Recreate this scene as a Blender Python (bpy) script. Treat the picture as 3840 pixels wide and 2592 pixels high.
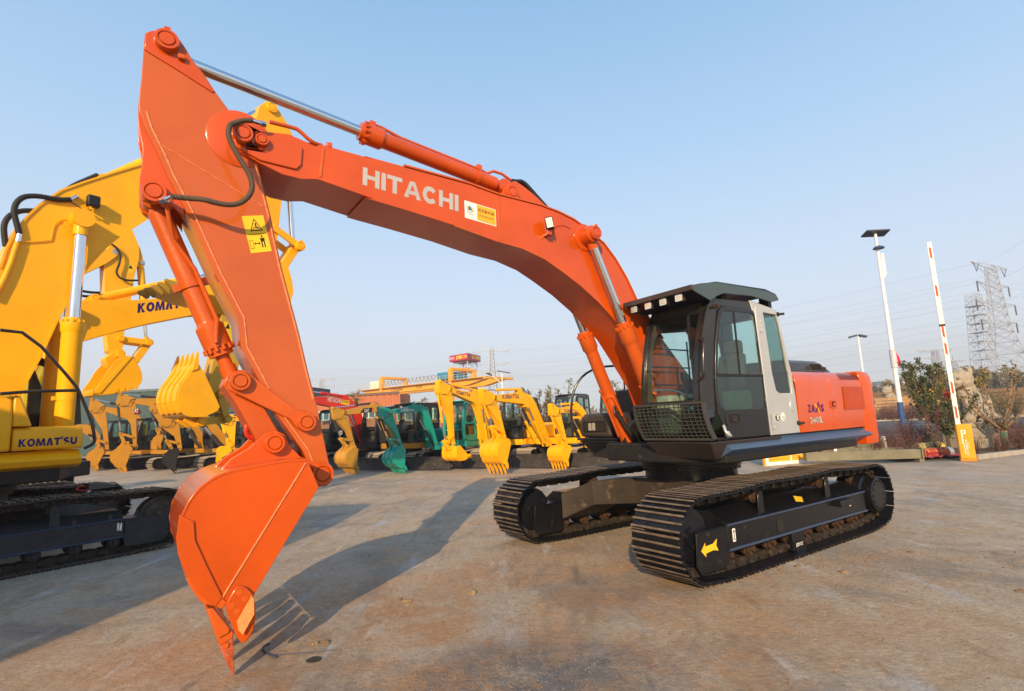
import bpy, bmesh, math, random
from math import radians, sin, cos, pi, atan2, hypot, sqrt
from mathutils import Vector, Matrix
from mathutils.geometry import tessellate_polygon
random.seed(7)
for o in list(bpy.data.objects): bpy.data.objects.remove(o)
SC = bpy.context.scene; COL = SC.collection
# ---------------- camera, sky, sun, exposure ----------------
F_, PITCH, ROLL, CAMH = 2000.0, 0.14127, -0.044814, 1.652
cam = bpy.data.cameras.new('camera'); camo = bpy.data.objects.new('camera', cam); COL.objects.link(camo)
cam.sensor_fit = 'HORIZONTAL'; cam.sensor_width = 36; cam.lens = 36 * F_ / 3840; cam.clip_start = .05; cam.clip_end = 6000
_fw = Vector((0, cos(PITCH), sin(PITCH))); _up = Vector((0, -sin(PITCH), cos(PITCH))); _rt = Vector((1, 0, 0))
_r2 = _rt * cos(ROLL) + _up * sin(ROLL); _u2 = -_rt * sin(ROLL) + _up * cos(ROLL)
camo.matrix_world = Matrix(((_r2.x, _u2.x, -_fw.x, 0), (_r2.y, _u2.y, -_fw.y, 0), (_r2.z, _u2.z, -_fw.z, CAMH), (0, 0, 0, 1)))
SC.camera = camo
SUN_EL, SUN_HEAD = radians(21.5), radians(261)     # heading (from +X, ccw) towards the sun
W = bpy.data.worlds.new('World'); SC.world = W; W.use_nodes = True
nt = W.node_tree; bg = nt.nodes['Background']; sky = nt.nodes.new('ShaderNodeTexSky'); sky.sky_type = 'NISHITA'
sky.sun_disc = False; sky.sun_elevation = SUN_EL; sky.sun_rotation = pi / 2 - SUN_HEAD
sky.air_density = 1.0; sky.dust_density = 1.2; sky.ozone_density = 1.6; sky.altitude = 0
bg.inputs[1].default_value = 0.15
# the winter haze of the photograph: the Nishita sky blended with a pale gradient that depends on elevation only
tcw = nt.nodes.new('ShaderNodeTexCoord'); sep = nt.nodes.new('ShaderNodeSeparateXYZ'); nt.links.new(tcw.outputs['Generated'], sep.inputs[0])
rmp = nt.nodes.new('ShaderNodeValToRGB'); nt.links.new(sep.outputs['Z'], rmp.inputs[0]); el = rmp.color_ramp.elements
for i, (p, c) in enumerate(((0.0, (.80, .785, .78)), (.10, (.77, .785, .83)), (.22, (.66, .76, .89)), (.44, (.44, .655, .90)), (.66, (.275, .51, .80)), (1.0, (.17, .38, .68)))):
    e = el[i] if i < 2 else el.new(p); e.position = p; e.color = c + (1,)
gain = nt.nodes.new('ShaderNodeVectorMath'); gain.operation = 'SCALE'; gain.inputs[3].default_value = 5.5; nt.links.new(rmp.outputs[0], gain.inputs[0])
mxw = nt.nodes.new('ShaderNodeMix'); mxw.data_type = 'RGBA'; mxw.inputs[0].default_value = .82
nt.links.new(sky.outputs[0], mxw.inputs[6]); nt.links.new(gain.outputs[0], mxw.inputs[7]); nt.links.new(mxw.outputs[2], bg.inputs[0])
sl = bpy.data.lights.new('sun', 'SUN'); sl.energy = 4.8; sl.angle = radians(.55); sl.color = (1, .72, .41)
so = bpy.data.objects.new('sun', sl); COL.objects.link(so)
_d = Vector((cos(SUN_HEAD) * cos(SUN_EL), sin(SUN_HEAD) * cos(SUN_EL), sin(SUN_EL)))
so.rotation_euler = _d.to_track_quat('Z', 'Y').to_euler(); so.location = (0, 0, 30)
SC.view_settings.view_transform = 'Standard'; SC.view_settings.look = 'None'
SC.view_settings.exposure = 0.45; SC.view_settings.gamma = 1; SC.view_settings.use_curve_mapping = False
SC.render.engine = 'CYCLES'; SC.cycles.max_bounces = 6; SC.cycles.transparent_max_bounces = 12

# pixel (photo coordinates) -> world, for placing things at a given height or in a given vertical plane
def ray(x, y):
    v = Vector(((x - 1920) / F_, -(y - 1296) / F_, 1)); return _r2 * v.x + _u2 * v.y + _fw * v.z
def gnd(x, y, z=0.0):
    d = ray(x, y); t = (z - CAMH) / d.z; return Vector((d.x * t, d.y * t, z))
def at_dist(x, y, dist):
    d = ray(x, y); t = dist / hypot(d.x, d.y); return Vector((d.x * t, d.y * t, CAMH + d.z * t))

# ---------------- mesh helper ----------------
class MB:
    def __init__(s): s.v = []; s.f = []; s.m = []
    def add(s, vs, fs, m=0):
        b = len(s.v); s.v += [tuple(v) for v in vs]; s.f += [tuple(i + b for i in f) for f in fs]; s.m += [m] * len(fs); return s
    def box(s, x0, x1, y0, y1, z0, z1, m=0):
        return s.hexa([(x0, y0, z0), (x1, y0, z0), (x1, y1, z0), (x0, y1, z0), (x0, y0, z1), (x1, y0, z1), (x1, y1, z1), (x0, y1, z1)], m)
    def hexa(s, p, m=0):
        return s.add(p, [(0, 3, 2, 1), (4, 5, 6, 7), (0, 1, 5, 4), (1, 2, 6, 5), (2, 3, 7, 6), (3, 0, 4, 7)], m)
    def prism(s, poly, a0, a1, ax='y', m=0, holes=()):
        """poly in the two remaining axes (x,z | y,z | x,y), extruded along ax from a0 to a1"""
        def P(p, a):
            return (p[0], a, p[1]) if ax == 'y' else ((a, p[0], p[1]) if ax == 'x' else (p[0], p[1], a))
        n = len(poly)
        if holes:
            loops = [list(poly)] + [list(h) for h in holes]; flat = [p for l in loops for p in l]
            tris = tessellate_polygon([[Vector((p[0], p[1], 0)) for p in l] for l in loops])
            N = len(flat)
            s.add([P(p, a0) for p in flat] + [P(p, a1) for p in flat],
                  [tuple(t) for t in tris] + [tuple(i + N for i in t[::-1]) for t in tris], m)
            b = len(s.v) - 2 * N; o = 0
            for l in loops:
                k = len(l)
                for i in range(k):
                    j = (i + 1) % k; s.f.append((b + o + i, b + o + j, b + N + o + j, b + N + o + i)); s.m.append(m)
                o += k
        else:
            s.add([P(p, a0) for p in poly] + [P(p, a1) for p in poly],
                  [tuple(range(n))] + [tuple(range(2 * n - 1, n - 1, -1))] + [(i, (i + 1) % n, n + (i + 1) % n, n + i) for i in range(n)], m)
        return s
    def tube(s, pts, r, n=8, m=0, cap=True, rs=None):
        pts = [Vector(p) for p in pts]; ring = []; prev = None
        for i, p in enumerate(pts):
            t = (pts[min(i + 1, len(pts) - 1)] - pts[max(i - 1, 0)]).normalized()
            if prev is None:
                a = t.orthogonal().normalized()
            else:
                a = (prev - t * prev.dot(t)); a = a.normalized() if a.length > 1e-6 else t.orthogonal().normalized()
            prev = a; b = t.cross(a); rr = rs[i] if rs else r
            ring.append([p + (a * cos(2 * pi * k / n) + b * sin(2 * pi * k / n)) * rr for k in range(n)])
        vs = [v for l in ring for v in l]; fs = []
        for i in range(len(pts) - 1):
            for k in range(n): fs.append((i * n + k, i * n + (k + 1) % n, (i + 1) * n + (k + 1) % n, (i + 1) * n + k))
        if cap: fs += [tuple(range(n - 1, -1, -1)), tuple(range((len(pts) - 1) * n, len(pts) * n))]
        return s.add(vs, fs, m)
    def cyl(s, p0, p1, r, r1=None, n=16, m=0):
        return s.tube([p0, p1], r, n, m, rs=[r, r if r1 is None else r1])
    def lathe(s, prof, c=(0, 0, 0), ax='z', n=24, m=0):
        """prof: list of (radius, height along axis)"""
        vs = []; fs = []
        for r, h in prof:
            for k in range(n):
                a = 2 * pi * k / n; u, v = r * cos(a), r * sin(a)
                q = (u, v, h) if ax == 'z' else ((v, h, u) if ax == 'y' else (h, u, v))
                vs.append((c[0] + q[0], c[1] + q[1], c[2] + q[2]))
        for i in range(len(prof) - 1):
            for k in range(n): fs.append((i * n + k, i * n + (k + 1) % n, (i + 1) * n + (k + 1) % n, (i + 1) * n + k))
        if prof[0][0] > 1e-5: fs.append(tuple(range(n - 1, -1, -1)))
        if prof[-1][0] > 1e-5: fs.append(tuple(range((len(prof) - 1) * n, len(prof) * n)))
        return s.add(vs, fs, m)
    def xf(s, M, b=0):
        for i in range(b, len(s.v)): s.v[i] = tuple(M @ Vector(s.v[i]))
        return s
    def mesh(s, name, mats, smooth=35):
        me = bpy.data.meshes.new(name); me.from_pydata(s.v, [], s.f)
        for m in (mats if isinstance(mats, (list, tuple)) else [mats]): me.materials.append(m)
        if max(s.m, default=0): me.polygons.foreach_set('material_index', s.m)
        bm = bmesh.new(); bm.from_mesh(me); bmesh.ops.recalc_face_normals(bm, faces=bm.faces)
        if smooth:
            for f in bm.faces: f.smooth = True
            for e in bm.edges:
                if len(e.link_faces) == 2 and e.calc_face_angle(0) > radians(smooth): e.smooth = False
        bm.to_mesh(me); bm.free()
        return me
    def build(s, name, mats, parent=None, bev=0, smooth=35, label=None, kind=None):
        return link(name, s.mesh(name, mats, smooth), parent, bev, label, kind)

def link(name, me, parent=None, bev=0, label=None, kind=None):
    o = bpy.data.objects.new(name, me); COL.objects.link(o)
    if parent: o.parent = parent
    if bev:
        b = o.modifiers.new('b', 'BEVEL'); b.width = bev; b.segments = 2; b.limit_method = 'ANGLE'; b.angle_limit = radians(40); b.harden_normals = False
    if label: o['label'] = label
    if kind: o['kind'] = kind
    return o
def thing(name, label, cat, loc=(0, 0, 0), rz=0, group=None):
    o = bpy.data.objects.new(name, None); COL.objects.link(o); o.location = loc; o.rotation_euler = (0, 0, rz)
    o.empty_display_size = .2; return tag(o, label, cat, group)
def tag(o, label, cat, group=None):
    o['label'] = label; o['category'] = cat
    if group: o['group'] = group
    return o
def struct(o): o['kind'] = 'structure'; return o
def text(name, s, mat, parent, org, xdir, ydir, h, off=0.0, w=None, label=None, spacing=1.0, bold=.0):
    """flat printed lettering: org = lower left corner, xdir/ydir unit vectors, h = letter height, w = total width"""
    cu = bpy.data.curves.new(name, 'FONT'); cu.body = s; cu.offset = bold; cu.space_character = spacing; cu.resolution_u = 3
    t = bpy.data.objects.new(name, cu); COL.objects.link(t); dg = bpy.context.evaluated_depsgraph_get()
    me = bpy.data.meshes.new_from_object(t.evaluated_get(dg)); bpy.data.objects.remove(t)
    xs = [v.co.x for v in me.vertices] or [0, 1]; ys = [v.co.y for v in me.vertices] or [0, 1]
    x0, x1, y0, y1 = min(xs), max(xs), min(ys), max(ys); sy = h / max(y1 - y0, 1e-4); sx = (w / max(x1 - x0, 1e-4)) if w else sy
    X = Vector(xdir).normalized(); Y = Vector(ydir); Y = (Y - X * Y.dot(X)).normalized() if abs(X.dot(Y)) > .3 else Vector(ydir).normalized(); N = X.cross(Y).normalized(); O = Vector(org) + N * off
    for v in me.vertices: v.co = O + X * ((v.co.x - x0) * sx) + Y * ((v.co.y - y0) * sy)
    me.materials.clear(); me.materials.append(mat)
    return link(name, me, parent, 0, label)

# ---------------- materials ----------------
def hexc(h):
    c = [int(h[i:i + 2], 16) / 255 for i in (0, 2, 4)]; return tuple(((x + .055) / 1.055) ** 2.4 if x > .04045 else x / 12.92 for x in c) + (1,)
MATS = {}
def mat(name, col, rough=.5, metal=0.0, coat=0.0, var=.12, vscale=3.0, bump=.0, bscale=60.0, dust=0.0, dustcol=(.30, .22, .14, 1), emit=0.0):
    if name in MATS: return MATS[name]
    m = bpy.data.materials.new(name); m.use_nodes = True; n = m.node_tree.nodes; L = m.node_tree.links; b = n['Principled BSDF']
    if len(col) == 3: col = tuple(col) + (1,)
    tc = n.new('ShaderNodeTexCoord'); no = n.new('ShaderNodeTexNoise'); no.inputs['Scale'].default_value = vscale; no.inputs['Detail'].default_value = 8; no.inputs['Roughness'].default_value = .65
    L.new(tc.outputs['Object'], no.inputs['Vector'])
    rp = n.new('ShaderNodeMapRange'); rp.inputs[1].default_value = .3; rp.inputs[2].default_value = .7; rp.inputs[3].default_value = 1 - var; rp.inputs[4].default_value = 1 + var
    L.new(no.outputs['Fac'], rp.inputs[0])
    mx = n.new('ShaderNodeMix'); mx.data_type = 'RGBA'; mx.blend_type = 'MULTIPLY'; mx.inputs[0].default_value = 1; mx.inputs[6].default_value = col
    L.new(rp.outputs[0], mx.inputs[7]); out = mx.outputs[2]
    if dust:
        n2 = n.new('ShaderNodeTexNoise'); n2.inputs['Scale'].default_value = vscale * 2.7; n2.inputs['Detail'].default_value = 10; n2.inputs['Roughness'].default_value = .7
        L.new(tc.outputs['Object'], n2.inputs['Vector'])
        r2 = n.new('ShaderNodeMapRange'); r2.inputs[1].default_value = .62 - dust * .3; r2.inputs[2].default_value = .80 - dust * .2; r2.inputs[4].default_value = min(1, .35 + dust); L.new(n2.outputs['Fac'], r2.inputs[0])
        m2 = n.new('ShaderNodeMix'); m2.data_type = 'RGBA'; L.new(r2.outputs[0], m2.inputs[0]); L.new(out, m2.inputs[6]); m2.inputs[7].default_value = dustcol; out = m2.outputs[2]
        r3 = n.new('ShaderNodeMapRange'); r3.inputs[3].default_value = rough; r3.inputs[4].default_value = min(1, rough + .4); L.new(r2.outputs[0], r3.inputs[0]); L.new(r3.outputs[0], b.inputs['Roughness'])
    else:
        r3 = n.new('ShaderNodeMapRange'); r3.inputs[1].default_value = .3; r3.inputs[2].default_value = .7; r3.inputs[3].default_value = max(.02, rough * .8); r3.inputs[4].default_value = min(1, rough * 1.25); L.new(no.outputs['Fac'], r3.inputs[0]); L.new(r3.outputs[0], b.inputs['Roughness'])
    L.new(out, b.inputs['Base Color']); b.inputs['Metallic'].default_value = metal
    b.inputs['Specular IOR Level'].default_value = .28; b.inputs['Coat Weight'].default_value = coat * .6; b.inputs['Coat Roughness'].default_value = .12
    if emit: b.inputs['Emission Color'].default_value = col; b.inputs['Emission Strength'].default_value = emit
    if bump:
        n3 = n.new('ShaderNodeTexNoise'); n3.inputs['Scale'].default_value = bscale; n3.inputs['Detail'].default_value = 6; L.new(tc.outputs['Object'], n3.inputs['Vector'])
        bp = n.new('ShaderNodeBump'); bp.inputs['Strength'].default_value = bump; bp.inputs['Distance'].default_value = .01; L.new(n3.outputs['Fac'], bp.inputs['Height']); L.new(bp.outputs[0], b.inputs['Normal'])
    MATS[name] = m; return m
def glass(name, tint, fac=.12, rough=.02):
    if name in MATS: return MATS[name]
    m = bpy.data.materials.new(name); m.use_nodes = True; n = m.node_tree.nodes; L = m.node_tree.links; n.remove(n['Principled BSDF'])
    t = n.new('ShaderNodeBsdfTransparent'); t.inputs[0].default_value = tuple(tint) + (1,); g = n.new('ShaderNodeBsdfGlossy'); g.inputs['Roughness'].default_value = rough
    f = n.new('ShaderNodeLayerWeight'); f.inputs[0].default_value = .5; pw = n.new('ShaderNodeMath'); pw.operation = 'POWER'; pw.inputs[1].default_value = 4; L.new(f.outputs['Facing'], pw.inputs[0]); a = n.new('ShaderNodeMath'); a.operation = 'MULTIPLY_ADD'; a.inputs[1].default_value = .8; a.inputs[2].default_value = .02 + fac; L.new(pw.outputs[0], a.inputs[0])
    x = n.new('ShaderNodeMixShader'); L.new(a.outputs[0], x.inputs[0]); L.new(t.outputs[0], x.inputs[1]); L.new(g.outputs[0], x.inputs[2]); L.new(x.outputs[0], n['Material Output'].inputs[0])
    MATS[name] = m; return m
ORANGE = mat('orange_paint', (.53, .072, .002), .22, 0, .8, .17, .9, .06, 9, .05, (.40, .13, .05, 1))
ORANGE_D = mat('orange_paint_worn', (.52, .088, .008), .38, 0, .3, .14, 2.0, .25, 35, .10, (.42, .2, .1, 1))
ORANGE_REFL = mat('orange_paint_reflection', (.47, .092, .012), .22, 0, .8, .17, .7, .06, 9, .08, (.36, .15, .07, 1))  # arm copy of the orange, browned to put a reflected tone into its colour
REDP = mat('red_paint', (.50, .025, .012), .35, 0, .4, .08, 1.5)
YEL = mat('yellow_paint', (.84, .40, .002), .36, 0, .15, .07, 1.6, .04, 12)
YEL_S = mat('bright_yellow_paint', (.90, .43, .002), .36, 0, .12, .08, 2.0)
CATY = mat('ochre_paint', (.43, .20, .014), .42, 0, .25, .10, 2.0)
CATB = mat('brownish_yellow_paint', (.52, .27, .035), .45, 0, .2, .12, 2.5)
TEAL = mat('teal_paint', (.01, .30, .25), .35, 0, .35, .08, 2.0)
BLK = mat('black_paint', (.006, .0065, .009), .34, 0, .35, .2, 3.0, .08, 30, .04)
BLKG = mat('gloss_black_paint', (.02, .018, .018), .22, 0, .5, .2, 3.0)
BLKM = mat('matt_black_paint', (.014, .013, .013), .5, 0, .1, .2, 3.0, .15, 40, .08)
BODYB = mat('dark_brown_paint', (.045, .036, .034), .45, 0, .1, .15, 3.0, .1, 30, .06)
STEELB = mat('track_black', (.008, .009, .014), .36, 0.2, .3, .25, 5.0, .3, 50, .10, (.13, .085, .055, 1))
TRACKD = mat('track_dusty', (.028, .022, .018), .7, 0.1, 0, .3, 6.0, .4, 60, .35, (.20, .14, .09, 1))
WORN = mat('worn_grouser', (.19, .145, .105), .5, .3, 0, .5, 5.0, .3, 40, .5, (.08, .06, .05, 1))
RUST = mat('rusty_steel', (.055, .030, .018), .75, .2, 0, .35, 8.0, .4, 50, .3, (.22, .12, .06, 1))
CHROME = mat('chrome_rod', (.72, .73, .75), .10, 1, 0, .03)
RUBBER = mat('black_hose', (.018, .018, .020), .55, 0, 0, .1, 4)
HOSEB = mat('dusty_hose', (.085, .062, .045), .7, 0, 0, .2, 8)
SILVER = mat('silver_paint', (.46, .48, .50), .38, .25, .3, .06, 2.0)
GREYB = mat('blue_grey_paint', (.055, .095, .18), .40, 0, .3, .10, 2.0)
ROOFG = mat('dark_slate_paint', (.052, .078, .088), .38, 0, .3, .10, 2.0)
GREYT = mat('grey_lettering', (.42, .42, .43), .5)
NAVY = mat('navy_lettering', (.018, .010, .13), .5)
WHITE = mat('white_paint', (.80, .80, .78), .45)
LENS = mat('lamp_lens', (.75, .72, .62), .12, .6, .4)
STKY = mat('sticker_yellow', (.80, .50, .02), .5)
STKO = mat('sticker_amber', (.82, .40, .03), .5)
INKB = mat('sticker_black', (.02, .018, .015), .6)
GLASS = glass('tinted_glass', (.84, .945, .92), .03)
GLASSD = glass('dark_tinted_glass', (.50, .66, .62), .06)
SEAT = mat('seat_fabric', (.05, .052, .055), .85)
INNER = mat('cab_interior_trim', (.06, .06, .055), .7)
GREENC = mat('console_green_grey', (.22, .26, .20), .7)
REDK = mat('red_plastic', (.45, .03, .03), .5)

# block letters as outlines (unit height), for bold flat wordmarks
def _strip(pts, t):
    P = [Vector(p) for p in pts]; A = []; B = []
    for i, p in enumerate(P):
        a = (P[i] - P[i - 1]).normalized() if i else (P[1] - P[0]).normalized(); c = (P[i + 1] - P[i]).normalized() if i < len(P) - 1 else a
        m = (a + c).normalized(); n = Vector((-m.y, m.x)) * (t / 2 / max(.5, m.dot(a))); A.append(tuple(p + n)); B.append(tuple(p - n))
    return A + B[::-1]
def _el(cx, cy, rx, ry, a0, a1, n=14): return [(cx + rx * cos(radians(a0 + (a1 - a0) * i / n)), cy + ry * sin(radians(a0 + (a1 - a0) * i / n))) for i in range(n + 1)]
def glyph(c, w, t):
    if c == 'H': return [([(0, 0), (t, 0), (t, .5 - t * .4), (w - t, .5 - t * .4), (w - t, 0), (w, 0), (w, 1), (w - t, 1), (w - t, .5 + t * .4), (t, .5 + t * .4), (t, 1), (0, 1)], [])]
    if c == 'I': return [([(0, 0), (t, 0), (t, 1), (0, 1)], [])]
    if c == 'T': return [([(w / 2 - t / 2, 0), (w / 2 + t / 2, 0), (w / 2 + t / 2, 1 - t * .85), (w, 1 - t * .85), (w, 1), (0, 1), (0, 1 - t * .85), (w / 2 - t / 2, 1 - t * .85)], [])]
    if c == 'A': return [([(0, 0), (t * 1.1, 0), (w * .28, .22), (w * .72, .22), (w - t * 1.1, 0), (w, 0), (w / 2 + t * .6, 1), (w / 2 - t * .6, 1)], [[(w * .36, .22 + t * .8), (w * .64, .22 + t * .8), (w / 2, .80)]])]
    if c == '^': return [([(0, 0), (t * 1.15, 0), (w / 2, .72), (w - t * 1.15, 0), (w, 0), (w / 2 + t * .62, 1), (w / 2 - t * .62, 1)], [])]
    if c == 'C': return [(_strip(_el(w / 2, .5, w / 2 - t / 2, .5 - t / 2 + .02, 38, 322), t), [])]
    if c == 'O': return [(_el(w / 2, .5, w / 2, .52, 0, 345, 23), [_el(w / 2, .5, w / 2 - t, .52 - t * .85, 0, 345, 23)])]
    if c == 'K': return [([(0, 0), (t, 0), (t, .36), (t * 1.35, .44), (w - t * 1.35, 0), (w, 0), (w * .52, .56), (w * .95, 1), (w * .95 - t * 1.3, 1), (t, .62), (t, 1), (0, 1)], [])]
    if c == 'M': return [([(0, 0), (t, 0), (t * 1.1, .62), (w / 2 - t * .35, 0), (w / 2 + t * .35, 0), (w - t * 1.1, .62), (w - t, 0), (w, 0), (w - t * .4, 1), (w - t * 1.35, 1), (w / 2, .38), (t * 1.35, 1), (t * .4, 1)], [])]
    if c == 'U': return [(_strip([(t / 2, 1), (t / 2, .42)] + _el(w / 2, .40, w / 2 - t / 2, .40 - t / 2 + .02, 180, 360, 10)[1:] + [(w - t / 2, 1)], t), [])]
    if c == 'S': return [(_strip(_el(w * .52, .74, w * .5 - t / 2, .26 - t / 2 + .03, 40, 180, 8) + _el(w * .52, .74, w * .5 - t / 2, .25, 200, 262, 4) + _el(w * .46, .26, w * .5 - t / 2, .25, 82, 10, 5) + _el(w * .46, .26, w * .5 - t / 2, .26 - t / 2 + .03, -10, -145, 8), t * .92), [])]
    if c == "'": return [([(-w * .2, .80), (w * 1.05, .80), (w * 1.05, 1.16), (-w * .2, 1.16)], [])]
    return []
WID = {'H': 1.0, 'I': .24, 'T': .95, 'A': 1.1, 'C': 1.0, 'O': 1.05, 'K': 1.0, 'M': 1.3, '^': .95, 'U': .95, 'S': .9, "'": .16}
def blocks(parent, s, m, org, xdir, ydir, h, width, name='maker_name', t=.27, gap=.11, zoff=0.0):
    tot = sum(WID[c] for c in s) + gap * (len(s) - 1); b = MB(); X = Vector(xdir).normalized(); Y = Vector(ydir).normalized(); O = Vector(org); x = 0; k = width / tot
    for c in s:
        for outer, holes in glyph(c, WID[c], t):
            b0 = len(b.v); loops = [outer] + holes; flat = [p for l in loops for p in l]
            tr = tessellate_polygon([[Vector((p[0], p[1], 0)) for p in l] for l in loops])
            b.add([O + X * ((x + p[0]) * k) + Y * (p[1] * h) for p in flat], [tuple(t_) for t_ in tr])
        x += WID[c] + gap
    return b.build(name, m, parent, smooth=0)
T = {"boom":[[5.901,4.079],[5.885,4.125],[5.851,4.162],[5.771,4.185],[5.455,4.237],[5.299,4.205],[5.179,4.216],[4.689,4.201],[4.773,4.212],[4.38,4.203],[3.632,4.185],[3.272,4.144],[2.989,4.142],[2.668,4.136],[2.4,4.105],[2.168,4.054],[1.931,3.952],[1.688,3.826],[1.495,3.638],[1.327,3.421],[1.163,3.14],[0.867,2.815],[0.711,2.654],[0.412,2.382]],"boom_low":[[5.894,4.041],[5.859,3.989],[5.682,3.912],[5.499,3.853],[5.348,3.846],[5.204,3.877],[4.692,3.799],[4.775,3.793],[4.325,3.748],[3.828,3.691],[3.336,3.61],[2.979,3.58],[2.666,3.502],[2.407,3.384],[2.115,3.235],[1.836,3.058],[1.377,2.695],[1.104,2.356],[0.855,2.031]],"bracket":[[3.158,4.206],[3.046,4.384],[2.938,4.427],[2.833,4.395],[2.662,4.311],[2.488,4.205]],"boom_nose_plate":[[5.885,4.106],[5.841,4.16],[5.353,4.149],[5.34,4.131],[5.349,3.97],[5.389,3.917],[5.684,3.928],[5.871,4.001]],"boom_pins":[[5.824,4.108],[5.678,4.098],[3.006,4.265],[2.007,3.856]],"arm":[[6.522,4.82],[6.484,4.856],[6.429,4.886],[6.351,4.884],[6.287,4.856],[6.242,4.791],[6.196,4.712],[6.105,4.608],[6.018,4.479],[5.918,4.352],[5.81,4.232],[5.691,3.923],[5.632,3.708],[5.58,3.499],[5.484,3.053],[5.414,2.786],[5.333,2.484],[5.252,2.136],[5.194,1.914],[5.118,1.558],[5.081,1.381],[5.034,1.285],[5.053,1.213],[5.117,1.175],[5.189,1.218],[5.297,1.496],[5.524,1.829],[5.661,2.115],[5.779,2.344],[5.805,2.579],[5.98,2.931],[6.132,3.278],[6.215,3.453],[6.325,3.669],[6.402,3.853],[6.488,4.032],[6.528,4.159],[6.539,4.194],[6.528,4.443],[6.526,4.666],[6.523,4.787]],"arm_bracket":[[6.541,4.232],[6.533,4.054],[6.496,3.886],[6.495,3.746],[6.507,3.618],[6.503,3.52],[6.478,3.463],[6.423,3.443],[6.345,3.465],[6.294,3.457],[6.23,3.399],[6.197,3.354],[6.212,3.479],[6.323,3.699],[6.402,3.885],[6.489,4.067]],"arm_pins":[[6.377,4.786],[6.409,3.529],[5.28,1.721]],"arm_top_plate":[[6.51,4.809],[6.483,4.846],[6.429,4.876],[6.351,4.874],[6.292,4.843],[6.247,4.779],[6.202,4.704],[6.029,4.479],[6.046,4.467],[6.277,4.57],[6.521,4.671]],"weld":[[6.526,4.666],[6.034,4.453],[5.858,4.273]],"weld2":[[6.425,3.935],[5.641,3.555]],"boss":[[5.814,4.133]],"sticker":[[5.8,3.438],[5.637,3.477],[5.564,3.173],[5.723,3.13]],"bucket":[[5.346,1.435],[5.505,1.443],[5.702,1.418],[5.86,1.4],[5.969,1.364],[6.061,1.298],[6.123,1.217],[6.17,1.107],[6.185,0.98],[6.168,0.865],[6.112,0.728],[6.044,0.602],[5.982,0.483],[5.946,0.354],[5.857,0.255],[5.683,0.534],[5.482,0.857],[5.254,1.214]],"bucket_line":[[5.354,1.406],[5.93,0.485]],"bucket_wear":[[6.171,1.128],[6.086,1.074],[6.075,0.949],[5.991,0.748],[5.898,0.543],[5.943,0.488],[6.051,0.61],[6.112,0.728],[6.168,0.865],[6.185,0.98],[6.176,1.093]],"side_cutter":[[5.887,0.49],[5.822,0.598],[5.788,0.602],[5.745,0.576],[5.695,0.506],[5.686,0.315],[5.737,0.226],[5.778,0.215],[5.828,0.32],[5.872,0.444]],"cutter_blade":[[5.809,0.373],[5.72,0.519],[5.703,0.494],[5.704,0.403],[5.774,0.284],[5.797,0.31]],"cutter_holes":[[5.798,0.557],[5.762,0.511],[5.846,0.481],[5.811,0.436]],"adapter":[[5.993,0.489],[5.954,0.49],[5.824,0.297],[5.83,0.262],[5.907,0.235],[5.936,0.324]],"tooth":[[5.912,0.241],[5.827,0.272],[5.815,0.04]],"ear":[[5.077,1.363],[5.037,1.286],[5.058,1.215],[5.104,1.182],[5.167,1.181],[5.282,1.264],[5.74,1.307],[5.922,1.365],[5.821,1.464],[5.699,1.537],[5.653,1.589],[5.59,1.646],[5.516,1.669],[5.44,1.63],[5.402,1.539],[5.318,1.444],[5.195,1.381],[5.138,1.388]],"ear_pins":[[5.153,1.291],[5.526,1.564]],"link_pin":[[5.787,2.058]],"hose":[[5.655,4.241],[5.761,4.226],[5.829,4.209],[5.896,4.162],[5.935,4.097],[5.942,4.015],[5.912,3.931],[5.865,3.85],[5.819,3.782],[5.772,3.701],[5.753,3.612],[5.779,3.528],[5.844,3.456],[5.92,3.428],[6.016,3.428],[6.1,3.442],[6.192,3.454],[6.292,3.448],[6.359,3.44]],"boom_pipe":[[5.621,4.278],[5.409,4.298],[5.37,4.285],[5.265,4.205]],"hitachi":[[4.796,3.922],[3.779,3.843],[4.791,4.069],[3.768,4.002]],"toaks":[[3.699,3.991],[3.308,3.967],[3.317,3.776],[3.706,3.798]],"worklight":[[2.629,3.898],[2.6,3.74]],"latch":[[-1.298,1.738],[-1.469,1.739],[-1.461,1.634],[-1.311,1.634]],"dwin":[[1.066,2.078],[1.009,2.384],[0.919,2.701],[0.847,2.818],[0.767,2.839],[0.263,2.843],[0.199,2.821],[0.176,2.674],[0.162,2.085]],"dlow":[[1.088,2.044],[0.14,2.058],[0.166,1.676],[0.982,1.674],[1.063,1.718],[1.097,1.823]],"rwin":[[-0.021,2.878],[-0.33,2.872],[-0.37,2.75],[-0.455,2.138],[-0.477,2.111],[-0.49,1.854],[-0.193,1.855],[-0.119,1.895],[-0.077,2.087]],"side":[[0.987,2.978],[0.261,3.039],[0.063,2.992],[-0.253,2.948],[-0.358,2.915],[-0.539,2.111],[-0.566,1.843],[-0.576,1.349],[0.97,1.33],[1.258,1.356],[1.367,1.502],[1.402,1.755],[1.372,2.022],[1.326,2.283],[1.257,2.552],[1.142,2.83]],"roofg":[[1.464,3.056],[1.284,3.099],[1.002,3.14],[-0.026,3.15],[-0.265,3.118],[-0.312,3.076],[-0.307,3.049],[-0.142,3.01],[0.289,3.048],[0.871,3.023],[1.014,2.976],[1.142,2.911],[1.359,2.974],[1.465,3.007]],"rail":[[1.315,2.442],[1.334,2.406],[1.368,2.274],[1.388,2.102],[1.382,2.051]]}
T = {k: [tuple(p) for p in v] for k, v in T.items()}
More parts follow.
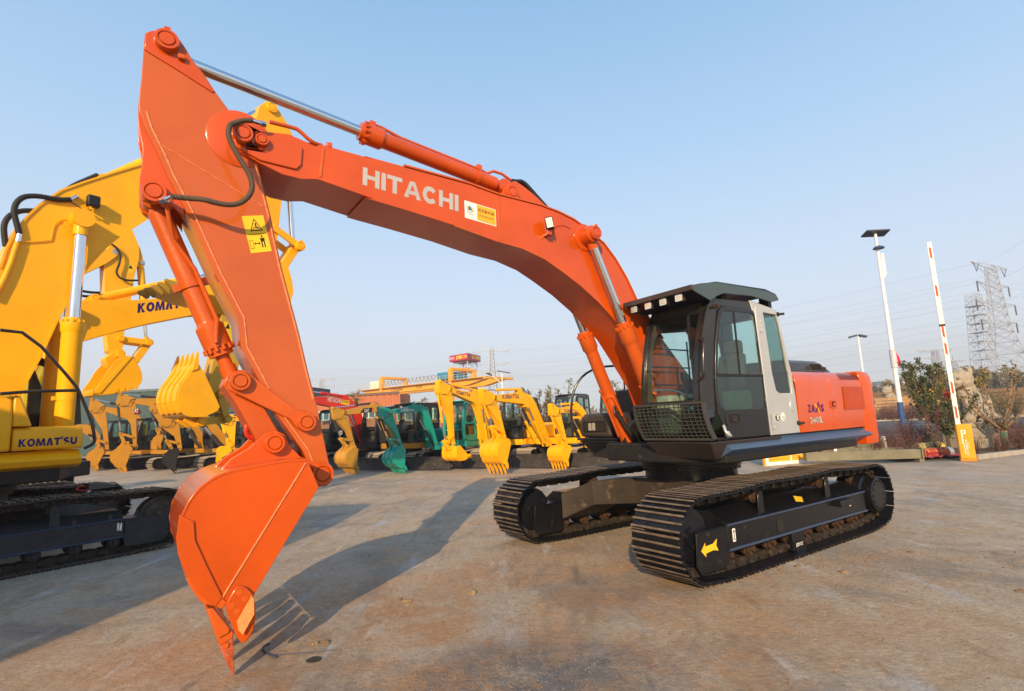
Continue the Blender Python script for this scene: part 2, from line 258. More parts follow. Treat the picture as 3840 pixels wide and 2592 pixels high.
# ================= shared excavator pieces =================
def arcpts(c, r, a0, a1, n):
    return [(c[0] + r * cos(radians(a0 + (a1 - a0) * i / n)), c[1] + r * sin(radians(a0 + (a1 - a0) * i / n))) for i in range(n + 1)]
def track_path(X, zc, r, ztop, zb=.035, car=.75):
    p = [(-X * .80, zb), (X * .80, zb)] + arcpts((X, zc), r, -72, 82, 14)
    if ztop is None: p += []
    else:
        n = 5
        for (a, za), (b, zb2) in (((X, zc + r), (car, ztop)), ((car, ztop), (-car, ztop)), ((-car, ztop), (-X, zc + r))):
            for i in range(1, n):
                t = i / n; x = a + (b - a) * t; z = za + (zb2 - za) * t - .018 * 4 * t * (1 - t)
                p.append((x, z))
            if b != -X: p.append((b, zb2))
    p += arcpts((-X, zc), r, 98, 252, 14)
    return p
def resample(p, n):
    p = p + [p[0]]; L = [0]
    for a, b in zip(p, p[1:]): L.append(L[-1] + hypot(b[0] - a[0], b[1] - a[1]))
    out = []; j = 0
    for i in range(n):
        d = L[-1] * i / n
        while L[j + 1] < d: j += 1
        t = (d - L[j]) / (L[j + 1] - L[j]); out.append((p[j][0] + (p[j + 1][0] - p[j][0]) * t, p[j][1] + (p[j + 1][1] - p[j][1]) * t))
    return out, L[-1] / n
def shoe_mesh(w, pitch, mats):
    b = MB(); h = w / 2; L = pitch * .47
    b.box(-L, L, -h, h, 0, .012, 0)
    for k, x in enumerate((-L * .82, 0, L * .82)):      # grouser ribs, tops worn bright
        for q, (z0, z1, mm) in enumerate(((.012, .030, 0), (.030, .034, 1))):
            b.hexa([(x - .011, -h, z0), (x + .011, -h, z0), (x + .011, h, z0), (x - .011, h, z0), (x - .007, -h, z1), (x + .007, -h, z1), (x + .007, h, z1), (x - .007, h, z1)], mm)
    for y in (-.13, .13):
        for x in (-.035, .035): b.cyl((x, y, .01), (x, y, .026), .012, n=6)
    return b.mesh('track_shoe', mats, 30)
def add_track(root, yc, X, zc, r, ztop, w, N, mats, separate=True, link_m=None, car=.75):
    path, pitch = resample(track_path(X, zc, r, ztop, car=car), N)
    fr = []
    for i in range(N):
        a = path[i]; b = path[(i + 1) % N]; t = Vector((b[0] - a[0], 0, b[1] - a[1])).normalized(); n = Vector((t.z, 0, -t.x))   # outward (path is counter-clockwise in xz)
        c = Vector(((a[0] + b[0]) / 2, yc, (a[1] + b[1]) / 2)); fr.append((c, t, n))
    sm = shoe_mesh(w, pitch, mats)
    if separate:
        for i, (c, t, n) in enumerate(fr):
            o = link('track_shoe', sm, root); Y = n.cross(t)
            j = random.uniform(-.02, .02)
            o.matrix_local = Matrix(((t.x, Y.x, n.x, c.x), (t.y, Y.y, n.y, c.y), (t.z, Y.z, n.z, c.z), (0, 0, 0, 1))) @ Matrix.Rotation(j, 4, 'Y')
    else:
        b = MB()
        for c, t, n in fr:
            k = len(b.v); h = w / 2; L = pitch * .47
            b.box(-L, L, -h, h, -.01, .014)
            for x in (-L * .7, L * .2): b.box(x - .01, x + .01, -h, h, .014, .04, 1)
            Y = n.cross(t); M = Matrix(((t.x, Y.x, n.x, c.x), (t.y, Y.y, n.y, c.y), (t.z, Y.z, n.z, c.z), (0, 0, 0, 1))); b.xf(M, k)
        b.build('track_belt', mats, root, kind='stuff')
    b = MB()
    for c, t, n in fr:
        for y in (-.10, .10):
            k = len(b.v); b.prism([(-pitch * .55, -.075), (-pitch * .3, -.095), (pitch * .3, -.095), (pitch * .5, -.07), (pitch * .45, -.005), (-pitch * .45, -.005)], y - .022, y + .022)
            Y = n.cross(t); M = Matrix(((t.x, Y.x, n.x, c.x), (t.y, Y.y, n.y, c.y), (t.z, Y.z, n.z, c.z), (0, 0, 0, 1))); b.xf(M, k)
        k = len(b.v); b.cyl((pitch * .5, -.16, -.055), (pitch * .5, .16, -.055), .028, n=8)
        M = Matrix(((t.x, Y.x, n.x, c.x), (t.y, Y.y, n.y, c.y), (t.z, Y.z, n.z, c.z), (0, 0, 0, 1))); b.xf(M, k)
    b.build('link_chain', link_m or mats[0], root, kind='stuff')
def roller(root, name, x, y, z, r, w, m):
    b = MB(); b.lathe([(r * .35, -w), (r * .35, -w * .8), (r * .8, -w * .78), (r * .8, -w * .62), (r, -w * .6), (r, -w * .45), (r * .8, -w * .4), (r * .78, w * .4), (r, w * .45), (r, w * .6), (r * .8, w * .62), (r * .8, w * .78), (r * .35, w * .8), (r * .35, w)], (x, y, z), 'y', 18)
    return b.build(name, m, root)
def undercarriage(root, g, X, zc, r, ztop, w, N, mats, frm, rol, detail=2, chain=None):
    """g = half gauge; frm = frame paint, rol = roller material"""
    for s in (1, -1):
        y = g * s
        add_track(root, y, X, zc, r, ztop, w, N, mats, detail == 2, chain, car=X * .39)
        o = y + .19 * s; i_ = y - .19 * s
        b = MB()
        yo = y + .21 * s; yi = y - .21 * s; ym = y + .02 * s
        b.prism([(yo, .25), (yo, .51), (ym, .63), (yi, .63), (yi, .25)], -X * .85, X * .76, 'x')
        fo = b.build('track_frame', frm, root, .006 if detail == 2 else 0)
        if detail == 2:
            b = MB(); b.tube([(-X * .85, yo + .004 * s, .51), (X * .76, yo + .004 * s, .51)], .012); b.tube([(-X * .85, yo + .004 * s, .265), (X * .76, yo + .004 * s, .265)], .016)
            b.build('weld_bead', mat('bluish_black_weld', (.03, .045, .09), .3, 0, .4), root)
        b = MB()
        b.prism([(X * .765, .14), (X * .80, .11), (X * 1.0, .11), (X * 1.035, .2), (X * 1.02, .50), (X * .765, .51)], yo - .012 * s, yo)
        b.prism([(X * .765, .14), (X * .80, .11), (X * 1.0, .11), (X * 1.035, .2), (X * 1.02, .50), (X * .765, .51)], yi, yi + .012 * s)
        b.box(X * .765, X * 1.0, min(yo, yi), max(yo, yi), .488, .506)
        b.build('idler_guard', frm, root, .004 if detail == 2 else 0)
        roller(root, 'idler_wheel', X, y, zc, r - .10, .15, mats[0])
        # sprocket with teeth, and travel motor
        b = MB(); nt_ = 21; pr = []
        for k in range(nt_ * 2):
            a = 2 * pi * k / (nt_ * 2); rr = r - (.05 if k % 2 else .115); pr.append((-X + rr * cos(a), zc + rr * sin(a)))
        b.prism(pr, y - .03, y + .03); b.build('sprocket', rol, root)
        b = MB(); b.lathe([(.27, -.17), (.27, .02), (.25, .05), (.25, .12), (.22, .14), (.22, .26), (.20, .275), (0, .275)], (-X, y, zc), 'y', 28)
        if s < 0:
            b.xf(Matrix.Translation((0, y, 0)) @ Matrix.Scale(-1, 4, (0, 1, 0)) @ Matrix.Translation((0, -y, 0)))
        for k in range(14):
            a = 2 * pi * k / 14; b.cyl((-X + .185 * cos(a), y + .27 * s, zc + .185 * sin(a)), (-X + .185 * cos(a), y + .29 * s, zc + .185 * sin(a)), .014, n=6)
        b.build('travel_motor', frm, root)
        for k in range(8 if detail == 2 else 5):
            n_ = 8 if detail == 2 else 5; roller(root, 'track_roller', -X * .72 + X * 1.44 * k / (n_ - 1), y, .20, .085, .19, rol)
        for x in (X * .39, -X * .39):
            roller(root, 'carrier_roller', x, y, ztop - .155, .075, .15, rol)
            b = MB(); b.prism([(x - .05, .5), (x + .07, .5), (x + .05, ztop - .13), (x + .02, ztop - .09), (x - .03, ztop - .09), (x - .045, ztop - .13)], y + .155 * s, y + .175 * s)
            b.build('roller_bracket', frm, root, .004 if detail == 2 else 0)
    if detail == 2:
        b = MB()
        b.hexa([(-.55, -.55, .42), (.55, -.55, .42), (.55, .55, .42), (-.55, .55, .42), (-.55, -.55, .78), (.55, -.55, .78), (.55, .55, .78), (-.55, .55, .78)])
        gi = g - .22
        for sx in (1, -1):
            for sy in (1, -1):
                x0, x1 = .08 * sx, .56 * sx; X0, X1 = X * .36 * sx, X * .78 * sx; ym = .54 * sy; yg = gi * sy; yk = (ym * .45 + yg * .55); xa = x0 + (X0 - x0) * .6; xb = x1 + (X1 - x1) * .6
                b.hexa([(x0, ym, .42), (x1, ym, .42), (xb, yk, .44), (xa, yk, .44), (x0, ym, .775), (x1, ym, .775), (xb, yk, .765), (xa, yk, .765)])
                b.hexa([(xa, yk, .44), (xb, yk, .44), (X1, yg, .27), (X0, yg, .27), (xa, yk, .765), (xb, yk, .765), (X1, yg, .62), (X0, yg, .62)])
        b.build('x_frame', mat('carbody_paint', (.042, .034, .027), .42, 0, .25, .2, 3, .25, 60, .2), root, .008)
    else:
        MB().box(-.7, .7, -g + .2, g - .2, .35, .62).build('car_body', frm, root)
def swing_ring(root, z0, r, m, bolts=True):
    b = MB(); b.lathe([(r * .93, z0), (r * .93, z0 + .14), (r * 1.0, z0 + .14), (r * 1.0, z0 + .165), (r * 1.02, z0 + .17), (r * 1.02, z0 + .20), (r * 1.06, z0 + .21), (r * 1.06, z0 + .27), (r * .9, z0 + .28)], n=48)
    o = b.build('swing_ring', m, root)
    if bolts:
        b = MB()
        for k in range(40):
            a = 2 * pi * k / 40; b.cyl((r * .985 * cos(a), r * .985 * sin(a), z0 + .12), (r * .985 * cos(a), r * .985 * sin(a), z0 + .142), .013, n=6)
        b.build('ring_bolts', RUST, root, kind='stuff')
def pin(root, s, z, y0, y1, r, m, name='pin', keeper=True):
    """a boss with an inset pin face at each outer side"""
    b = MB(); sg = 1 if y1 > y0 else -1
    b.lathe([(r, 0), (r, abs(y1 - y0) - .012), (r * .94, abs(y1 - y0)), (r * .72, abs(y1 - y0)), (r * .70, abs(y1 - y0) - .012), (r * .62, abs(y1 - y0) - .008), (r * .58, abs(y1 - y0) + .004), (0, abs(y1 - y0) + .004)], (0, 0, 0), 'y', 28)
    if sg < 0: b.xf(Matrix.Scale(-1, 4, (0, 1, 0)))
    b.xf(Matrix.Translation((s, y0, z)))
    if keeper: b.box(s - r * .25, s + r * .25, min(y1, y1 - .03 * sg), max(y1, y1 - .03 * sg), z + r * .9, z + r * 1.15)
    return b.build(name, m, root)
def hyd(root, foot, end, y, rb, rr, frac, mb_, mr, name='hydraulic_cylinder', head=1.28, dust=True, n=24, headlen=.28):
    """barrel from foot towards end (frac of length), then rod; eyes at both ends"""
    f = Vector((foot[0], y, foot[1])); e = Vector((end[0], y, end[1])); d = (e - f); L = d.length; d.normalize(); s = d.x; 
    def at(t): return f + d * t
    Lb = L * frac; hl = headlen
    b = MB()
    b.tube([at(.02), at(rb * 1.1), at(rb * 1.3), at(Lb - hl), at(Lb - hl + .02), at(Lb - hl + .05), at(Lb - .05), at(Lb - .045), at(Lb + .02)], rb, n, rs=[rb * .6, rb * .8, rb, rb, rb * 1.04, rb * head, rb * head, rb * head * .86, rb * head * .86])
    b.cyl((f.x, y - rb * .8, f.z), (f.x, y + rb * .8, f.z), rb * 1.05, n=20)
    p = b.build(name + '_barrel', mb_, root)
    if n > 16:      # bolts round the cylinder head
        b = MB(); a = d.orthogonal().normalized(); c = d.cross(a)
        for k in range(12):
            q = at(Lb - .055) + (a * cos(k * pi / 6) + c * sin(k * pi / 6)) * rb * head * .98; b.cyl(q, q + d * .04, .017, n=6)
        b.build('head_bolt_ring', mb_, p, kind='stuff')
    b = MB(); b.tube([at(Lb), at(L - rb * .8)], rr, n); b.build(name + '_rod', mr, root)
    b = MB(); b.tube([at(L - rb * 2.0), at(L)], rr * 1.25, 16); b.cyl((e.x, y - rb * .9, e.z), (e.x, y + rb * .9, e.z), rb * 1.1, n=20); b.build('rod_eye', mb_, root)
def bolt_on(poly, k): return [(x * k, z * k) for x, z in poly]
def scaled(poly, c, k): return [(c[0] + (x - c[0]) * k, c[1] + (z - c[1]) * k) for x, z in poly]
def offs(poly, d):
    """grow/shrink polygon by moving each vertex along its bisector"""
    n = len(poly); A = sum(poly[i][0] * poly[(i + 1) % n][1] - poly[(i + 1) % n][0] * poly[i][1] for i in range(n)); sg = 1 if A > 0 else -1; out = []
    for i in range(n):
        a = Vector(poly[i - 1]); b = Vector(poly[i]); c = Vector(poly[(i + 1) % n]); t1 = (b - a); t2 = (c - b)
        if t1.length < 1e-6 or t2.length < 1e-6: out.append(tuple(b)); continue
        t1.normalize(); t2.normalize(); n1 = Vector((t1.y, -t1.x)); n2 = Vector((t2.y, -t2.x)); m = n1 + n2
        if m.length < .3: out.append(tuple(b)); continue
        m = m / m.length; k = 1 / max(.5, m.dot(n1)); out.append(tuple(b + m * d * sg * k))
    return out
def smooth(pts, it=2, closed=False):
    pts = [Vector(p) for p in pts]
    for _ in range(it):
        q = []; n = len(pts); R = range(n) if closed else range(n - 1)
        if not closed: q.append(pts[0])
        for i in R:
            a, b = pts[i], pts[(i + 1) % n]; q += [a * .75 + b * .25, a * .25 + b * .75]
        if not closed: q.append(pts[-1])
        pts = q
    return pts
def rrect(x0, x1, z0, z1, r, n=4):
    p = []
    for cx_, cz_, a in ((x1 - r, z1 - r, 0), (x0 + r, z1 - r, 90), (x0 + r, z0 + r, 180), (x1 - r, z0 + r, 270)):
        p += arcpts((cx_, cz_), r, a, a + 90, n)
    return p
def hose(root, pts, r, m, name='hose', it=2, ribs=False, n=8, taper=None):
    P = smooth(pts, it); b = MB()
    if ribs:
        L = [0]
        for a, c in zip(P, P[1:]): L.append(L[-1] + (c - a).length)
        q = []; rs = []; N = int(L[-1] / (r * .42)); j = 0
        for i in range(N + 1):
            d = L[-1] * i / N
            while j < len(L) - 2 and L[j + 1] < d: j += 1
            t = (d - L[j]) / max(1e-6, L[j + 1] - L[j]); q.append(P[j].lerp(P[j + 1], min(1, t))); rs.append(r * (1.10 if i % 2 else .86))
        b.tube(q, r, 10, rs=rs)
    else: b.tube(P, r, n)
    return b.build(name, m, root, smooth=60)
def ribs_path(P): return P
# ================= the orange excavator =================
EXC = (2.4414, 7.7121); UH = radians(214.8)
ex = thing('crawler_excavator', 'big orange excavator standing in the foreground with its bucket tooth resting on the concrete', 'excavator', (EXC[0], EXC[1], 0), UH)
undercarriage(ex, 1.295, 1.92, .445, .385, .865, .60, 51, [STEELB, WORN], BLK, RUST, 2, TRACKD)
swing_ring(ex, .78, .66, BLK)
def side_txt(name, s, m, x_left, x_right, z, h, y, parent=None, bold=.02, flip=1, lab=None, slope=0.0):
    d = Vector((x_right - x_left, 0, slope)).normalized(); 
    return text(name, s, m, parent or ex, (x_left, y, z), d, (0, 0, 1), h, 0, abs(x_right - x_left), lab, 1.0, bold)
# --- lettering and marks on the near track frame
MY = 1.295 + .21 + .003
b = MB(); b.prism([(1.91, .33), (1.84, .40), (1.84, .365), (1.72, .372), (1.65, .41), (1.67, .35), (1.64, .295), (1.72, .312), (1.84, .30), (1.84, .265)], MY, MY + .002); b.build('direction_arrow', STKY, ex)
b = MB(); b.prism(rrect(1.335, 1.385, .335, .465, .01, 2), MY, MY + .002); hk = b.build('hook_decal', WHITE, ex)
b = MB(); b.tube([(1.36, MY + .003, .45), (1.347, MY + .003, .435), (1.36, MY + .003, .42), (1.373, MY + .003, .435), (1.36, MY + .003, .45)], .004, 6); b.tube([(1.36, MY + .003, .415), (1.36, MY + .003, .385), (1.376, MY + .003, .37), (1.36, MY + .003, .35), (1.345, MY + .003, .365)], .004, 6); b.build('hook_symbol', INKB, hk)
b = MB(); b.prism(rrect(-1.21, -1.16, .375, .435, .006, 2), MY, MY + .002); hk = b.build('shackle_decal', WHITE, ex)
b = MB(); b.tube([(-1.172, MY + .003, .425), (-1.172, MY + .003, .395), (-1.185, MY + .003, .385), (-1.198, MY + .003, .395), (-1.198, MY + .003, .425)], .004, 6); b.build('shackle_symbol', INKB, hk)
b = MB(); b.add([(-.02, 1.44, .565), (-.12, 1.36, .612), (-.24, 1.40, .589), (-.13, 1.47, .549)], [(0, 1, 2, 3)]); b.build('warning_decal', STKY, ex)
MB().box(-1.12, -.78, MY - .003, MY + .085, .42, .49).build('step_bracket', BLK, ex, .006)
b = MB(); b.prism(rrect(.42, .56, .30, .44, .05), MY - .001, MY + .003); b.build('frame_slot', INKB, ex)
side_txt('frame_maker_mark', 'JEZXYZ', WHITE, .22, .07, .09, .045, 1.515)
b = MB(); b.box(.20, .0, 1.47, 1.51, .03, .13); b.box(0, .25, 1.44, 1.5, .05, .25); b.build('track_guard', BLK, ex, .004)
b = MB(); b.prism(rrect(1.0, 1.08, .55, .66, .01, 2), -.72, -.715)
b = MB()
# --- revolving frame
b = MB()
b.prism([(1.16, -.45), (1.16, .45), (.95, 1.24), (-2.25, 1.24), (-2.55, .7), (-2.6, 0), (-2.55, -.7), (-2.25, -1.24), (.7, -1.24), (.95, -.6)], 1.07, 1.30, 'z'); b.build('revolving_frame', BLKM, ex, .02)
b = MB(); b.hexa([(1.10, .42, 1.13), (1.10, 1.20, 1.13), (-.1, 1.2, 1.13), (-.1, .42, 1.13), (1.34, .42, 1.33), (1.34, 1.33, 1.33), (-.1, 1.33, 1.33), (-.1, .42, 1.33)]); b.build('cab_chin_panel', BODYB, ex, .012)
# side skirt: blue grey slanted band and dark underside
b = MB(); b.prism([(1.25, 1.335), (1.365, 1.235), (1.355, 1.225), (1.12, 1.10), (1.10, 1.335)], -2.50, 1.02, 'x'); o = b.build('side_skirt', [GREYB], ex, .006)
b = MB(); b.prism([(-1.25, 1.335), (-1.395, 1.235), (-1.12, 1.10), (-1.10, 1.335)], -2.4, .7, 'x'); b.build('side_skirt', BODYB, ex, .006)
b = MB(); b.prism([(-.665, 1.385 + .005), (-.70, 1.385), (-.715, 1.36), (-.68, 1.365)], 0, 1, 'z')
# --- engine hood (left side) with door panels, rounded top edge
def hood_sec(y0): 
    return [(y0, 1.345), (y0 + .005, 2.0), (y0 - .03, 2.09), (y0 - .10, 2.145), (y0 - .2, 2.16), (-y0 + .2, 2.16), (-y0 + .1, 2.145), (-y0, 2.05), (-y0, 1.345)]
HD = [('hood_door', -.585, -1.485), ('hood_door', -1.495, -2.42)]
MB().prism([(y * .985, z - .012) for y, z in hood_sec(1.29)], -2.45, -.585, 'x').build('engine_housing', BLKM, ex)
for nm, xa, xb in HD:
    sec = [(1.305, 1.345), (1.312, 1.98), (1.285, 2.075), (1.22, 2.14), (1.10, 2.165), (.2, 2.175), (.2, 2.15), (1.09, 2.14), (1.21, 2.115), (1.262, 2.06), (1.287, 1.98), (1.28, 1.345)]
    b = MB(); b.prism(sec, xb, xa, 'x'); b.build(nm, ORANGE, ex, .006)
b = MB(); b.prism([(-1.25, 1.345), (-1.25, 2.0), (-1.2, 2.1), (-1.1, 2.15), (.19, 2.16), (.19, 2.12), (-1.2, 1.345)], -2.42, -.4, 'x'); b.build('hood_panel', ORANGE, ex, .006)
# intake mesh on hood door 2 and louvres on top edge
vent = [(-1.845, 1.935), (-2.54, 1.935), (-2.555, 1.612), (-1.855, 1.612)]
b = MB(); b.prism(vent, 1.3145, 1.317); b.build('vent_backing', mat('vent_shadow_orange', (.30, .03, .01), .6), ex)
b = MB()
for i in range(15):
    t = i / 14; xa = -1.85 - .70 * t; b.box(xa - .006, xa + .006, 1.317, 1.326, 1.61, 1.937)
for i in range(21):
    z = 1.612 + .323 * i / 20; b.box(-2.553, -1.847, 1.3175, 1.3245, z - .0035, z + .0035)
b.build('vent_mesh', ORANGE, ex)
for i in range(15):
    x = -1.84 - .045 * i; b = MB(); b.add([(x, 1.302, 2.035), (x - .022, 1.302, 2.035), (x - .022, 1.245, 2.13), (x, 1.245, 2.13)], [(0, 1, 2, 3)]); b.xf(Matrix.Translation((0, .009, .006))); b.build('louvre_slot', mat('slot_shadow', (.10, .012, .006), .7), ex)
b = MB(); b.prism(rrect(-1.60, -1.43, 1.64, 1.745, .012, 2), 1.311, 1.322, holes=[rrect(-1.575, -1.45, 1.655, 1.73, .01, 2)]); b.build('latch_frame', ORANGE, ex)
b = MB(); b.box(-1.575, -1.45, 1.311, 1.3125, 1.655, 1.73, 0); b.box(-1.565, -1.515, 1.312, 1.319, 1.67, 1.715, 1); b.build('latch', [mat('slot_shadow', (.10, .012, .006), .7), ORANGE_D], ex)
# lettering: word mark with a slanting X and the half worn model number
ZX = ('Z', -.815, -.905), ('A', -.905, -1.01), ('I', -1.115, -1.145), ('S', -1.16, -1.245)
for ch, a, c in ZX: side_txt('lettering', ch, NAVY, a, c + .014, 1.597, .10, 1.3145, bold=.028)
b = MB(); b.prism([(-1.005, 1.592), (-1.03, 1.592), (-1.125, 1.725), (-1.10, 1.725)], 1.314, 1.316); b.build('lettering', NAVY, ex)
b = MB(); b.prism([(-.985, 1.70), (-1.02, 1.705), (-1.06, 1.66), (-1.055, 1.63)], 1.314, 1.3158); b.prism([(-1.06, 1.64), (-1.075, 1.655), (-1.125, 1.592), (-1.09, 1.592)], 1.314, 1.3158); b.build('lettering', STKO, ex)
side_txt('model_number', '240', mat('worn_silver_lettering', (.40, .38, .35), .6, var=.5, vscale=30), -.825, -1.06, 1.448, .085, 1.3148, bold=.03)
b = MB(); b.prism([(-1.08, 1.45), (-1.075, 1.535), (-1.12, 1.535), (-1.135, 1.50), (-1.12, 1.48), (-1.17, 1.455), (-1.19, 1.452)], 1.314, 1.316); b.build('worn_number_patch', mat('worn_silver_lettering', (.40, .38, .35), .6), ex)
# --- counterweight
cw = []
for i in range(13):
    t = -1 + 2 * i / 12; y = 1.355 * t; cw.append((-2.76 - .12 * (1 - t * t), y))
pl = [(-2.43, 1.31)] + [(-2.56, 1.345)] + [(x, y * .985) for x, y in cw[::-1]] + [(-2.56, -1.345), (-2.43, -1.31)]
b = MB()
def cwring(k, z): return [(-2.43 + (x + 2.43) * k, y * (1 - (1 - k) * .10), z) for x, y in pl]
rings = [cwring(.90, 1.09), cwring(.97, 1.12), cwring(1, 1.20), cwring(1, 1.38), cwring(1, 1.98), cwring(.96, 2.08), cwring(.84, 2.145), cwring(.6, 2.17)]
n_ = len(pl); vs = [v for r in rings for v in r]; fs = [tuple(range(n_))] + [tuple(range(len(vs) - 1, len(vs) - n_ - 1, -1))]
for i in range(len(rings) - 1):
    for k in range(n_): fs.append((i * n_ + k, i * n_ + (k + 1) % n_, (i + 1) * n_ + (k + 1) % n_, (i + 1) * n_ + k))
b.add(vs, fs); b.build('counterweight', REDP if 0 else ORANGE, ex, .01, smooth=50)
# --- raised black engine cover on the hood
b = MB(); sec = [(1.05, 2.17), (1.02, 2.30), (.94, 2.345), (.1, 2.36), (.1, 2.17)]
b.add([(-1.02, y, z) for y, z in sec] + [(-1.05, y, z) for y, z in sec] + [(-1.9, y, z) for y, z in sec] + [(-2.17, y - .08 * (i == 1) - .1 * (i == 2), 2.17 + (z - 2.17) * .25) for i, (y, z) in enumerate(sec)],
      [tuple(range(5)), (15, 16, 17, 18, 19)[::-1]] + [(i * 5 + k, i * 5 + (k + 1) % 5, (i + 1) * 5 + (k + 1) % 5, (i + 1) * 5 + k) for i in range(3) for k in range(5)])
ec = b.build('engine_cover', mat('cover_grey_black', (.035, .035, .04), .38, 0, .2), ex, .012)
for i in range(8):
    x = -1.62 - .035 * i; MB().box(x - .007, x + .007, 1.0, 1.048, 2.20, 2.29).build('cover_slot', INKB, ec)
for x in (-1.50, -1.97): MB().box(x - .04, x + .04, .98, 1.05, 2.20, 2.25).build('cover_hinge', RUST, ec, .005)
b = MB(); b.box(-2.08, -2.14, .9, 1.0, 2.17, 2.24); b.build('lifting_eye', REDK, ex, .01)
# --- right hand side: tank and tool boxes
b = MB(); b.box(-.9, .16, -1.25, -.48, 1.3, 2.07); b.build('fuel_tank', BODYB, ex, .03)
b = MB(); b.prism([(-1.30, 1.36), (-1.33, 1.50), (-1.31, 1.66), (-1.22, 1.715), (-.76, 1.715), (-.69, 1.67), (-.68, 1.5), (-.68, 1.36)], .20, .85, 'x'); tb = b.build('tool_box', BODYB, ex, .045)
b = MB(); b.prism(rrect(-1.24, -.76, 1.44, 1.60, .03), .85, .862, 'x', holes=[rrect(-1.22, -.78, 1.455, 1.585, .025)]); b.build('lamp_frame', BLKG, tb)
b = MB(); b.box(.850, .854, -1.22, -.78, 1.455, 1.585); b.build('lamp_recess', INKB, tb)
for k in range(2):
    MB().prism(rrect(-1.12 + .08 * k, -1.06 + .08 * k, 1.465, 1.575, .01, 2), .854, .860, 'x').build('headlight', LENS, tb)
b = MB(); b.box(.2, .95, -1.3, -.50, 1.325, 1.355); b.build('front_step', BLKM, ex, .015)
b = MB(); b.hexa([(.1, -1.2, 1.08), (.70, -1.2, 1.10), (.78, -.5, 1.10), (.1, -.5, 1.08), (.1, -1.28, 1.32), (.92, -1.28, 1.32), (1.05, -.5, 1.32), (.1, -.5, 1.32)]); b.build('step_box', BLKM, ex, .015)
hose(ex, [(.93, -1.27, 1.36), (1.02, -1.28, 1.5), (1.06, -1.28, 1.8), (.95, -1.25, 2.2), (.7, -1.1, 2.42), (.2, -.9, 2.45)], .018, BLKG, 'mirror_rail')
b = MB(); b.tube([(.10, -1.05, 2.05), (.10, -1.05, 2.55)], .012); b.box(.08, .12, -1.1, -1.0, 2.40, 2.55); b.build('mirror', BLKG, ex)
# --- boom foot brackets
for y in (-.33, .33):
    b = MB(); b.prism([(-.35, 1.3), (.95, 1.3), (.95, 1.45), (.45, 1.75), (.25, 1.98), (.0, 2.0), (-.15, 1.85)], y - .03, y + .03); b.build('boom_foot_bracket', BLKM, ex, .006)
# --- boom
bo = T['boom'][:-1] + [(.30, 2.25), (-.02, 1.95), (-.07, 1.80), (.0, 1.68), (.13, 1.62), (.30, 1.64), (.75, 1.76)] + T['boom_low'][::-1]
boom = MB().prism(bo, -.275, .28).build('boom', ORANGE, ex, .005)
# top and bottom flange lips standing a little proud of the side plate
def strip(line, w, nrm=1):
    q = [Vector(p) for p in line]; o = []
    for i, p in enumerate(q):
        t = (q[min(i + 1, len(q) - 1)] - q[max(i - 1, 0)]).normalized(); o.append(p + Vector((-t.y, t.x)) * w * nrm)
    return [tuple(p) for p in q] + [tuple(p) for p in o[::-1]]
up = T['boom'][9:23]; dn = T['boom_low'][9:19]
b = MB()
for a, c in zip(up, up[1:]): b.prism(strip([a, c], -.018), .275, .296)
for a, c in zip(dn, dn[1:]): b.prism(strip([a, c], .012), .275, .289)
b.build('flange_lip', ORANGE_D, boom)
MB().prism(T['boom_nose_plate'], .278, .300).build('nose_plate', ORANGE, boom, .008)
x1 = T['toaks'][2][0] - .04; 
MB().box(x1 - .028, x1 + .0, .279, .284, 3.62, 4.13).build('seam_plate', ORANGE_D, boom, .002)
x1 = 5.20; b = MB(); b.prism([(5.195, 3.90), (5.165, 4.19), (5.145, 4.19), (5.17, 3.90)], .279, .287); b.build('seam_plate', ORANGE_D, boom, .003)
# arm cylinder bracket (two plates) on the boom's back
for y in (-.15, .15): MB().prism(T['bracket'] + [(2.5, 4.0), (3.1, 4.0)], y - .02, y + .02).build('cylinder_bracket', ORANGE, boom, .004)
pin(ex, *T['boom_pins'][2], .12, .21, .085, ORANGE)
# boom nose: two pins on a link plate
n0, n1 = T['boom_pins'][0], T['boom_pins'][1]
lk = arcpts(n0, .105, 60, 300, 8)[::-1]; 
pl = arcpts(n0, .105, 70, 250, 8) ; pl2 = arcpts(n1, .085, -110, 70, 8)
MB().prism(pl2 + pl, .300, .325).build('pin_plate', ORANGE, boom, .004)
MB().prism(scaled(pl2 + pl, n0, 1.12), .286, .301).build('pin_plate', ORANGE, boom, .004)
pin(ex, n0[0], n0[1], .32, .365, .080, ORANGE, keeper=False); pin(ex, n1[0], n1[1], .32, .35, .055, ORANGE, keeper=False)
# lifting cylinder boss
cp = T['boom_pins'][3]
b = MB(); b.lathe([(.17, .275), (.17, .292), (.115, .30), (.11, .34), (.105, .44), (.085, .45), (.08, .46), (0, .46)], (cp[0], 0, cp[1]), 'y', 28); b.build('cylinder_boss', ORANGE, boom)
pin(ex, cp[0], cp[1], .43, .50, .085, ORANGE)
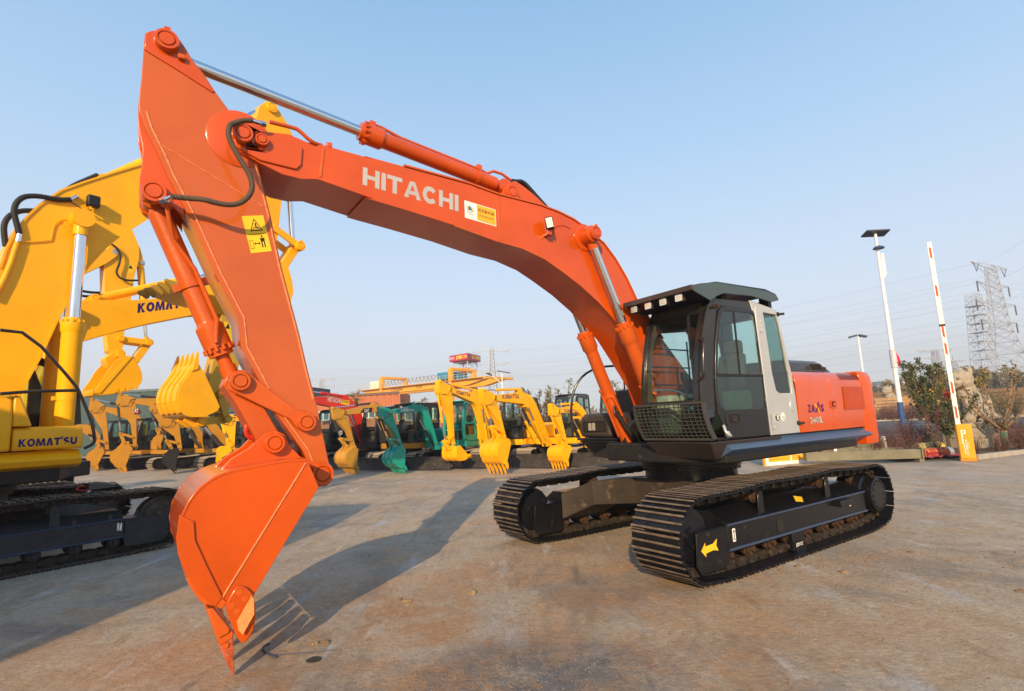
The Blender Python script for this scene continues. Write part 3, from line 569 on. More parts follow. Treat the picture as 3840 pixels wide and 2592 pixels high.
# boom cylinders
ft = (.80, 1.20)
for y in (.36, -.36):
    hyd(ex, ft, cp, y, .085, .052, .60, ORANGE_D, CHROME, 'boom_cylinder', 1.25)
    b = MB(); b.prism([(ft[0] - .12, 1.07), (ft[0] + .14, 1.07), (ft[0] + .10, 1.24), (ft[0], 1.32), (ft[0] - .1, 1.24)], y - .14, y - .10); b.prism([(ft[0] - .12, 1.07), (ft[0] + .14, 1.07), (ft[0] + .10, 1.24), (ft[0], 1.32), (ft[0] - .1, 1.24)], y + .10, y + .14); b.build('cylinder_foot_bracket', BLKM, ex, .004)
    d = Vector((cp[0] - ft[0], 0, cp[1] - ft[1])).normalized(); nrm = Vector((d.z, 0, -d.x)); F0 = Vector((ft[0], y, ft[1]))
    b = MB(); b.tube([F0 + d * .25 + nrm * .11, F0 + d * .85 + nrm * .115, F0 + d * .93 + nrm * .08 + Vector((0, -.07, 0)), F0 + d * .80 + nrm * .04 + Vector((0, .11, 0)), F0 + d * .52 + nrm * .03 + Vector((0, .13, 0))], .018); b.lathe([(.098, -.02), (.098, .02)], (0, 0, 0), 'z', 24)
    k = len(b.v) - 48; Mx = d.to_track_quat('Z', 'Y').to_matrix().to_4x4(); Mx.translation = F0 + d * .82
    for i in range(k, len(b.v)): b.v[i] = tuple(Mx @ Vector(b.v[i]))
    b.build('cylinder_pipe', ORANGE_D, ex)
for y0, dx in ((-.29, 0), (-.24, .07)):
    hose(ex, [(1.08 + dx, y0, 1.72), (1.0 + dx, y0 + .05, 1.55), (.86 + dx, y0 + .1, 1.32), (.6, y0 + .15, 1.2), (.4, y0 + .2, 1.2)], .022, RUBBER, ribs=True)
    b = MB(); b.cyl((1.09 + dx, y0, 1.70), (1.11 + dx, y0, 1.80), .02, n=8); b.build('hose_fitting', CHROME, ex)
# arm cylinder
a0, a1 = T['boom_pins'][2], T['arm_pins'][0]
A0 = (3.01, 4.40)
hyd(ex, A0, (a1[0] - .0, a1[1] + .04), 0, .082, .052, .505, ORANGE, CHROME, 'arm_cylinder', 1.30, headlen=.26)
dA = Vector((a1[0] - A0[0], 0, a1[1] + .04 - A0[1])).normalized(); nA = Vector((-dA.z, 0, dA.x)); PA = Vector((A0[0], .0, A0[1]))
b = MB(); b.tube([PA + dA * 1.62 + nA * .13, PA + dA * 1.52 + nA * .135, PA + dA * 1.3 + nA * .105, PA + dA * .35 + nA * .11, PA + dA * .22 + nA * .10, PA + dA * .14 + nA * .16, PA + dA * .02 + nA * .17, PA - dA * .13 + nA * .13], .017, 10)
b.build('cylinder_pipe', ORANGE, ex)
for t in (1.62, .35):
    b = MB(); Mx = dA.to_track_quat('Z', 'Y').to_matrix().to_4x4(); Mx.translation = PA + dA * t; b.lathe([(.092, -.02), (.092, .02)], n=24); b.box(-.05, .05, .08, .14, -.03, .03); b.xf(Mx); b.build('pipe_clamp', ORANGE, ex)
b = 0
for k in (0, 1):
    P0 = PA - dA * .13 + nA * .13; hose(ex, [P0 + Vector((.02, .05 * k, -.05 * k)), P0 + Vector((-.12, .05 * k, .02)), (2.60, .02 + .06 * k, 4.42 - .04 * k), (2.42, .04 + .06 * k, 4.22), (2.25, .05 + .06 * k, 4.06), (2.15, .05 + .06 * k, 3.96)], .024, RUBBER, ribs=True)
for x, z in ((3.52, 4.15), (5.10, 4.215)): MB().box(x - .025, x + .025, .20, .28, z, z + .045).build('pipe_lug', ORANGE, boom, .004)
b = MB(); q = [(x, .30, z) for x, z in T['boom_pipe']]; q[0] = (q[0][0], .33, q[0][2]); q += [(q[-1][0] - .1, .25, q[-1][2] + .02)]; b.tube(smooth(q, 1), .018, 10); b.build('hydraulic_pipe', ORANGE, boom)
for L_ in (-.18, -.1, .06, .14):
    pth = [(5.1, L_, 4.25), (4.4, L_, 4.245), (3.6, L_, 4.225), (3.35, L_, 4.2)]; b = MB(); b.tube(pth, .017, 8); b.build('hydraulic_pipe', ORANGE, boom)
# marks on the boom
h = T['hitachi']; blocks(boom, 'HITACHI', GREYT, (h[0][0], .2815, h[0][1] - .004), (h[1][0] - h[0][0], 0, h[1][1] - h[0][1] + .012), (-.03, 0, 1), .178, hypot(h[1][0] - h[0][0], h[1][1] - h[0][1]))
tk = T['toaks']; xl, xm, xr = tk[0][0], tk[0][0] + (tk[1][0] - tk[0][0]) * .39, tk[1][0]; zb, zt = tk[3][1] + .0, tk[0][1]
b = MB(); b.add([(xl, .2818, zb), (xr, .2818, zb - .03), (xr, .2818, zt - .03), (xl, .2818, zt)], [(0, 1, 2, 3)]); dl = b.build('dealer_decal', WHITE, boom)
b = MB(); b.add([(xm, .2824, zb + .001), (xr + .006, .2824, zb - .022), (xr + .006, .2824, zt - .036), (xm, .2824, zt - .018)], [(0, 1, 2, 3)]); b.build('decal_field', STKO, dl)
dz = (-.03) / (xr - xl)
dd = Vector((xr - xl, 0, -.03))
text('decal_lettering', '塔克斯机械', INKB, dl, (xm - .012, .283, zb + .098), dd, (0, 0, 1), .042, 0, .205, None, 1, .01)
text('decal_lettering', 'TOAKS MACHINERY', INKB, dl, (xm - .012, .283, zb + .052), dd, (0, 0, 1), .017, 0, .205, None, 1, .01)
text('decal_lettering', 'TOAKS', mat('ink_grey', (.2, .2, .22), .6), dl, (xl - .03, .283, zb + .045), dd, (0, 0, 1), .018, 0, .085, None, 1.2, .01)
for i, (cl, a) in enumerate((((.7, .25, .05), 0), ((.02, .2, .5), 1), ((.02, .25, .4), 2), ((.8, .5, .05), 3))):
    x = xl - .045 - .016 * i; b = MB(); b.add([(x + .012, .283, zb + .095), (x - .018, .283, zb + .09), (x - .002, .283, zb + .15 - .012 * abs(i - 1)), (x + .012, .283, zb + .13)], [(0, 1, 2, 3)]); b.build('sail_mark', mat('sail%d' % i, cl, .5), dl)
b = MB(); b.tube([(xl - .025, .283, zb + .085), (xl - .07, .283, zb + .068), (xl - .115, .283, zb + .09)], .002, 6); b.build('wave_mark', NAVY, dl)
# work light on the boom
wl = T['worklight'][0]
w_ = MB().box(wl[0] - .055, wl[0] + .055, .33, .42, wl[1] - .075, wl[1] + .065); M_ = Matrix.Translation((wl[0], .38, wl[1])) @ Matrix.Rotation(radians(12), 4, 'Y') @ Matrix.Rotation(radians(50), 4, 'Z') @ Matrix.Translation((-wl[0], -.38, -wl[1]))
w_.xf(M_); wo = w_.build('work_light', BLKM, boom, .012)
b = MB(); b.box(wl[0] + .056, wl[0] + .062, .338, .412, wl[1] - .062, wl[1] + .05); b.xf(M_); b.build('lens', LENS, wo)
b = MB(); b.box(wl[0] - .03, wl[0] + .03, .28, .37, wl[1] - .135, wl[1] - .12); b.box(wl[0] - .03, wl[0] + .03, .36, .372, wl[1] - .135, wl[1] - .05); b.build('lamp_bracket', ORANGE, wo)
b = MB(); b.tube(smooth([(wl[0] - .03, .33, wl[1] - .12), (wl[0] - .12, .285, wl[1] - .10), (wl[0] - .15, .285, wl[1] + .02), (wl[0] - .30, .285, wl[1] + .06), (wl[0] - .40, .285, wl[1] + .03)], 2), .004, 6); b.build('lamp_wire', REDK, wo)
# --- arm
arm = MB().prism(T['arm'], -.215, .22).build('arm', ORANGE_REFL, ex, .006)
br = MB(); 
for y in (-.17, .13): br.prism(T['arm_bracket'], y, y + .04)
br.build('cylinder_bracket', ORANGE, arm, .004)
MB().prism(T['arm_top_plate'], .218, .232).build('reinforcing_plate', ORANGE, arm, .003)
for ln in (T['weld'][:2], T['weld2'], [T['arm'][i] for i in (11, 12, 13, 14, 15, 16, 17)], [(5.88 - .09, 2.505), (6.258 - .09, 3.499)]):
    pass
b = MB(); ed = T['arm'][11:19]; b.tube([(x + .02, .222, z) for x, z in ed], .008, 6); b.tube([(x, .2215, z) for x, z in T['weld2']], .004, 6)
fe = T['arm'][24:37]; b.tube([(x - .045, .222, z) for x, z in fe], .007, 6); b.build('weld_seam', mat('orange_weld', (.74, .22, .08), .32, 0, .5, .4, 30, .8, 80), arm)  # seams brighter than the arm, the glint of the beads put into the colour
b = MB(); b.lathe([(.25, .21), (.25, .226), (.24, .232), (0, .233)], (T['boss'][0][0] + .02, 0, T['boss'][0][1] - .02), 'y', 40); b.build('pivot_plate', ORANGE, arm)
ap = T['arm_pins']
pin(ex, ap[0][0], ap[0][1], .22, .29, .088, ORANGE); pin(ex, ap[1][0], ap[1][1], .165, .22, .088, ORANGE); pin(ex, ap[1][0], ap[1][1], -.165, -.22, .088, ORANGE)
b = MB(); b.box(ap[0][0] - .13, ap[0][0] - .08, .235, .27, ap[0][1] - .12, ap[0][1] - .08); b.build('grease_block', ORANGE_D, arm, .005)
# warning label on the arm
st = T['sticker']; q = [(x, .2215, z) for x, z in st]; sk = MB().add(q, [(0, 1, 2, 3)]).build('warning_label', STKY, arm)
def SK(u, v, y=.2225):   # u 0..1 left-right, v 0..1 bottom-top in label
    a = Vector(q[0]); b_ = Vector(q[1]); c = Vector(q[2]); d_ = Vector(q[3]); p = (d_ * (1 - u) + c * u) * (1 - v) + (a * (1 - u) + b_ * u) * v; p.y = y; return p
def sk_poly(pts, y=.2225): 
    b_ = MB(); b_.add([SK(u, v, y) for u, v in pts], [tuple(range(len(pts)))]); return b_
sk_poly([(.22, .58), (.82, .58), (.52, .93)]).build('triangle_symbol', INKB, sk); sk_poly([(.29, .605), (.75, .605), (.52, .88)], .2229).build('triangle_symbol', STKY, sk)
for pts in ([(.50, .65), (.56, .65), (.58, .80), (.50, .80)], [(.38, .63), (.50, .68), (.49, .70), (.37, .66)], [(.58, .64), (.66, .64), (.64, .70), (.57, .69)]): sk_poly(pts, .2232).build('falling_object_symbol', INKB, sk)
for pts in ([(.60, .28), (.78, .28), (.80, .38), (.58, .38)], [(.60, .12), (.66, .12), (.66, .28), (.60, .28)], [(.72, .12), (.78, .12), (.78, .28), (.72, .28)], [(.65, .40), (.73, .40), (.73, .45), (.65, .45)], [(.26, .24), (.34, .285), (.34, .25), (.48, .25), (.48, .285), (.56, .24), (.48, .195), (.48, .23), (.34, .23), (.34, .195)]): sk_poly(pts).build('keep_clear_symbol', INKB, sk)
b = MB()
for a, c in (((.06, .12), (.22, .12)), ((.22, .12), (.22, .33)), ((.22, .33), (.06, .33)), ((.06, .33), (.06, .12)), ((.02, .5), (.98, .5))): b.tube([SK(*a), SK(*c)], .0018, 4)
b.build('label_outline', INKB, sk)
# bucket cylinder, along the front of the arm
LP, BP = T['link_pin'][0], T['ear_pins'][1]; TP = T['ear_pins'][0]; GP = ap[2]
LP = (LP[0], LP[1])
hyd(ex, (ap[1][0], ap[1][1]), LP, 0, .082, .052, .825, ORANGE_D, ORANGE_D, 'bucket_cylinder', 1.30, headlen=.28)
dB = Vector((LP[0] - ap[1][0], 0, LP[1] - ap[1][1])).normalized(); nB = Vector((0, 1, 0)); PB = Vector((ap[1][0], 0, ap[1][1])); eB = dB.cross(nB)
b = MB(); b.tube([(ap[1][0] - .09, .22, ap[1][1] - .06), (ap[1][0] - .095, .20, ap[1][1] - .14), PB + dB * .36 + nB * .12 - eB * .0, PB + dB * .62 + nB * .09 + eB * -.06, PB + dB * 1.06 + nB * .09 + eB * -.06, PB + dB * 1.14 + nB * .12 + eB * -.02, PB + dB * 1.24 + nB * .125 + eB * .02], .017, 10)
b.build('cylinder_pipe', ORANGE_D, ex)
b = MB(); Mx = dB.to_track_quat('Z', 'Y').to_matrix().to_4x4(); Mx.translation = PB + dB * .72; b.lathe([(.094, -.028), (.094, .028)], n=24); b.box(-.03, .03, -.13, .13, -.028, .028); b.xf(Mx); b.build('pipe_clamp', ORANGE_D, ex)
# bucket links
b = MB()
for y in (.23, -.27): 
    d = Vector((GP[0] - LP[0], GP[1] - LP[1])); L_ = d.length; d.normalize(); nn = Vector((-d.y, d.x)); A_ = Vector(LP); B_ = Vector(GP)
    def q_(p, t, w): return tuple(p + d * t + nn * w)
    b.prism([q_(A_, -.07, -.03), q_(A_, -.03, -.095), q_(A_, .08, -.085), q_(B_, -.12, -.045), q_(B_, -.05, -.075), q_(B_, .05, -.06), q_(B_, .08, .0), q_(B_, .05, .06), q_(B_, -.05, .075), q_(B_, -.12, .045), q_(A_, .08, .085), q_(A_, -.03, .095), q_(A_, -.07, .03)], y, y + .045)
b.build('idler_link', ORANGE_D, ex, .008)
d = Vector((BP[0] - LP[0], BP[1] - LP[1])); L_ = d.length; d.normalize(); nn = Vector((-d.y, d.x)); A_ = Vector(LP); B_ = Vector(BP)
b = MB(); b.prism([q_(A_, -.09, -.04), q_(A_, -.03, -.10), q_(A_, .12, -.085), q_(B_, -.12, -.085), q_(B_, .03, -.09), q_(B_, .09, 0), q_(B_, .03, .09), q_(B_, -.12, .085), q_(A_, .12, .085), q_(A_, -.03, .10), q_(A_, -.09, .04)], -.17, .17); b.build('bucket_link', ORANGE_D, ex, .01)
pin(ex, LP[0], LP[1], .26, .33, .075, ORANGE_D); pin(ex, GP[0], GP[1], .22, .31, .075, ORANGE_D)
# hose from boom pipe across the arm
hp = T['hose']; hz = [(x, .34 + (.10 if 3 < i < 16 else .03), z) for i, (x, z) in enumerate(hp)]; hz[0] = (hz[0][0], .33, hz[0][2]); hz[-1] = (hz[-1][0], .25, hz[-1][2])
hose(ex, hz[1:-1], .021, HOSEB, 'hose', ribs=True)
b = MB(); b.cyl(hz[0], hz[1], .018, n=10); b.cyl(hz[0], Vector(hz[0]).lerp(Vector(hz[1]), .4), .026, n=6); b.build('hose_fitting', CHROME, ex)
b = MB(); b.cyl(hz[-2], hz[-1], .018, n=10); b.cyl(Vector(hz[-2]).lerp(Vector(hz[-1]), .5), hz[-1], .026, n=6); b.build('hose_fitting', CHROME, ex)
b = MB(); b.box(ap[1][0] - .125, ap[1][0] - .055, .19, .26, ap[1][1] - .115, ap[1][1] - .045); b.build('pipe_elbow', ORANGE_D, ex, .008)
# ================= cab of the orange excavator =================
S_ = T['side']; CI, CO = .44, 1.30       # inner (boom side) and outer y of the cab
cab = MB().box(-.55, 1.12, CI + .03, CO - .04, 1.335, 1.36).build('cab', BODYB, ex)
front_edge = [(.97, 1.34), (1.27, 1.36), (1.37, 1.50), (1.405, 1.755), (1.375, 2.02), (1.33, 2.28), (1.262, 2.55), (1.15, 2.83), (1.07, 2.93), (.98, 2.975)]
fe_s = [tuple(p) for p in smooth(front_edge, 1)]
dw, dl_, rw = T['dwin'], T['dlow'], T['rwin']
seamx = .145
blk = fe_s + [(.26, 3.0), (.19, 2.985), (seamx + .01, 2.9), (.10, 2.1), (.075, 1.34)]
MB().prism(blk, CO - .045, CO - .012, holes=[offs(dw, .02), offs(dl_, .02)]).build('cab_side_frame', BLKG, cab, .008)
door = [(.93, 1.352), (1.06, 1.50), (1.135, 1.66), (1.13, 1.85), (1.11, 2.08), (1.05, 2.42), (.965, 2.72), (.93, 2.82), (.85, 2.88), (.72, 2.895), (.26, 2.90), (.20, 2.87), (.155, 2.6), (.125, 2.1), (.10, 1.352)]
dr = MB().prism(door, CO - .012, CO + .006, holes=[dw, dl_]).build('cab_door', mat('door_charcoal', (.014, .0145, .017), .32, 0, .4, .1, 3), cab, .005)
MB().prism(dw, CO - .008, CO - .003).build('door_window', GLASS, dr); MB().prism(dl_, CO - .008, CO - .003).build('door_window', GLASSD, dr)
b = MB(); b.box(dw[8][0] - .02, dw[0][0] + .02, CO - .002, CO + .012, 2.06, 2.085)
xm_ = .62
b.box(xm_ - .012, xm_ + .012, CO - .012, CO + .002, 2.08, 2.83); b.build('window_rail', BLKM, dr)
b = MB(); b.prism(rrect(.72, 1.0, 1.50, 1.64, .03), CO + .004, CO + .016, holes=[rrect(.745, .975, 1.52, 1.62, .025)]); h_ = b.build('door_handle', BLKG, dr, .004)
b = MB(); b.box(.75, .97, CO + .005, CO + .007, 1.522, 1.618, 1); b.box(.80, .90, CO + .005, CO + .02, 1.535, 1.60, 0); b.build('handle_lever', [BLKG, INKB], h_, .004)
# silver rear quarter
slv = [(.255, 3.012), (.20, 3.0), (.06, 2.99), (-.25, 2.95), (-.345, 2.92), (-.37, 2.85), (-.46, 2.45), (-.535, 2.10), (-.566, 1.84), (-.572, 1.345), (.085, 1.345), (.125, 2.1), (.17, 2.75)]
MB().prism(slv, CO - .04, CO + .0, holes=[rw]).build('cab_rear_quarter', SILVER, cab, .008)
MB().prism(rw, CO - .03, CO - .024).build('quarter_window', GLASSD, cab)
b = MB(); b.prism([(.135, 1.345), (.155, 2.1), (.185, 2.7), (.19, 2.9), (.16, 2.96), (.13, 2.9), (.115, 2.1), (.09, 1.345)], CO - .0, CO + .018); b.build('door_pillar_trim', SILVER, cab, .006)
for (x, z0, z1) in ((.115, 2.62, 2.78), (.055, 1.42, 1.60)):
    b = MB(); b.box(x - .012, x + .03, CO + .012, CO + .02, z0, z1)
    for q in range(3): z = z0 + (z1 - z0) * (q * .33 + .05); b.cyl((x - .016, CO + .022, z), (x - .016, CO + .022, z + (z1 - z0) * .25), .011, n=8)
    b.build('door_hinge', SILVER, cab)
b = MB(); b.lathe([(.055, 0), (.05, .008), (0, .009)], (0, 0, 0), 'y', 24); b.xf(Matrix.Translation((-.45, CO, 1.69)) @ Matrix.Scale(1.35, 4, (0, 0, 1))); b.build('filler_cap', SILVER, cab)
for x, z in ((-.545, 1.47), (-.36, 2.88)):
    b = MB(); b.cyl((x, CO, z), (x - .05, CO + .06, z), .016, n=10); b.cyl((x, CO - .0, z), (x, CO + .01, z), .03, n=12); b.build('rubber_stop', RUBBER, cab)
# round stickers on the silver panel
for x, cl, r_ in ((-.075, INKB, .052), (-.205, WHITE, .048)):
    b = MB(); b.lathe([(r_ + .005, 0), (0, .0005)], (x, CO + .001, 1.56), 'y', 24); s1 = b.build('round_sticker', WHITE, cab)
    b = MB(); b.lathe([(r_, .001), (0, .0012)], (x, CO + .001, 1.56), 'y', 24); b.build('sticker_disc', cl, s1)
    b = MB(); b.lathe([(r_ * .66, .002), (0, .0022)], (x, CO + .001, 1.56), 'y', 24); b.build('sticker_centre', WHITE if cl is WHITE else mat('ink_grey2', (.05, .06, .05), .6), s1)
    if cl is INKB:
        for q in range(5): a = radians(150 - 30 * q); b = MB(); b.box(-.006, .006, 0, .001, -.006, .006); b.xf(Matrix.Translation((x + .043 * cos(a), CO + .0045, 1.56 + .043 * sin(a)))); b.build('sticker_lettering', WHITE, s1)
        b = MB()
        for q in range(3): b.box(x - .022 + .014 * q, x - .012 + .014 * q, CO + .0045, CO + .005, 1.545 + .004 * q, 1.585 + .003 * q)
        b.box(x - .02, x + .018, CO + .0045, CO + .005, 1.528, 1.545); b.build('hand_symbol', WHITE, s1)
    else:
        for q in range(3): b = MB(); b.add([(x + .026 - .022 * q, CO + .0045, 1.545), (x + .012 - .022 * q, CO + .0045, 1.545), (x + .019 - .022 * q, CO + .0045, 1.585)], [(0, 1, 2)]); b.build('tree_symbol', mat('print_green', (.03, .3, .06), .6), s1)
        b = MB(); b.box(x - .03, x + .01, CO + .0045, CO + .005, 1.525, 1.535); b.build('sticker_lettering', REDK, s1)
# far side wall with windows (seen through the glass)
farw = [(-.50, 1.345), (1.20, 1.345)] + fe_s[2:] + [(.1, 2.99), (-.33, 2.92), (-.5, 2.2)]
w1 = [(1.20, 1.80), (1.24, 1.95), (1.20, 2.25), (1.10, 2.58), (1.03, 2.68), (.42, 2.74), (.38, 2.70), (.36, 1.85), (.40, 1.80)]
w2 = [(.24, 1.88), (.27, 2.70), (.22, 2.74), (-.22, 2.76), (-.30, 2.60), (-.38, 1.93), (-.34, 1.88)]
MB().prism(farw, CI, CI + .04, holes=[w1, w2]).build('cab_inner_wall', INNER, cab, .006)
for w in (w1, w2): MB().prism(w, CI + .012, CI + .017).build('side_window', GLASS, cab)
b = MB()
for i, z in enumerate((2.50, 2.26, 2.03, 1.86)): b.tube([(.32, CI - .06, z), (1.16 + (.02 if z < 2.3 else -.05 if z > 2.45 else 0), CI - .06, z)], .010, 8)
b.tube([(.34, CI - .06, 1.80), (.34, CI - .06, 2.62)], .012, 8); b.build('window_guard_rail', BLKG, cab)
b = MB(); b.tube(smooth([(1.30, .55, 1.95), (1.28, .6, 1.95), (1.0, .7, 1.94), (.85, .75, 1.80), (.5, .8, 1.80)], 2), .012, 8); b.build('grab_rail', mat('rail_blue_grey', (.07, .10, .14), .4), cab)
# windscreen, corner posts, header
def frame_sweep(edge, y0, y1, t):
    """strip following the front curve, thickness t inwards"""
    inn = [(x - t, z) for x, z in edge]; return inn[::-1] + edge
fe2 = [p for p in fe_s if 1.34 <= p[1]]
for y0, y1 in ((CO - .10, CO - .002), (CI, CI + .045)): MB().prism(frame_sweep(fe2, 0, 0, .07), y0, y1).build('corner_post', BLKG, cab, .015)
ws = [p for p in fe_s if 1.76 < p[1] < 2.93]; 
b = MB(); n_ = len(ws); b.add([(x - .02, CI + .04, z) for x, z in ws] + [(x - .02, CO - .09, z) for x, z in ws], [(i, i + 1, n_ + i + 1, n_ + i) for i in range(n_ - 1)]); b.build('windscreen', GLASS, cab)
ws = [p for p in fe_s if 1.35 < p[1] < 1.80]
b = MB(); n_ = len(ws); b.add([(x - .02, CI + .04, z) for x, z in ws] + [(x - .02, CO - .09, z) for x, z in ws], [(i, i + 1, n_ + i + 1, n_ + i) for i in range(n_ - 1)]); b.build('lower_windscreen', GLASSD, cab)
MB().box(1.35, 1.405, CI + .03, CO - .09, 1.755, 1.80).build('windscreen_bar', BLKM, cab, .006); MB().box(1.06, 1.12, CI + .03, CO - .09, 2.80, 2.93).build('windscreen_bar', BLKM, cab, .006)
b = MB(); b.cyl((1.27, 1.14, 2.78), (1.36, 1.17, 2.25), .006, n=6); b.box(1.29, 1.31, 1.14, 1.165, 2.2, 2.75); b.build('wiper', BLKM, cab)
# roof and header
MB().prism([(1.05, 2.93), (.95, 2.985), (.26, 3.01), (-.22, 2.96), (-.34, 2.92), (-.34, 2.86), (1.10, 2.88)], CI, CO - .008).build('cab_roof', BLKG, cab, .02)
b = MB(); b.prism([(-.335, 2.90), (-.56, 1.85), (-.57, 1.36), (-.54, 1.36), (-.53, 1.85), (-.30, 2.90)], CI, CO - .04); 
b = MB(); b.box(-.57, -.54, CI, CO - .04, 1.345, 1.95); b.box(-.57, -.33, CI, CI + .06, 1.9, 2.9); b.build('cab_rear_wall', INNER, cab)
b = MB(); b.hexa([(-.545, CI + .05, 1.9), (-.54, CO - .05, 1.9), (-.535, CO - .05, 1.9), (-.54, CI + .05, 1.9), (-.345, CI + .05, 2.86), (-.345, CO - .05, 2.86), (-.34, CO - .05, 2.86), (-.34, CI + .05, 2.86)]); b.build('rear_window', GLASS, cab)
# roof rock guard: bent plate with a sloping visor and four lamps
rg = T['roofg']
gd = MB(); gd.prism(rg, 1.345, 1.36); gy = .36
top = rg[1:5]
def plate(b, pts, y0, y1, t=.012):
    for (xa, za), (xb, zb) in zip(pts, pts[1:]): b.hexa([(xa, y0, za - t), (xa, y1, za - t), (xb, y1, zb - t), (xb, y0, zb - t), (xa, y0, za), (xa, y1, za), (xb, y1, zb), (xb, y0, zb)])
tp = [(rg[0][0], rg[0][1]), (rg[2][0], rg[2][1] + .012), (rg[3][0], rg[3][1] + .02), (rg[4][0], rg[4][1] + .01)]
plate(gd, tp, gy, 1.36); gd.prism([(x, z) for x, z in rg], gy, gy + .012)
gd.box(rg[5][0] - .0, rg[5][0] + .012, gy, 1.36, rg[6][1], rg[5][1])
go = gd.build('roof_guard', ROOFG, ex, .004)
fx, fz = rg[0]
vb = MB(); vb.box(fx - .01, fx + .02, gy - .02, 1.37, fz - .055, fz + .005); vb.build('guard_front_lip', BODYB, go, .006)
vb = MB(); vb.hexa([(fx - .02, gy, fz - .06), (fx - .02, 1.34, fz - .06), (1.08, 1.34, 2.93), (1.08, gy, 2.93), (fx - .02, gy, fz - .05), (fx - .02, 1.34, fz - .05), (1.08, 1.34, 2.94), (1.08, gy, 2.94)]); vb.build('guard_soffit', mat('soffit_navy_black', (.010, .012, .03), .4), go)
for k in range(4):
    y = 1.16 - .225 * k; z = fz - .10; MB().box(fx - .07, fx - .02, y - .055, y + .055, z - .045, z + .045).build('roof_lamp', BLKM, go, .008)
    b = MB(); b.prism(rrect(y - .048, y + .048, z - .038, z + .038, .012, 3), fx - .019, fx - .013, 'x'); L1_ = b.build('lamp_lens', LENS, go)
    b = MB()
    for q in range(6): b.box(fx - .013, fx - .010, y - .040 + .014 * q, y - .030 + .014 * q, z - .02, z - .008)
    for q in range(5): b.box(fx - .013, fx - .010, y - .034 + .014 * q, y - .024 + .014 * q, z + .004, z + .016)
    b.build('led_cluster', mat('led_amber', (.75, .62, .40), .15, .7), L1_)
for x in (.85, .0): 
    b = MB(); b.cyl((x, 1.18, tp[1][1] + .0), (x, 1.18, tp[1][1] + .004), .022, n=12); b.xf(Matrix.Translation((0, 0, .0 if x > .5 else -.01))); b.build('bolt_hole', INKB, go)
for x in (.75, -.25): MB().box(x - .04, x + .04, CO - .15, CO - .03, 2.95, rg[3][1] - .0 if x < 0 else 3.06).build('guard_mount', BLKM, go)
# front mesh guard
gx = 1.47; gxb = 1.28
def GP_(u, v):      # v 0 bottom .. 1 top on the slightly leaning mesh panel
    return (gx - (1 - v) ** 2 * .14, .40 + u * .96, 1.365 + v * .40)
b = MB()
for i in range(16):
    u = i / 15; b.tube([GP_(u, v / 4) for v in range(5)], .0055, 5)
for j in range(11):
    b.tube([Vector(GP_(u / 3, j / 10)) + Vector((.008, 0, 0)) for u in range(4)], .0055, 5)
mg = b.build('mesh_guard', mat('mesh_grey', (.05, .05, .047), .45), ex)
for u in (-.005, 1.005):
    b = MB(); pts = [GP_(u, v / 4) for v in range(5)]
    for p, q in zip(pts, pts[1:]): b.hexa([(p[0] - .05, p[1] - .006, p[2]), (p[0] + .03, p[1] - .006, p[2]), (p[0] + .03, p[1] + .006, p[2]), (p[0] - .05, p[1] + .006, p[2]), (q[0] - .05, q[1] - .006, q[2]), (q[0] + .03, q[1] - .006, q[2]), (q[0] + .03, q[1] + .006, q[2]), (q[0] - .05, q[1] + .006, q[2])])
    b.build('guard_frame', mat('mesh_frame', (.045, .044, .042), .45), mg)
for v in (0, 1): b = MB(); p, q = GP_(0, v), GP_(1, v); b.box(p[0] - .01, p[0] + .02, p[1], q[1], p[2] - .012, p[2] + .012); b.build('guard_frame', mat('mesh_frame', (.045, .044, .042), .45), mg)
b = MB(); b.box(1.33, 1.335, 1.10, 1.18, 1.70, 1.745); b.build('blue_tag', mat('tag_blue', (.02, .35, .6), .5), cab)
# handrail, mirror hook
hr = T['rail']; hose(ex, [(hr[0][0] - .02, 1.27, hr[0][1] + .04)] + [(x, 1.35, z) for x, z in hr] + [(hr[-1][0], 1.27, hr[-1][1] - .04)], .020, BLKG, 'grab_handle', n=12)
b = MB(); b.tube(smooth([(1.06, 1.31, 1.50), (1.10, 1.36, 1.42), (1.02, 1.37, 1.38), (.99, 1.31, 1.40)], 2), .016, 8); b.lathe([(.04, 0), (.04, .02), (.02, .035), (0, .035)], (1.0, 1.30, 1.40), 'y', 12); b.build('door_catch', SILVER, cab)
b = MB(); b.cyl((1.0, 1.3, 2.86), (1.0, 1.36, 2.86), .02, n=8); b.build('catch_stud', RUST, cab)
# interior
b = MB(); b.box(.12, .62, .62, 1.10, 1.72, 1.84); b.hexa([(.12, .64, 1.80), (.24, .64, 1.80), (.24, 1.08, 1.80), (.12, 1.08, 1.80), (.0, .68, 2.40), (.12, .68, 2.40), (.12, 1.04, 2.40), (.0, 1.04, 2.40)]); se = b.build('operator_seat', SEAT, cab, .05)
MB().box(-.03, .10, .73, .99, 2.38, 2.58).build('headrest', SEAT, se, .05)
MB().box(.15, .55, .66, 1.06, 1.36, 1.72).build('seat_base', INNER, cab, .02)
for y in (.53, 1.14): 
    MB().box(.25, .72, y - .06, y + .06, 1.60, 1.90).build('side_console', GREENC, cab, .03)
    b = MB(); b.cyl((.66, y, 1.90), (.68, y, 2.08), .012, n=8); b.lathe([(.02, 2.06), (.03, 2.10), (.028, 2.16), (.01, 2.19)], (.68, y, 0), n=10); b.lathe([(.05, 1.90), (.045, 1.92), (.04, 1.94), (.032, 1.96), (.03, 1.98)], (.66, y, 0), n=12); b.build('joystick', INKB, cab)
b = MB()
for y in (.80, .90): b.tube([(.95, y, 1.36), (1.02, y, 1.7), (.98, y, 1.95)], .011, 6); b.box(1.0, 1.12, y - .04, y + .04, 1.40, 1.42)
b.build('travel_lever', BLKM, cab)
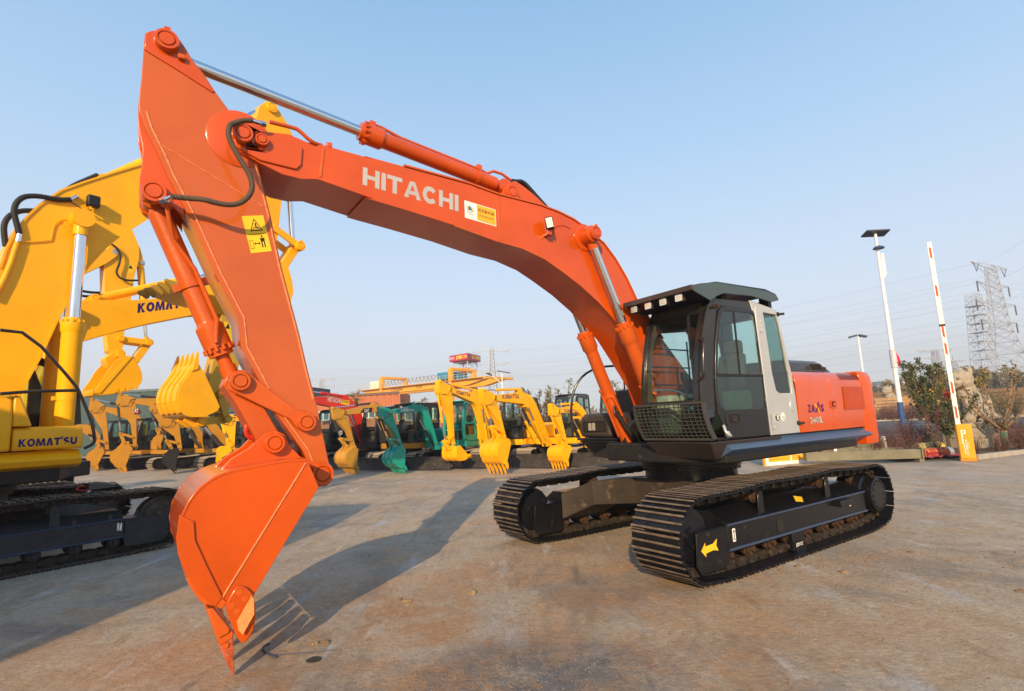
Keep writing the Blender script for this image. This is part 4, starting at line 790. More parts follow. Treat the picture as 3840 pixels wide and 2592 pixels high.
MB().box(1.02, 1.22, .50, .74, 1.40, 1.88).build('front_console', GREENC, cab, .04)
MB().box(.86, .90, 1.12, 1.15, 1.70, 1.98).build('safety_lever', REDK, cab, .01)
MB().box(.1, 1.05, CI + .1, CO - .1, 2.80, 2.86).build('headliner', INNER, cab, .02)
# ================= bucket of the orange excavator =================
bk = T['bucket']; HB = .57
bk = bk[:12] + [(5.99, .575), (5.90, .50), (5.765, .415)] + bk[15:]; bside = bk
bucket = MB()
for y0, y1 in ((HB - .022, HB), (-HB, -HB + .022)): bucket.prism(bside, y0, y1)
shell = bk[0:13]
def shell_mesh(b, pts, t, y0, y1):
    P = [Vector(p) for p in pts]; inn = []
    for i, p in enumerate(P):
        tt = (P[min(i + 1, len(P) - 1)] - P[max(i - 1, 0)]).normalized(); inn.append(p + Vector((tt.y, -tt.x)) * -t)
    n = len(P); vs = [(q.x, y, q.y) for y in (y0, y1) for q in P + inn]; fs = []; N = 2 * n
    for i in range(n - 1):
        fs += [(i, i + 1, N + i + 1, N + i), (n + i, N + n + i, N + n + i + 1, n + i + 1), (i, n + i, n + i + 1, i + 1), (N + i, N + i + 1, N + n + i + 1, N + n + i)]
    fs += [(0, N, N + n, n), (n - 1, 2 * n - 1, N + 2 * n - 1, N + n - 1)]; b.add(vs, fs)
sm_ = [tuple(p) for p in smooth(shell, 2)]
shell_mesh(bucket, offs(sm_, 0)[:], -.018, -HB - .004, HB + .004)
BK = bucket.build('bucket', ORANGE, ex, .003)
b = MB()
wear = T['bucket_wear']
MB().prism(wear, HB + .001, HB + .016).build('wear_plate', ORANGE, BK, .004)
for yy in ():      # wear strips across the back
    b = MB(); shell_mesh(b, [Vector(p) + Vector((.0, 0)) for p in sm_[14:34]], .02, yy - .05, yy + .05); b.build('wear_strip', ORANGE_D, BK, .004)
bl = T['bucket_line']; a_, c_ = Vector((bl[0][0], HB + .002, bl[0][1])), Vector((bl[1][0], HB + .002, bl[1][1]))
b = MB(); b.tube([a_, a_.lerp(c_, .5), c_], .007, 6); b.build('weld_seam', mat('orange_weld', (.74, .19, .06), .45, 0, .3, .3, 30, .5, 80), BK)
lip = [bk[14], bk[15], bk[16], bk[17]]
def q2(p, d, n, t, w): return (p[0] + d.x * t + n.x * w, p[1] + d.y * t + n.y * w)
# cutting edge between the side plates at the lower lip
ce0 = Vector((5.857, .255)); ce1 = Vector((5.97, .42)); dd_ = (ce1 - ce0).normalized()
b = MB(); b.prism([(5.87, .505), (5.90, .465), (6.03, .54), (6.10, .66), (6.12, .71), (6.04, .72), (5.97, .62)], -HB - .01, HB + .01); b.build('cutting_edge', ORANGE_D, BK, .004)
sc = T['side_cutter']
for y0, y1 in ((HB + .002, HB + .034), (-HB - .034, -HB - .002)):
    o = MB().prism([tuple(p) for p in smooth(sc, 1, True)], y0, y1).build('side_cutter', ORANGE, BK, .008)
    if y0 > 0:
        k_ = T['cutter_blade']; m_ = MB(); top_ = HB + .034
        m_.add([(x, top_ + (.030 if i in (3, 4) else .002), z) for i, (x, z) in enumerate(k_)], [tuple(range(len(k_)))]); m_.add([(k_[3][0], top_, k_[3][1]), (k_[4][0], top_, k_[4][1]), (k_[4][0], top_ + .035, k_[4][1]), (k_[3][0], top_ + .035, k_[3][1])], [(0, 1, 2, 3)]); m_.build('cutter_bevel', mat('cutter_bevel_lit', (.66, .20, .05), .30, .15, .3, .2, 30, .6, 120), o)  # bevel coloured lighter than the cutter, sunlight put into its paint
        for x, z in T['cutter_holes']:
            b = MB(); b.lathe([(.020, .032), (.020, .0365), (.015, .0368), (0, .0368)], (x, HB, z), 'y', 14); b.build('bolt', ORANGE_D, o)
# teeth
ad, to = T['adapter'], T['tooth']
def tooth_mesh():
    b = MB(); A = Vector(to[0]); B = Vector(to[1]); Tp = Vector((to[2][0], .012)); w = .055
    b.add([(A.x, -w, A.y), (A.x, w, A.y), (B.x, w, B.y), (B.x, -w, B.y), (Tp.x + .006, -.03, Tp.y), (Tp.x + .006, .03, Tp.y), (Tp.x - .006, .03, Tp.y), (Tp.x - .006, -.03, Tp.y)], [(0, 1, 2, 3), (4, 7, 6, 5), (0, 4, 5, 1), (1, 5, 6, 2), (2, 6, 7, 3), (3, 7, 4, 0)])
    return b.mesh('tooth', mat('tooth_paint', (.50, .09, .03), .5, 0, .1, .4, 14, .3, 60, .35, (.42, .30, .22, 1)))
def adapter_mesh():
    b = MB(); b.prism(ad, -.06, .06); b.prism(scaled(ad, ad[1], .8), -.075, .075); return b.mesh('adapter', ORANGE_D)
tm_, am_ = tooth_mesh(), adapter_mesh()
for k in range(5):
    y = -.53 + 1.06 * k / 4; o = link('adapter', am_, BK, .006); o.location.y = y; t_ = link('tooth', tm_, o, .004)
    b = MB(); b.lathe([(.018, -.062), (.018, .062)], (to[0][0] * .5 + to[1][0] * .5 - .0, 0, to[0][1] * .5 + to[1][1] * .5 - .03), 'y', 12); b.build('tooth_pin', ORANGE_D, o)
# hinge ears
for y0, y1 in ((.185, .24), (-.24, -.185)):
    MB().prism(T['ear'], y0, y1).build('hinge_ear', ORANGE, BK, .008)
b = MB(); b.prism([(5.35, 1.36), (5.45, 1.47), (5.52, 1.46), (5.72, 1.46), (5.80, 1.42), (5.82, 1.36)], -.185, .185); b.build('hinge_torque_tube', ORANGE, BK, .01)
for p_, r_ in ((TP, .092), (BP, .078)):
    pin(ex, p_[0], p_[1], .24, .315, r_, ORANGE); pin(ex, p_[0], p_[1], -.24, -.30, r_, ORANGE)
b = MB(); b.lathe([(.086, -.185), (.086, .185)], (TP[0], 0, TP[1]), 'y', 28); b.build('arm_tip_boss', ORANGE_D, ex)
b = MB(); b.tube(smooth([(5.60, .05, 1.72), (5.56, .05, 1.68), (5.62, .05, 1.60), (5.70, .05, 1.63), (5.70, .05, 1.72), (5.66, .05, 1.78)], 2), .02, 8); b.build('lifting_hook', REDP, ex)
# ================= setting: ground =================
def ground_mat():
    m = bpy.data.materials.new('stained_concrete'); m.use_nodes = True; n = m.node_tree.nodes; L = m.node_tree.links; b = n['Principled BSDF']
    geo = n.new('ShaderNodeNewGeometry')
    def noise(scale, det=8, rough=.6, vec=None, dist=0.0):
        x = n.new('ShaderNodeTexNoise'); x.inputs['Scale'].default_value = scale; x.inputs['Detail'].default_value = det; x.inputs['Roughness'].default_value = rough; x.inputs['Distortion'].default_value = dist
        L.new(vec or geo.outputs['Position'], x.inputs['Vector']); return x.outputs['Fac']
    def mp(sx, sy, rz=0, loc=(0, 0, 0)):
        x = n.new('ShaderNodeMapping'); x.inputs['Scale'].default_value = (sx, sy, 1); x.inputs['Rotation'].default_value = (0, 0, rz); x.inputs['Location'].default_value = loc; L.new(geo.outputs['Position'], x.inputs['Vector']); return x.outputs[0]
    def rng(f, a, c, lo=0, hi=1):
        x = n.new('ShaderNodeMapRange'); x.inputs[1].default_value = a; x.inputs[2].default_value = c; x.inputs[3].default_value = lo; x.inputs[4].default_value = hi; L.new(f, x.inputs[0]); return x.outputs[0]
    def mix(f, a, c, t='MIX'):
        x = n.new('ShaderNodeMix'); x.data_type = 'RGBA'; x.blend_type = t
        if isinstance(f, float): x.inputs[0].default_value = f
        else: L.new(f, x.inputs[0])
        for s, v in ((6, a), (7, c)):
            if isinstance(v, tuple): x.inputs[s].default_value = v + (1,) if len(v) == 3 else v
            else: L.new(v, x.inputs[s])
        return x.outputs[2]
    def mul(a, c):
        x = n.new('ShaderNodeMath'); x.operation = 'MULTIPLY'; L.new(a, x.inputs[0])
        if isinstance(c, float): x.inputs[1].default_value = c
        else: L.new(c, x.inputs[1])
        return x.outputs[0]
    def blob(x0, y0, r, soft=.5, sx=1, sy=1):
        mpx = mp(sx / r, sy / r, 0, (-x0 * sx / r, -y0 * sy / r, 0)); l = n.new('ShaderNodeVectorMath'); l.operation = 'LENGTH'; L.new(mpx, l.inputs[0]); return rng(l.outputs[1], 1.0, soft, 0, 1)
    c = mix(rng(noise(.35, 6), .35, .68), (.52, .415, .295), (.38, .335, .28))
    c = mix(mul(rng(noise(1.6, 9, .7, None, .6), .46, .62), .8), c, (.44, .31, .19))
    c = mix(mul(rng(noise(.55, 9, .7, mp(1, 1, 0, (31, 8, 0)), .8), .50, .62), .55), c, (.20, .185, .17))
    near = blob(-.5, 4.2, 3.6, .3, .8, 1); nb = mul(near, rng(noise(1.1, 8, .65, None, .4), .42, .60))
    c = mix(mul(nb, .85), c, (.42, .225, .10))
    nb2 = mul(blob(1.2, 5.8, 2.4, .2), rng(noise(1.7, 8, .65, mp(1, 1, 0, (9, 3, 0)), .4), .44, .62)); c = mix(mul(nb2, .7), c, (.50, .30, .15))
    # broken grey patch of crushed concrete
    gp = mul(blob(.05, 3.75, 1.15, .25, 1, 1.5), rng(noise(2.2, 9, .75), .40, .58)); c = mix(mul(gp, .9), c, (.20, .22, .245))
    # long scrape streaks in two directions
    for i, (rz, s, amt, col, lo, hi) in enumerate(((1.25, 2.6, .75, (.62, .60, .57), .60, .68), (.35, 3.2, .7, (.66, .64, .60), .61, .69), (1.25, 5.0, .6, (.12, .105, .09), .60, .69), (.9, 1.6, .75, (.44, .46, .47), .58, .68))):
        st = rng(noise(1.0, 7, .6, mp(s, s * .14, rz, (i * 7.3, i * 3.1, 0)), .3), lo, hi); st = mul(st, rng(noise(.9, 5, .6, mp(1, 1, 0, (i * 5, 2, 0))), .47, .60)); c = mix(mul(st, amt), c, col)
    wl = rng(noise(3.4, 12, .8, mp(1, 1, 0, (4, 4, 0)), 1.0), .60, .68); wl = mul(wl, rng(noise(.5, 4), .46, .58)); c = mix(mul(wl, .9), c, (.68, .66, .63))
    # joints, tyre marks, dark damp patches
    dp = mul(rng(noise(.8, 10, .72, mp(1, .55, .9, (2, 17, 0)), 1.4), .53, .60), rng(noise(.3, 3, .5, mp(1, 1, 0, (5, 9, 0))), .42, .55)); c = mix(mul(dp, .4), c, (.17, .15, .13))
    br_ = mul(rng(noise(2.4, 12, .8, mp(1, .5, .5, (12, 3, 0)), .8), .54, .62), rng(noise(.45, 4, .6, mp(1, 1, 0, (1, 22, 0))), .44, .56)); c = mix(mul(br_, .7), c, (.33, .215, .12))
    gr_ = mul(rng(noise(.7, 8, .6, mp(1, 1, 0, (15, 33, 0)), .3), .55, .64), rng(noise(6, 8, .75), .35, .6)); c = mix(mul(gr_, .8), c, (.50, .31, .17))
    # speckle and fine grain
    sp = rng(noise(42, 4, .7), .60, .68); c = mix(mul(sp, .8), c, (.10, .08, .06)); sp2 = rng(noise(65, 4, .7, mp(1, 1, 0, (3, 1, 0))), .64, .70); c = mix(mul(sp2, .5), c, (.62, .56, .46))
    c = mix(1.0, c, rng(noise(14, 10, .75), .25, .75, .68, 1.30), 'MULTIPLY')
    L.new(c, b.inputs['Base Color']); L.new(rng(noise(1.3, 8), .3, .7, .55, .9), b.inputs['Roughness']); b.inputs['Specular IOR Level'].default_value = .3
    h1 = noise(26, 10, .75); h2 = noise(5, 8, .7, mp(1.0, .35, 1.2)); s = n.new('ShaderNodeMath'); s.operation = 'MULTIPLY_ADD'; L.new(h2, s.inputs[0]); s.inputs[1].default_value = 1.6; L.new(h1, s.inputs[2])
    s2 = n.new('ShaderNodeMath'); s2.operation = 'MULTIPLY_ADD'; L.new(mul(gp, noise(30, 6, .8)), s2.inputs[0]); s2.inputs[1].default_value = 2.5; L.new(s.outputs[0], s2.inputs[2])
    bp = n.new('ShaderNodeBump'); bp.inputs['Strength'].default_value = .9; bp.inputs['Distance'].default_value = .03; L.new(s2.outputs[0], bp.inputs['Height']); L.new(bp.outputs[0], b.inputs['Normal'])
    return m
def sheet(name, poly, z, m): return struct(MB().add([(x, y, z) for x, y in poly], [tuple(range(len(poly)))]).build(name, m, smooth=0))
GRM = ground_mat()
sheet('ground', [(-3000, -400), (3000, -400), (3000, 4000), (-3000, 4000)], -.008, mat('far_soil', (.16, .135, .10), .95, var=.25, vscale=.05))
sheet('yard_pavement', [(-90, -30), (11, -30), (60, 3), (60, 10), (15.4, 16.7), (12.9, 15.3), (10.5, 15.6), (-4, 40), (-10, 70), (-90, 70)], 0, GRM)
# ================= generic excavator =================
OB = bk; OTP = Vector(T['ear_pins'][0]); OTQ = Vector((5.815, .012)); OBP = Vector(T['ear_pins'][1])
def simil(P, Q):
    a = OTQ - OTP; c = Vector(Q) - Vector(P); k = c.length / a.length; th = atan2(c.y, c.x) - atan2(a.y, a.x); cs, sn = cos(th) * k, sin(th) * k
    def f(p): d = Vector(p) - OTP; return (P[0] + d.x * cs - d.y * sn, P[1] + d.x * sn + d.y * cs)
    return f, k
def circ(a, ra, c, rc, pick):
    A, C = Vector(a), Vector(c); d = (C - A).length; d = min(max(d, abs(ra - rc) + 1e-3), ra + rc - 1e-3); x = (ra * ra - rc * rc + d * d) / (2 * d); h = sqrt(max(0, ra * ra - x * x)); u = (C - A).normalized(); n = Vector((-u.y, u.x)); p1 = A + u * x + n * h; p2 = A + u * x - n * h
    return max((p1, p2), key=lambda p: (p - Vector(pick)).length)
def arm_assembly(root, J, s, c, wb=.26, wa=.19, hb=.5, bw=.36, Mb=None, hoses=True, cylf=.56, detail=1, flip=1, teeth=5):
    """J: joints in the boom plane F foot, K knee, T boom tip, A arm top, P arm tip, Q tooth tip, C arm cylinder foot, B boom cylinder pin, G cylinder foot"""
    before = set(root.children) if Mb is not None else None
    V = {k: Vector(v) for k, v in J.items()}; F, K, T_, A, P, Q = (V[k] for k in 'FKTAPQ')
    # boom
    cl = smooth([F, F.lerp(K, .55), K, K.lerp(T_, .35), T_], 3); n = len(cl); tot = [0]
    for a, b_ in zip(cl, cl[1:]): tot.append(tot[-1] + (b_ - a).length)
    up = []; dn = []; LK = min(range(n), key=lambda i: (cl[i] - K).length); tk = tot[LK] / tot[-1]
    for i, p in enumerate(cl):
        t = (cl[min(i + 1, n - 1)] - cl[max(i - 1, 0)]).normalized(); nn = Vector((-t.y, t.x)); u = tot[i] / tot[-1]
        w = bw * (.42 + .58 * (u / tk) ** .7) if u < tk else bw * (.36 + .64 * ((1 - u) / (1 - tk)) ** .8)
        sgn = 1 if nn.y > 0 or abs(nn.y) < .05 else -1
        up.append(p + nn * w * .5); dn.append(p - nn * w * .5)
    tt = (cl[-1] - cl[-2]).normalized(); e = [cl[-1] + Vector((tt.x * cos(a) - tt.y * sin(a), tt.x * sin(a) + tt.y * cos(a))) * bw * .19 for a in (1.2, .6, 0, -.6, -1.2)]
    bm_ = MB().prism([tuple(p) for p in up] + [tuple(p) for p in e] + [tuple(p) for p in dn[::-1]], -wb, wb).build('boom', c['boom'], root, .006 * s)
    C = V.get('C', K.lerp(T_, .2) + Vector((0, bw * .5)))
    kb = min(cl, key=lambda p: (p - C).length)
    d_ = (C - kb).normalized(); sd = Vector((-d_.y, d_.x))
    for y in (-wb * .5, wb * .5):
        MB().prism([tuple(kb + d_ * bw * .3 - sd * .35 * s), tuple(C - sd * .10 * s), tuple(C + d_ * .09 * s), tuple(C + sd * .10 * s), tuple(kb + d_ * bw * .3 + sd * .35 * s)], y - .02 * s, y + .02 * s).build('cylinder_bracket', c['boom'], bm_)
    # arm
    u = (P - A).normalized(); Tp = A + u * (T_ - A).dot(u); n1 = (T_ - Tp); nl = n1.length; n1 = n1.normalized() if nl > .02 else Vector((-u.y, u.x))
    n1 = n1; r = .11 * s; L = (P - T_).length; bk = -.30 * s
    arm = [A - n1 * r, A - u * r * .8 - n1 * r * .5, A - u * r, A + n1 * r, T_ - u * .2 * s + n1 * .10 * s, T_ + n1 * .16 * s, T_ + u * .16 * s + n1 * .12 * s, T_.lerp(P, .45) + n1 * .13 * s, P + n1 * .08 * s, P + u * .08 * s, P - n1 * .08 * s, T_.lerp(P, .5) - n1 * .14 * s, Tp + u * .12 * s + n1 * (bk * .75), Tp + n1 * bk, Tp - u * .15 * s + n1 * bk]
    ar = MB().prism([tuple(p) for p in arm], -wa, wa).build('arm', c.get('arm', c['boom']), root, .006 * s)
    Bc = Tp + n1 * bk * .8 - u * .02 * s
    for p, r_ in ((A, .075), (T_, .085), (Bc, .065)): pin(root, p.x, p.y, (wb if p is T_ else wa), (wb if p is T_ else wa) + .05 * s, r_ * s, c.get('pin', c['boom']), keeper=False); pin(root, p.x, p.y, -(wb if p is T_ else wa), -((wb if p is T_ else wa) + .05 * s), r_ * s, c.get('pin', c['boom']), keeper=False)
    # bucket
    f, k = simil(tuple(P), tuple(Q)); BP_ = Vector(f(OBP)); G = P - u * .44 * k
    pol = [f(p) for p in OB]; Bk = MB()
    for y0, y1 in ((hb - .02, hb), (-hb, -hb + .02)): Bk.prism(pol, y0, y1)
    shell_mesh(Bk, [Vector(f(p)) for p in sm_], -.018, -hb - .003, hb + .003)
    B_ = Bk.build('bucket', c.get('bucket', c['boom']), root, .003)
    for y in ([-.36, 0, .36] if detail else []):
        q = MB(); shell_mesh(q, [Vector(f(p)) for p in sm_[10:38]], .02, y * hb * 2 - .035, y * hb * 2 + .035); q.build('wear_strip', c.get('bucket', c['boom']), B_)
    ear = [f(p) for p in T['ear']]
    for y0, y1 in ((.14 * s, .19 * s), (-.19 * s, -.14 * s)): MB().prism(ear, y0, y1).build('hinge_ear', c.get('bucket', c['boom']), B_, .004)
    q = MB(); q.prism([f(p) for p in ((5.87, .505), (5.90, .465), (6.03, .54), (6.10, .66), (6.12, .71), (6.04, .72), (5.97, .62))], -hb - .01, hb + .01); q.build('cutting_edge', c.get('tooth', c.get('bucket', c['boom'])), B_)
    tq = [f(p) for p in T['adapter']]; t2 = [f(T['tooth'][0]), f(T['tooth'][1]), f((5.808, .012)), f((5.822, .012))]
    tm = MB(); tm.prism(tq, -.045 * s, .045 * s); tm.prism(t2, -.04 * s, .04 * s); tmm = tm.mesh('tooth', c.get('tooth', c.get('bucket', c['boom'])))
    for i in range(teeth): o = link('tooth', tmm, B_); o.location.y = (-hb + .05) + (2 * hb - .1) * i / (teeth - 1)
    for y0, y1 in ((hb, hb + .03), (-hb - .03, -hb)): MB().prism([f(p) for p in T['side_cutter']], y0, y1).build('side_cutter', c.get('bucket', c['boom']), B_)
    Lp = circ(G, .53 * k, BP_, .50 * k, P); 
    def lnk(nm, a, b_, w, y0, y1):
        d = (b_ - a).normalized(); m = Vector((-d.y, d.x)); MB().prism([tuple(a - d * w - m * w * .4), tuple(a - m * w), tuple(b_ - m * w), tuple(b_ + d * w - m * w * .4), tuple(b_ + d * w + m * w * .4), tuple(b_ + m * w), tuple(a + m * w), tuple(a - d * w + m * w * .4)], y0, y1).build(nm, c.get('arm', c['boom']), root, .004 * s)
    lnk('idler_link', Lp, G, .06 * s, wa, wa + .04 * s); lnk('idler_link', Lp, G, .06 * s, -wa - .04 * s, -wa); lnk('bucket_link', Lp, BP_, .08 * s, -.13 * s, .13 * s)
    for p in (Lp, G, P, BP_):
        for sg in (1, -1): pin(root, p.x, p.y, wa * sg, (wa + .07 * s) * sg, .06 * s, c.get('pin', c['boom']), keeper=False)
    cb = c.get('cyl', c['boom'])
    hyd(root, tuple(Bc), tuple(Lp), 0, .062 * s, .038 * s, .60 if 'lb' not in J else J['lb'], cb, CHROME, 'bucket_cylinder', 1.22, n=16, headlen=.2 * s)
    hyd(root, tuple(C), tuple(A), 0, .068 * s, .042 * s, cylf, cb, CHROME, 'arm_cylinder', 1.22, n=16, headlen=.2 * s)
    if 'B' in V:
        G2 = V.get('G', F + Vector((.55 * s, -.5 * s)))
        for y in ((wb + .09 * s, -wb - .09 * s) if c.get('twin', True) else (0,)):
            hyd(root, tuple(G2), tuple(V['B']), y, .07 * s, .045 * s, .58, cb, CHROME, 'boom_cylinder', 1.22, n=16, headlen=.2 * s)
        if c.get('twin', True): q = MB(); q.cyl((V['B'].x, -wb - .14 * s, V['B'].y), (V['B'].x, wb + .14 * s, V['B'].y), .08 * s, n=16); q.build('cylinder_boss', c['boom'], bm_)
    if hoses:
        N_ = Vector((0, 0, 1)); p0 = C + Vector((-.1, .12)) * s
        hose(root, [(C.x - .05, wb * .5, C.y + .1 * s), (C.x - .25 * s, wb * .6, C.y + .05 * s), (kb.x - .5 * s, wb * .6, kb.y + bw * .5)], .017 * s, RUBBER)
        sy = wa + .05
        for sg in (1, -1): hose(root, [(T_.x - .15 * s, wb * sg, T_.y + .1 * s), (T_.x + .1 * s, (sy + .1 * s) * sg, T_.y + .12 * s), tuple((Vector((T_.x + .12 * s, 0, T_.y - .25 * s)) + Vector((0, (sy + .1 * s) * sg, 0)))), (Bc.x, (wa * .6) * sg, Bc.y - .12 * s)], .015 * s, RUBBER)
        x0, x1 = T_.lerp(K, .15), T_.lerp(K, .9)
        for y in (-.08, .08): q = MB(); o_ = bw * .45; q.tube([(p.x, y * s, p.y + .02) for p in up[LK:int(n * .96)]], .014 * s, 6); q.build('hydraulic_pipe', c['boom'], bm_)
    if Mb is not None:
        for ch in list(root.children):
            if ch not in before: ch.matrix_local = Mb @ ch.matrix_local
    return bm_, ar
def cab_body(root, s, c, x0=-.35, x1=1.25, y0=.25, y1=1.12, z0=1.0, z1=2.6, sticker=True, lower=True):
    """simple cab: slanting front, rounded top corners, window openings both sides"""
    W_ = x1 - x0; Hh = z1 - z0
    pr = [tuple(p) for p in smooth([(x0 + .04, z0), (x1 - .10, z0), (x1, z0 + Hh * .28), (x1 - .05, z0 + Hh * .62), (x1 - .26, z1 - .08), (x1 - .42, z1), (x0 + .12, z1), (x0, z1 - .10), (x0, z0 + .1)], 1, True)]
    wu = rrect(x0 + W_ * .42, x1 - .30, z0 + Hh * .45, z1 - .16, .06, 2); wl_ = rrect(x0 + W_ * .42, x1 - .20, z0 + Hh * .14, z0 + Hh * .41, .05, 2); wr = rrect(x0 + .08, x0 + W_ * .34, z0 + Hh * .48, z1 - .20, .05, 2)
    fr = MB().prism(pr, y0, y0 + .04, holes=[wu, wr]).prism(pr, y1 - .04, y1, holes=[wu, wl_, wr] if lower else [wu, wr]).build('cab', c['cab'], root, .01)
    sk = MB().prism([p for p in pr if p[1] > z1 - .14 or True][0:0] or [(x0 + .1, z1 - .03), (x1 - .42, z1 - .03), (x1 - .44, z1 + .0), (x0 + .12, z1 + .0)], y0 + .04, y1 - .04).build('cab_roof', c['cab'], fr)
    b = MB(); b.box(x0, x0 + .04, y0 + .04, y1 - .04, z0, z0 + Hh * .45); b.box(x0, x1 - .1, y0 + .04, y1 - .04, z0, z0 + .05); b.build('cab_rear_wall', c['cab'], fr)
    fe_ = [(x1 - .10, z0 + .05), (x1 - .015, z0 + Hh * .28), (x1 - .06, z0 + Hh * .62), (x1 - .26, z1 - .10)]
    MB().prism(frame_sweep(fe_, 0, 0, .05), y0, y0 + .08).prism(frame_sweep(fe_, 0, 0, .05), y1 - .08, y1 - .003).build('front_frame', c['cab'], fr, .01)
    b = MB(); b.box(fe_[1][0] - .05, fe_[1][0], y0 + .08, y1 - .08, fe_[1][1] - .02, fe_[1][1] + .02); b.build('front_bar', c['cab'], fr)
    b = MB(); b.add([(x - .02, y0 + .08, z) for x, z in fe_] + [(x - .02, y1 - .08, z) for x, z in fe_], [(i, i + 1, 4 + i + 1, 4 + i) for i in range(3)]); b.build('windscreen', GLASS, fr)
    for w in (wu, wl_, wr):
        if w is wl_ and not lower: continue
        MB().prism(w, y1 - .03, y1 - .025).build('side_window', GLASS if w is not wl_ else GLASSD, fr)
    for w in (wu, wr): MB().prism(w, y0 + .015, y0 + .02).build('side_window', GLASS, fr)
    b = MB(); b.box(x0 + .04, x0 + .045, y0 + .08, y1 - .08, z0 + Hh * .47, z1 - .12); b.build('rear_window', GLASS, fr)
    xs = x0 + W_ * .33; b = MB(); b.box(xs, xs + .22, y0 + .22, y1 - .22, z0 + .25, z0 + Hh * .62); b.box(xs, xs + .5, y0 + .2, y1 - .2, z0 + .25, z0 + .45); b.build('operator_seat', SEAT, fr, .04)
    b = MB(); b.box(x1 - .45, x1 - .2, y0 + .3, y1 - .3, z0, z0 + .5); b.build('front_console', INNER, fr, .02)
    b = MB(); b.box(x0 + W_ * .44, x0 + W_ * .56, y1, y1 + .012, z0 + Hh * .36, z0 + Hh * .40) if 0 else b.prism(rrect(x0 + W_ * .30, x0 + W_ * .40, z0 + Hh * .30, z0 + Hh * .36, .01, 2), y1, y1 + .012); b.build('door_handle', BLKM, fr)
    if sticker:
        b = MB(); cx_ = x0 + W_ * .58 if sticker == 1 else x0 + W_ * .2; b.lathe([(.105, 0), (0, .001)], (cx_, y1 + .003, z0 + Hh * .32 if sticker == 1 else z0 + Hh * .36), 'y', 20); so_ = b.build('round_sticker', WHITE, fr)
        b = MB(); b.lathe([(.045, .003), (0, .0035)], (cx_, y1 + .003, z0 + Hh * .32 if sticker == 1 else z0 + Hh * .36), 'y', 12); b.build('sticker_mark', mat('ink_grey', (.2, .2, .22), .6), so_)
    return fr
def small_body(root, s, c, blade=True, tw=.45, g=.88, X=1.15, canopy=False, cabz=2.55, N=44, sticker=1, deck=None, bl_w=1.03, bx=2.0):
    """7-8 t class machine: tracks, blade, deck, hood, counterweight, cab"""
    undercarriage(root, g, X, .33, .27, .64, tw, N, [mat('shoe_dusty', (.075, .062, .05), .7, .1, 0, .3, 5, .3, 40, .35, (.26, .20, .14, 1)), mat('grouser_dust', (.40, .34, .27), .7, .1, 0, .3, 8)], BLKM, BLKM, 1, TRACKD)
    swing_ring(root, .60, .42, BLKM, False)
    b = MB(); b.prism([(1.12, -.4), (1.12, 1.0), (1.0, 1.1), (-1.0, 1.1), (-1.35, .8), (-1.45, 0), (-1.35, -.8), (-1.0, -1.1), (.7, -1.1), (1.0, -.8)], .78, 1.0, 'z'); b.build('deck', c.get('deck', c['body']), root, .02)
    b = MB(); b.prism([(-.1, -1.08), (-.1, 1.08), (-1.0, 1.1), (-1.33, .8), (-1.43, 0), (-1.33, -.8), (-1.0, -1.1)], 1.0, 1.55, 'z'); b.build('engine_hood', c['body'], root, .06)
    b = MB(); b.prism([(-.1, -1.08), (.85, -1.08), (.95, -.95), (.95, -.35), (-.1, -.3)], 1.0, 1.5, 'z'); b.build('tank_cover', c['body'], root, .05)
    cab_body(root, s, c, z0=1.0, z1=cabz, sticker=sticker)
    if blade:
        b = MB(); b.prism([(bx, .04), (bx + .06, .04), (bx + .045, .12), (bx + .03, .30), (bx + .045, .46), (bx + .06, .50), (bx, .50)], -bl_w, bl_w); bl = b.build('dozer_blade', mat('blade_black', (.035, .033, .034), .5, 0, .1, .3, 3, .2, 20, .22), root, .006)
        for y in (-.45, .45): MB().hexa([(.6, y - .06, .2), (bx, y - .08, .12), (bx, y + .08, .12), (.6, y + .06, .2), (.6, y - .06, .36), (bx, y - .08, .34), (bx, y + .08, .34), (.6, y + .06, .36)]).build('blade_arm', BLKM, bl)
def plane_loc(org, ang, px):
    """photo pixel -> (s, z) in the vertical plane through org with heading ang"""
    d = ray(*px); nx, ny = -sin(ang), cos(ang); t = (nx * org[0] + ny * org[1]) / (nx * d.x + ny * d.y); P = d * t
    return ((P.x - org[0]) * cos(ang) + (P.y - org[1]) * sin(ang), P.z + CAMH)
def relM(org, ang, rp, rh):
    """matrix of a boom frame (world org, heading) inside a root at rp with heading rh"""
    return (Matrix.Translation((rp[0], rp[1], 0)) @ Matrix.Rotation(rh, 4, 'Z')).inverted() @ Matrix.Translation((org[0], org[1], 0)) @ Matrix.Rotation(ang, 4, 'Z')
Zc = lambda x, y: (1150 + x * .4948, 1250 + y * .4948)
Yc = lambda x, y: (250 + x * .3315, 1280 + y * .3315)
Xc = lambda x, y: (560 + x * .3314, 1280 + y * .3314)
def place(lab, pos, hd, org, ha, joints, conv, s, c, grp=None, body=True, **kw):
    bd = {k: kw.pop(k) for k in list(kw) if k in ('blade', 'tw', 'g', 'X', 'cabz', 'sticker', 'bl_w', 'N', 'bx')}
    r = thing('crawler_excavator', lab, 'excavator', (pos[0], pos[1], 0), radians(hd), grp)
    if body: small_body(r, s, c, **bd)
    J = {k: plane_loc(org, radians(ha), conv(*v)) for k, v in joints.items()}
    bm, ar = arm_assembly(r, J, s, c, Mb=relM(org, radians(ha), pos, radians(hd)), **kw)
    MB().prism([(J['F'][0] - .30 * s, .72), (J['F'][0] + .12 * s, .72), (J['F'][0] + .14 * s, J['F'][1] + .05), (J['F'][0], J['F'][1] + .16 * s), (J['F'][0] - .3 * s, J['F'][1] - .05)], -.2 * s, .2 * s).build('boom_post', c['boom'], r, .01).matrix_local = relM(org, radians(ha), pos, radians(hd))
    return r, bm, ar, J
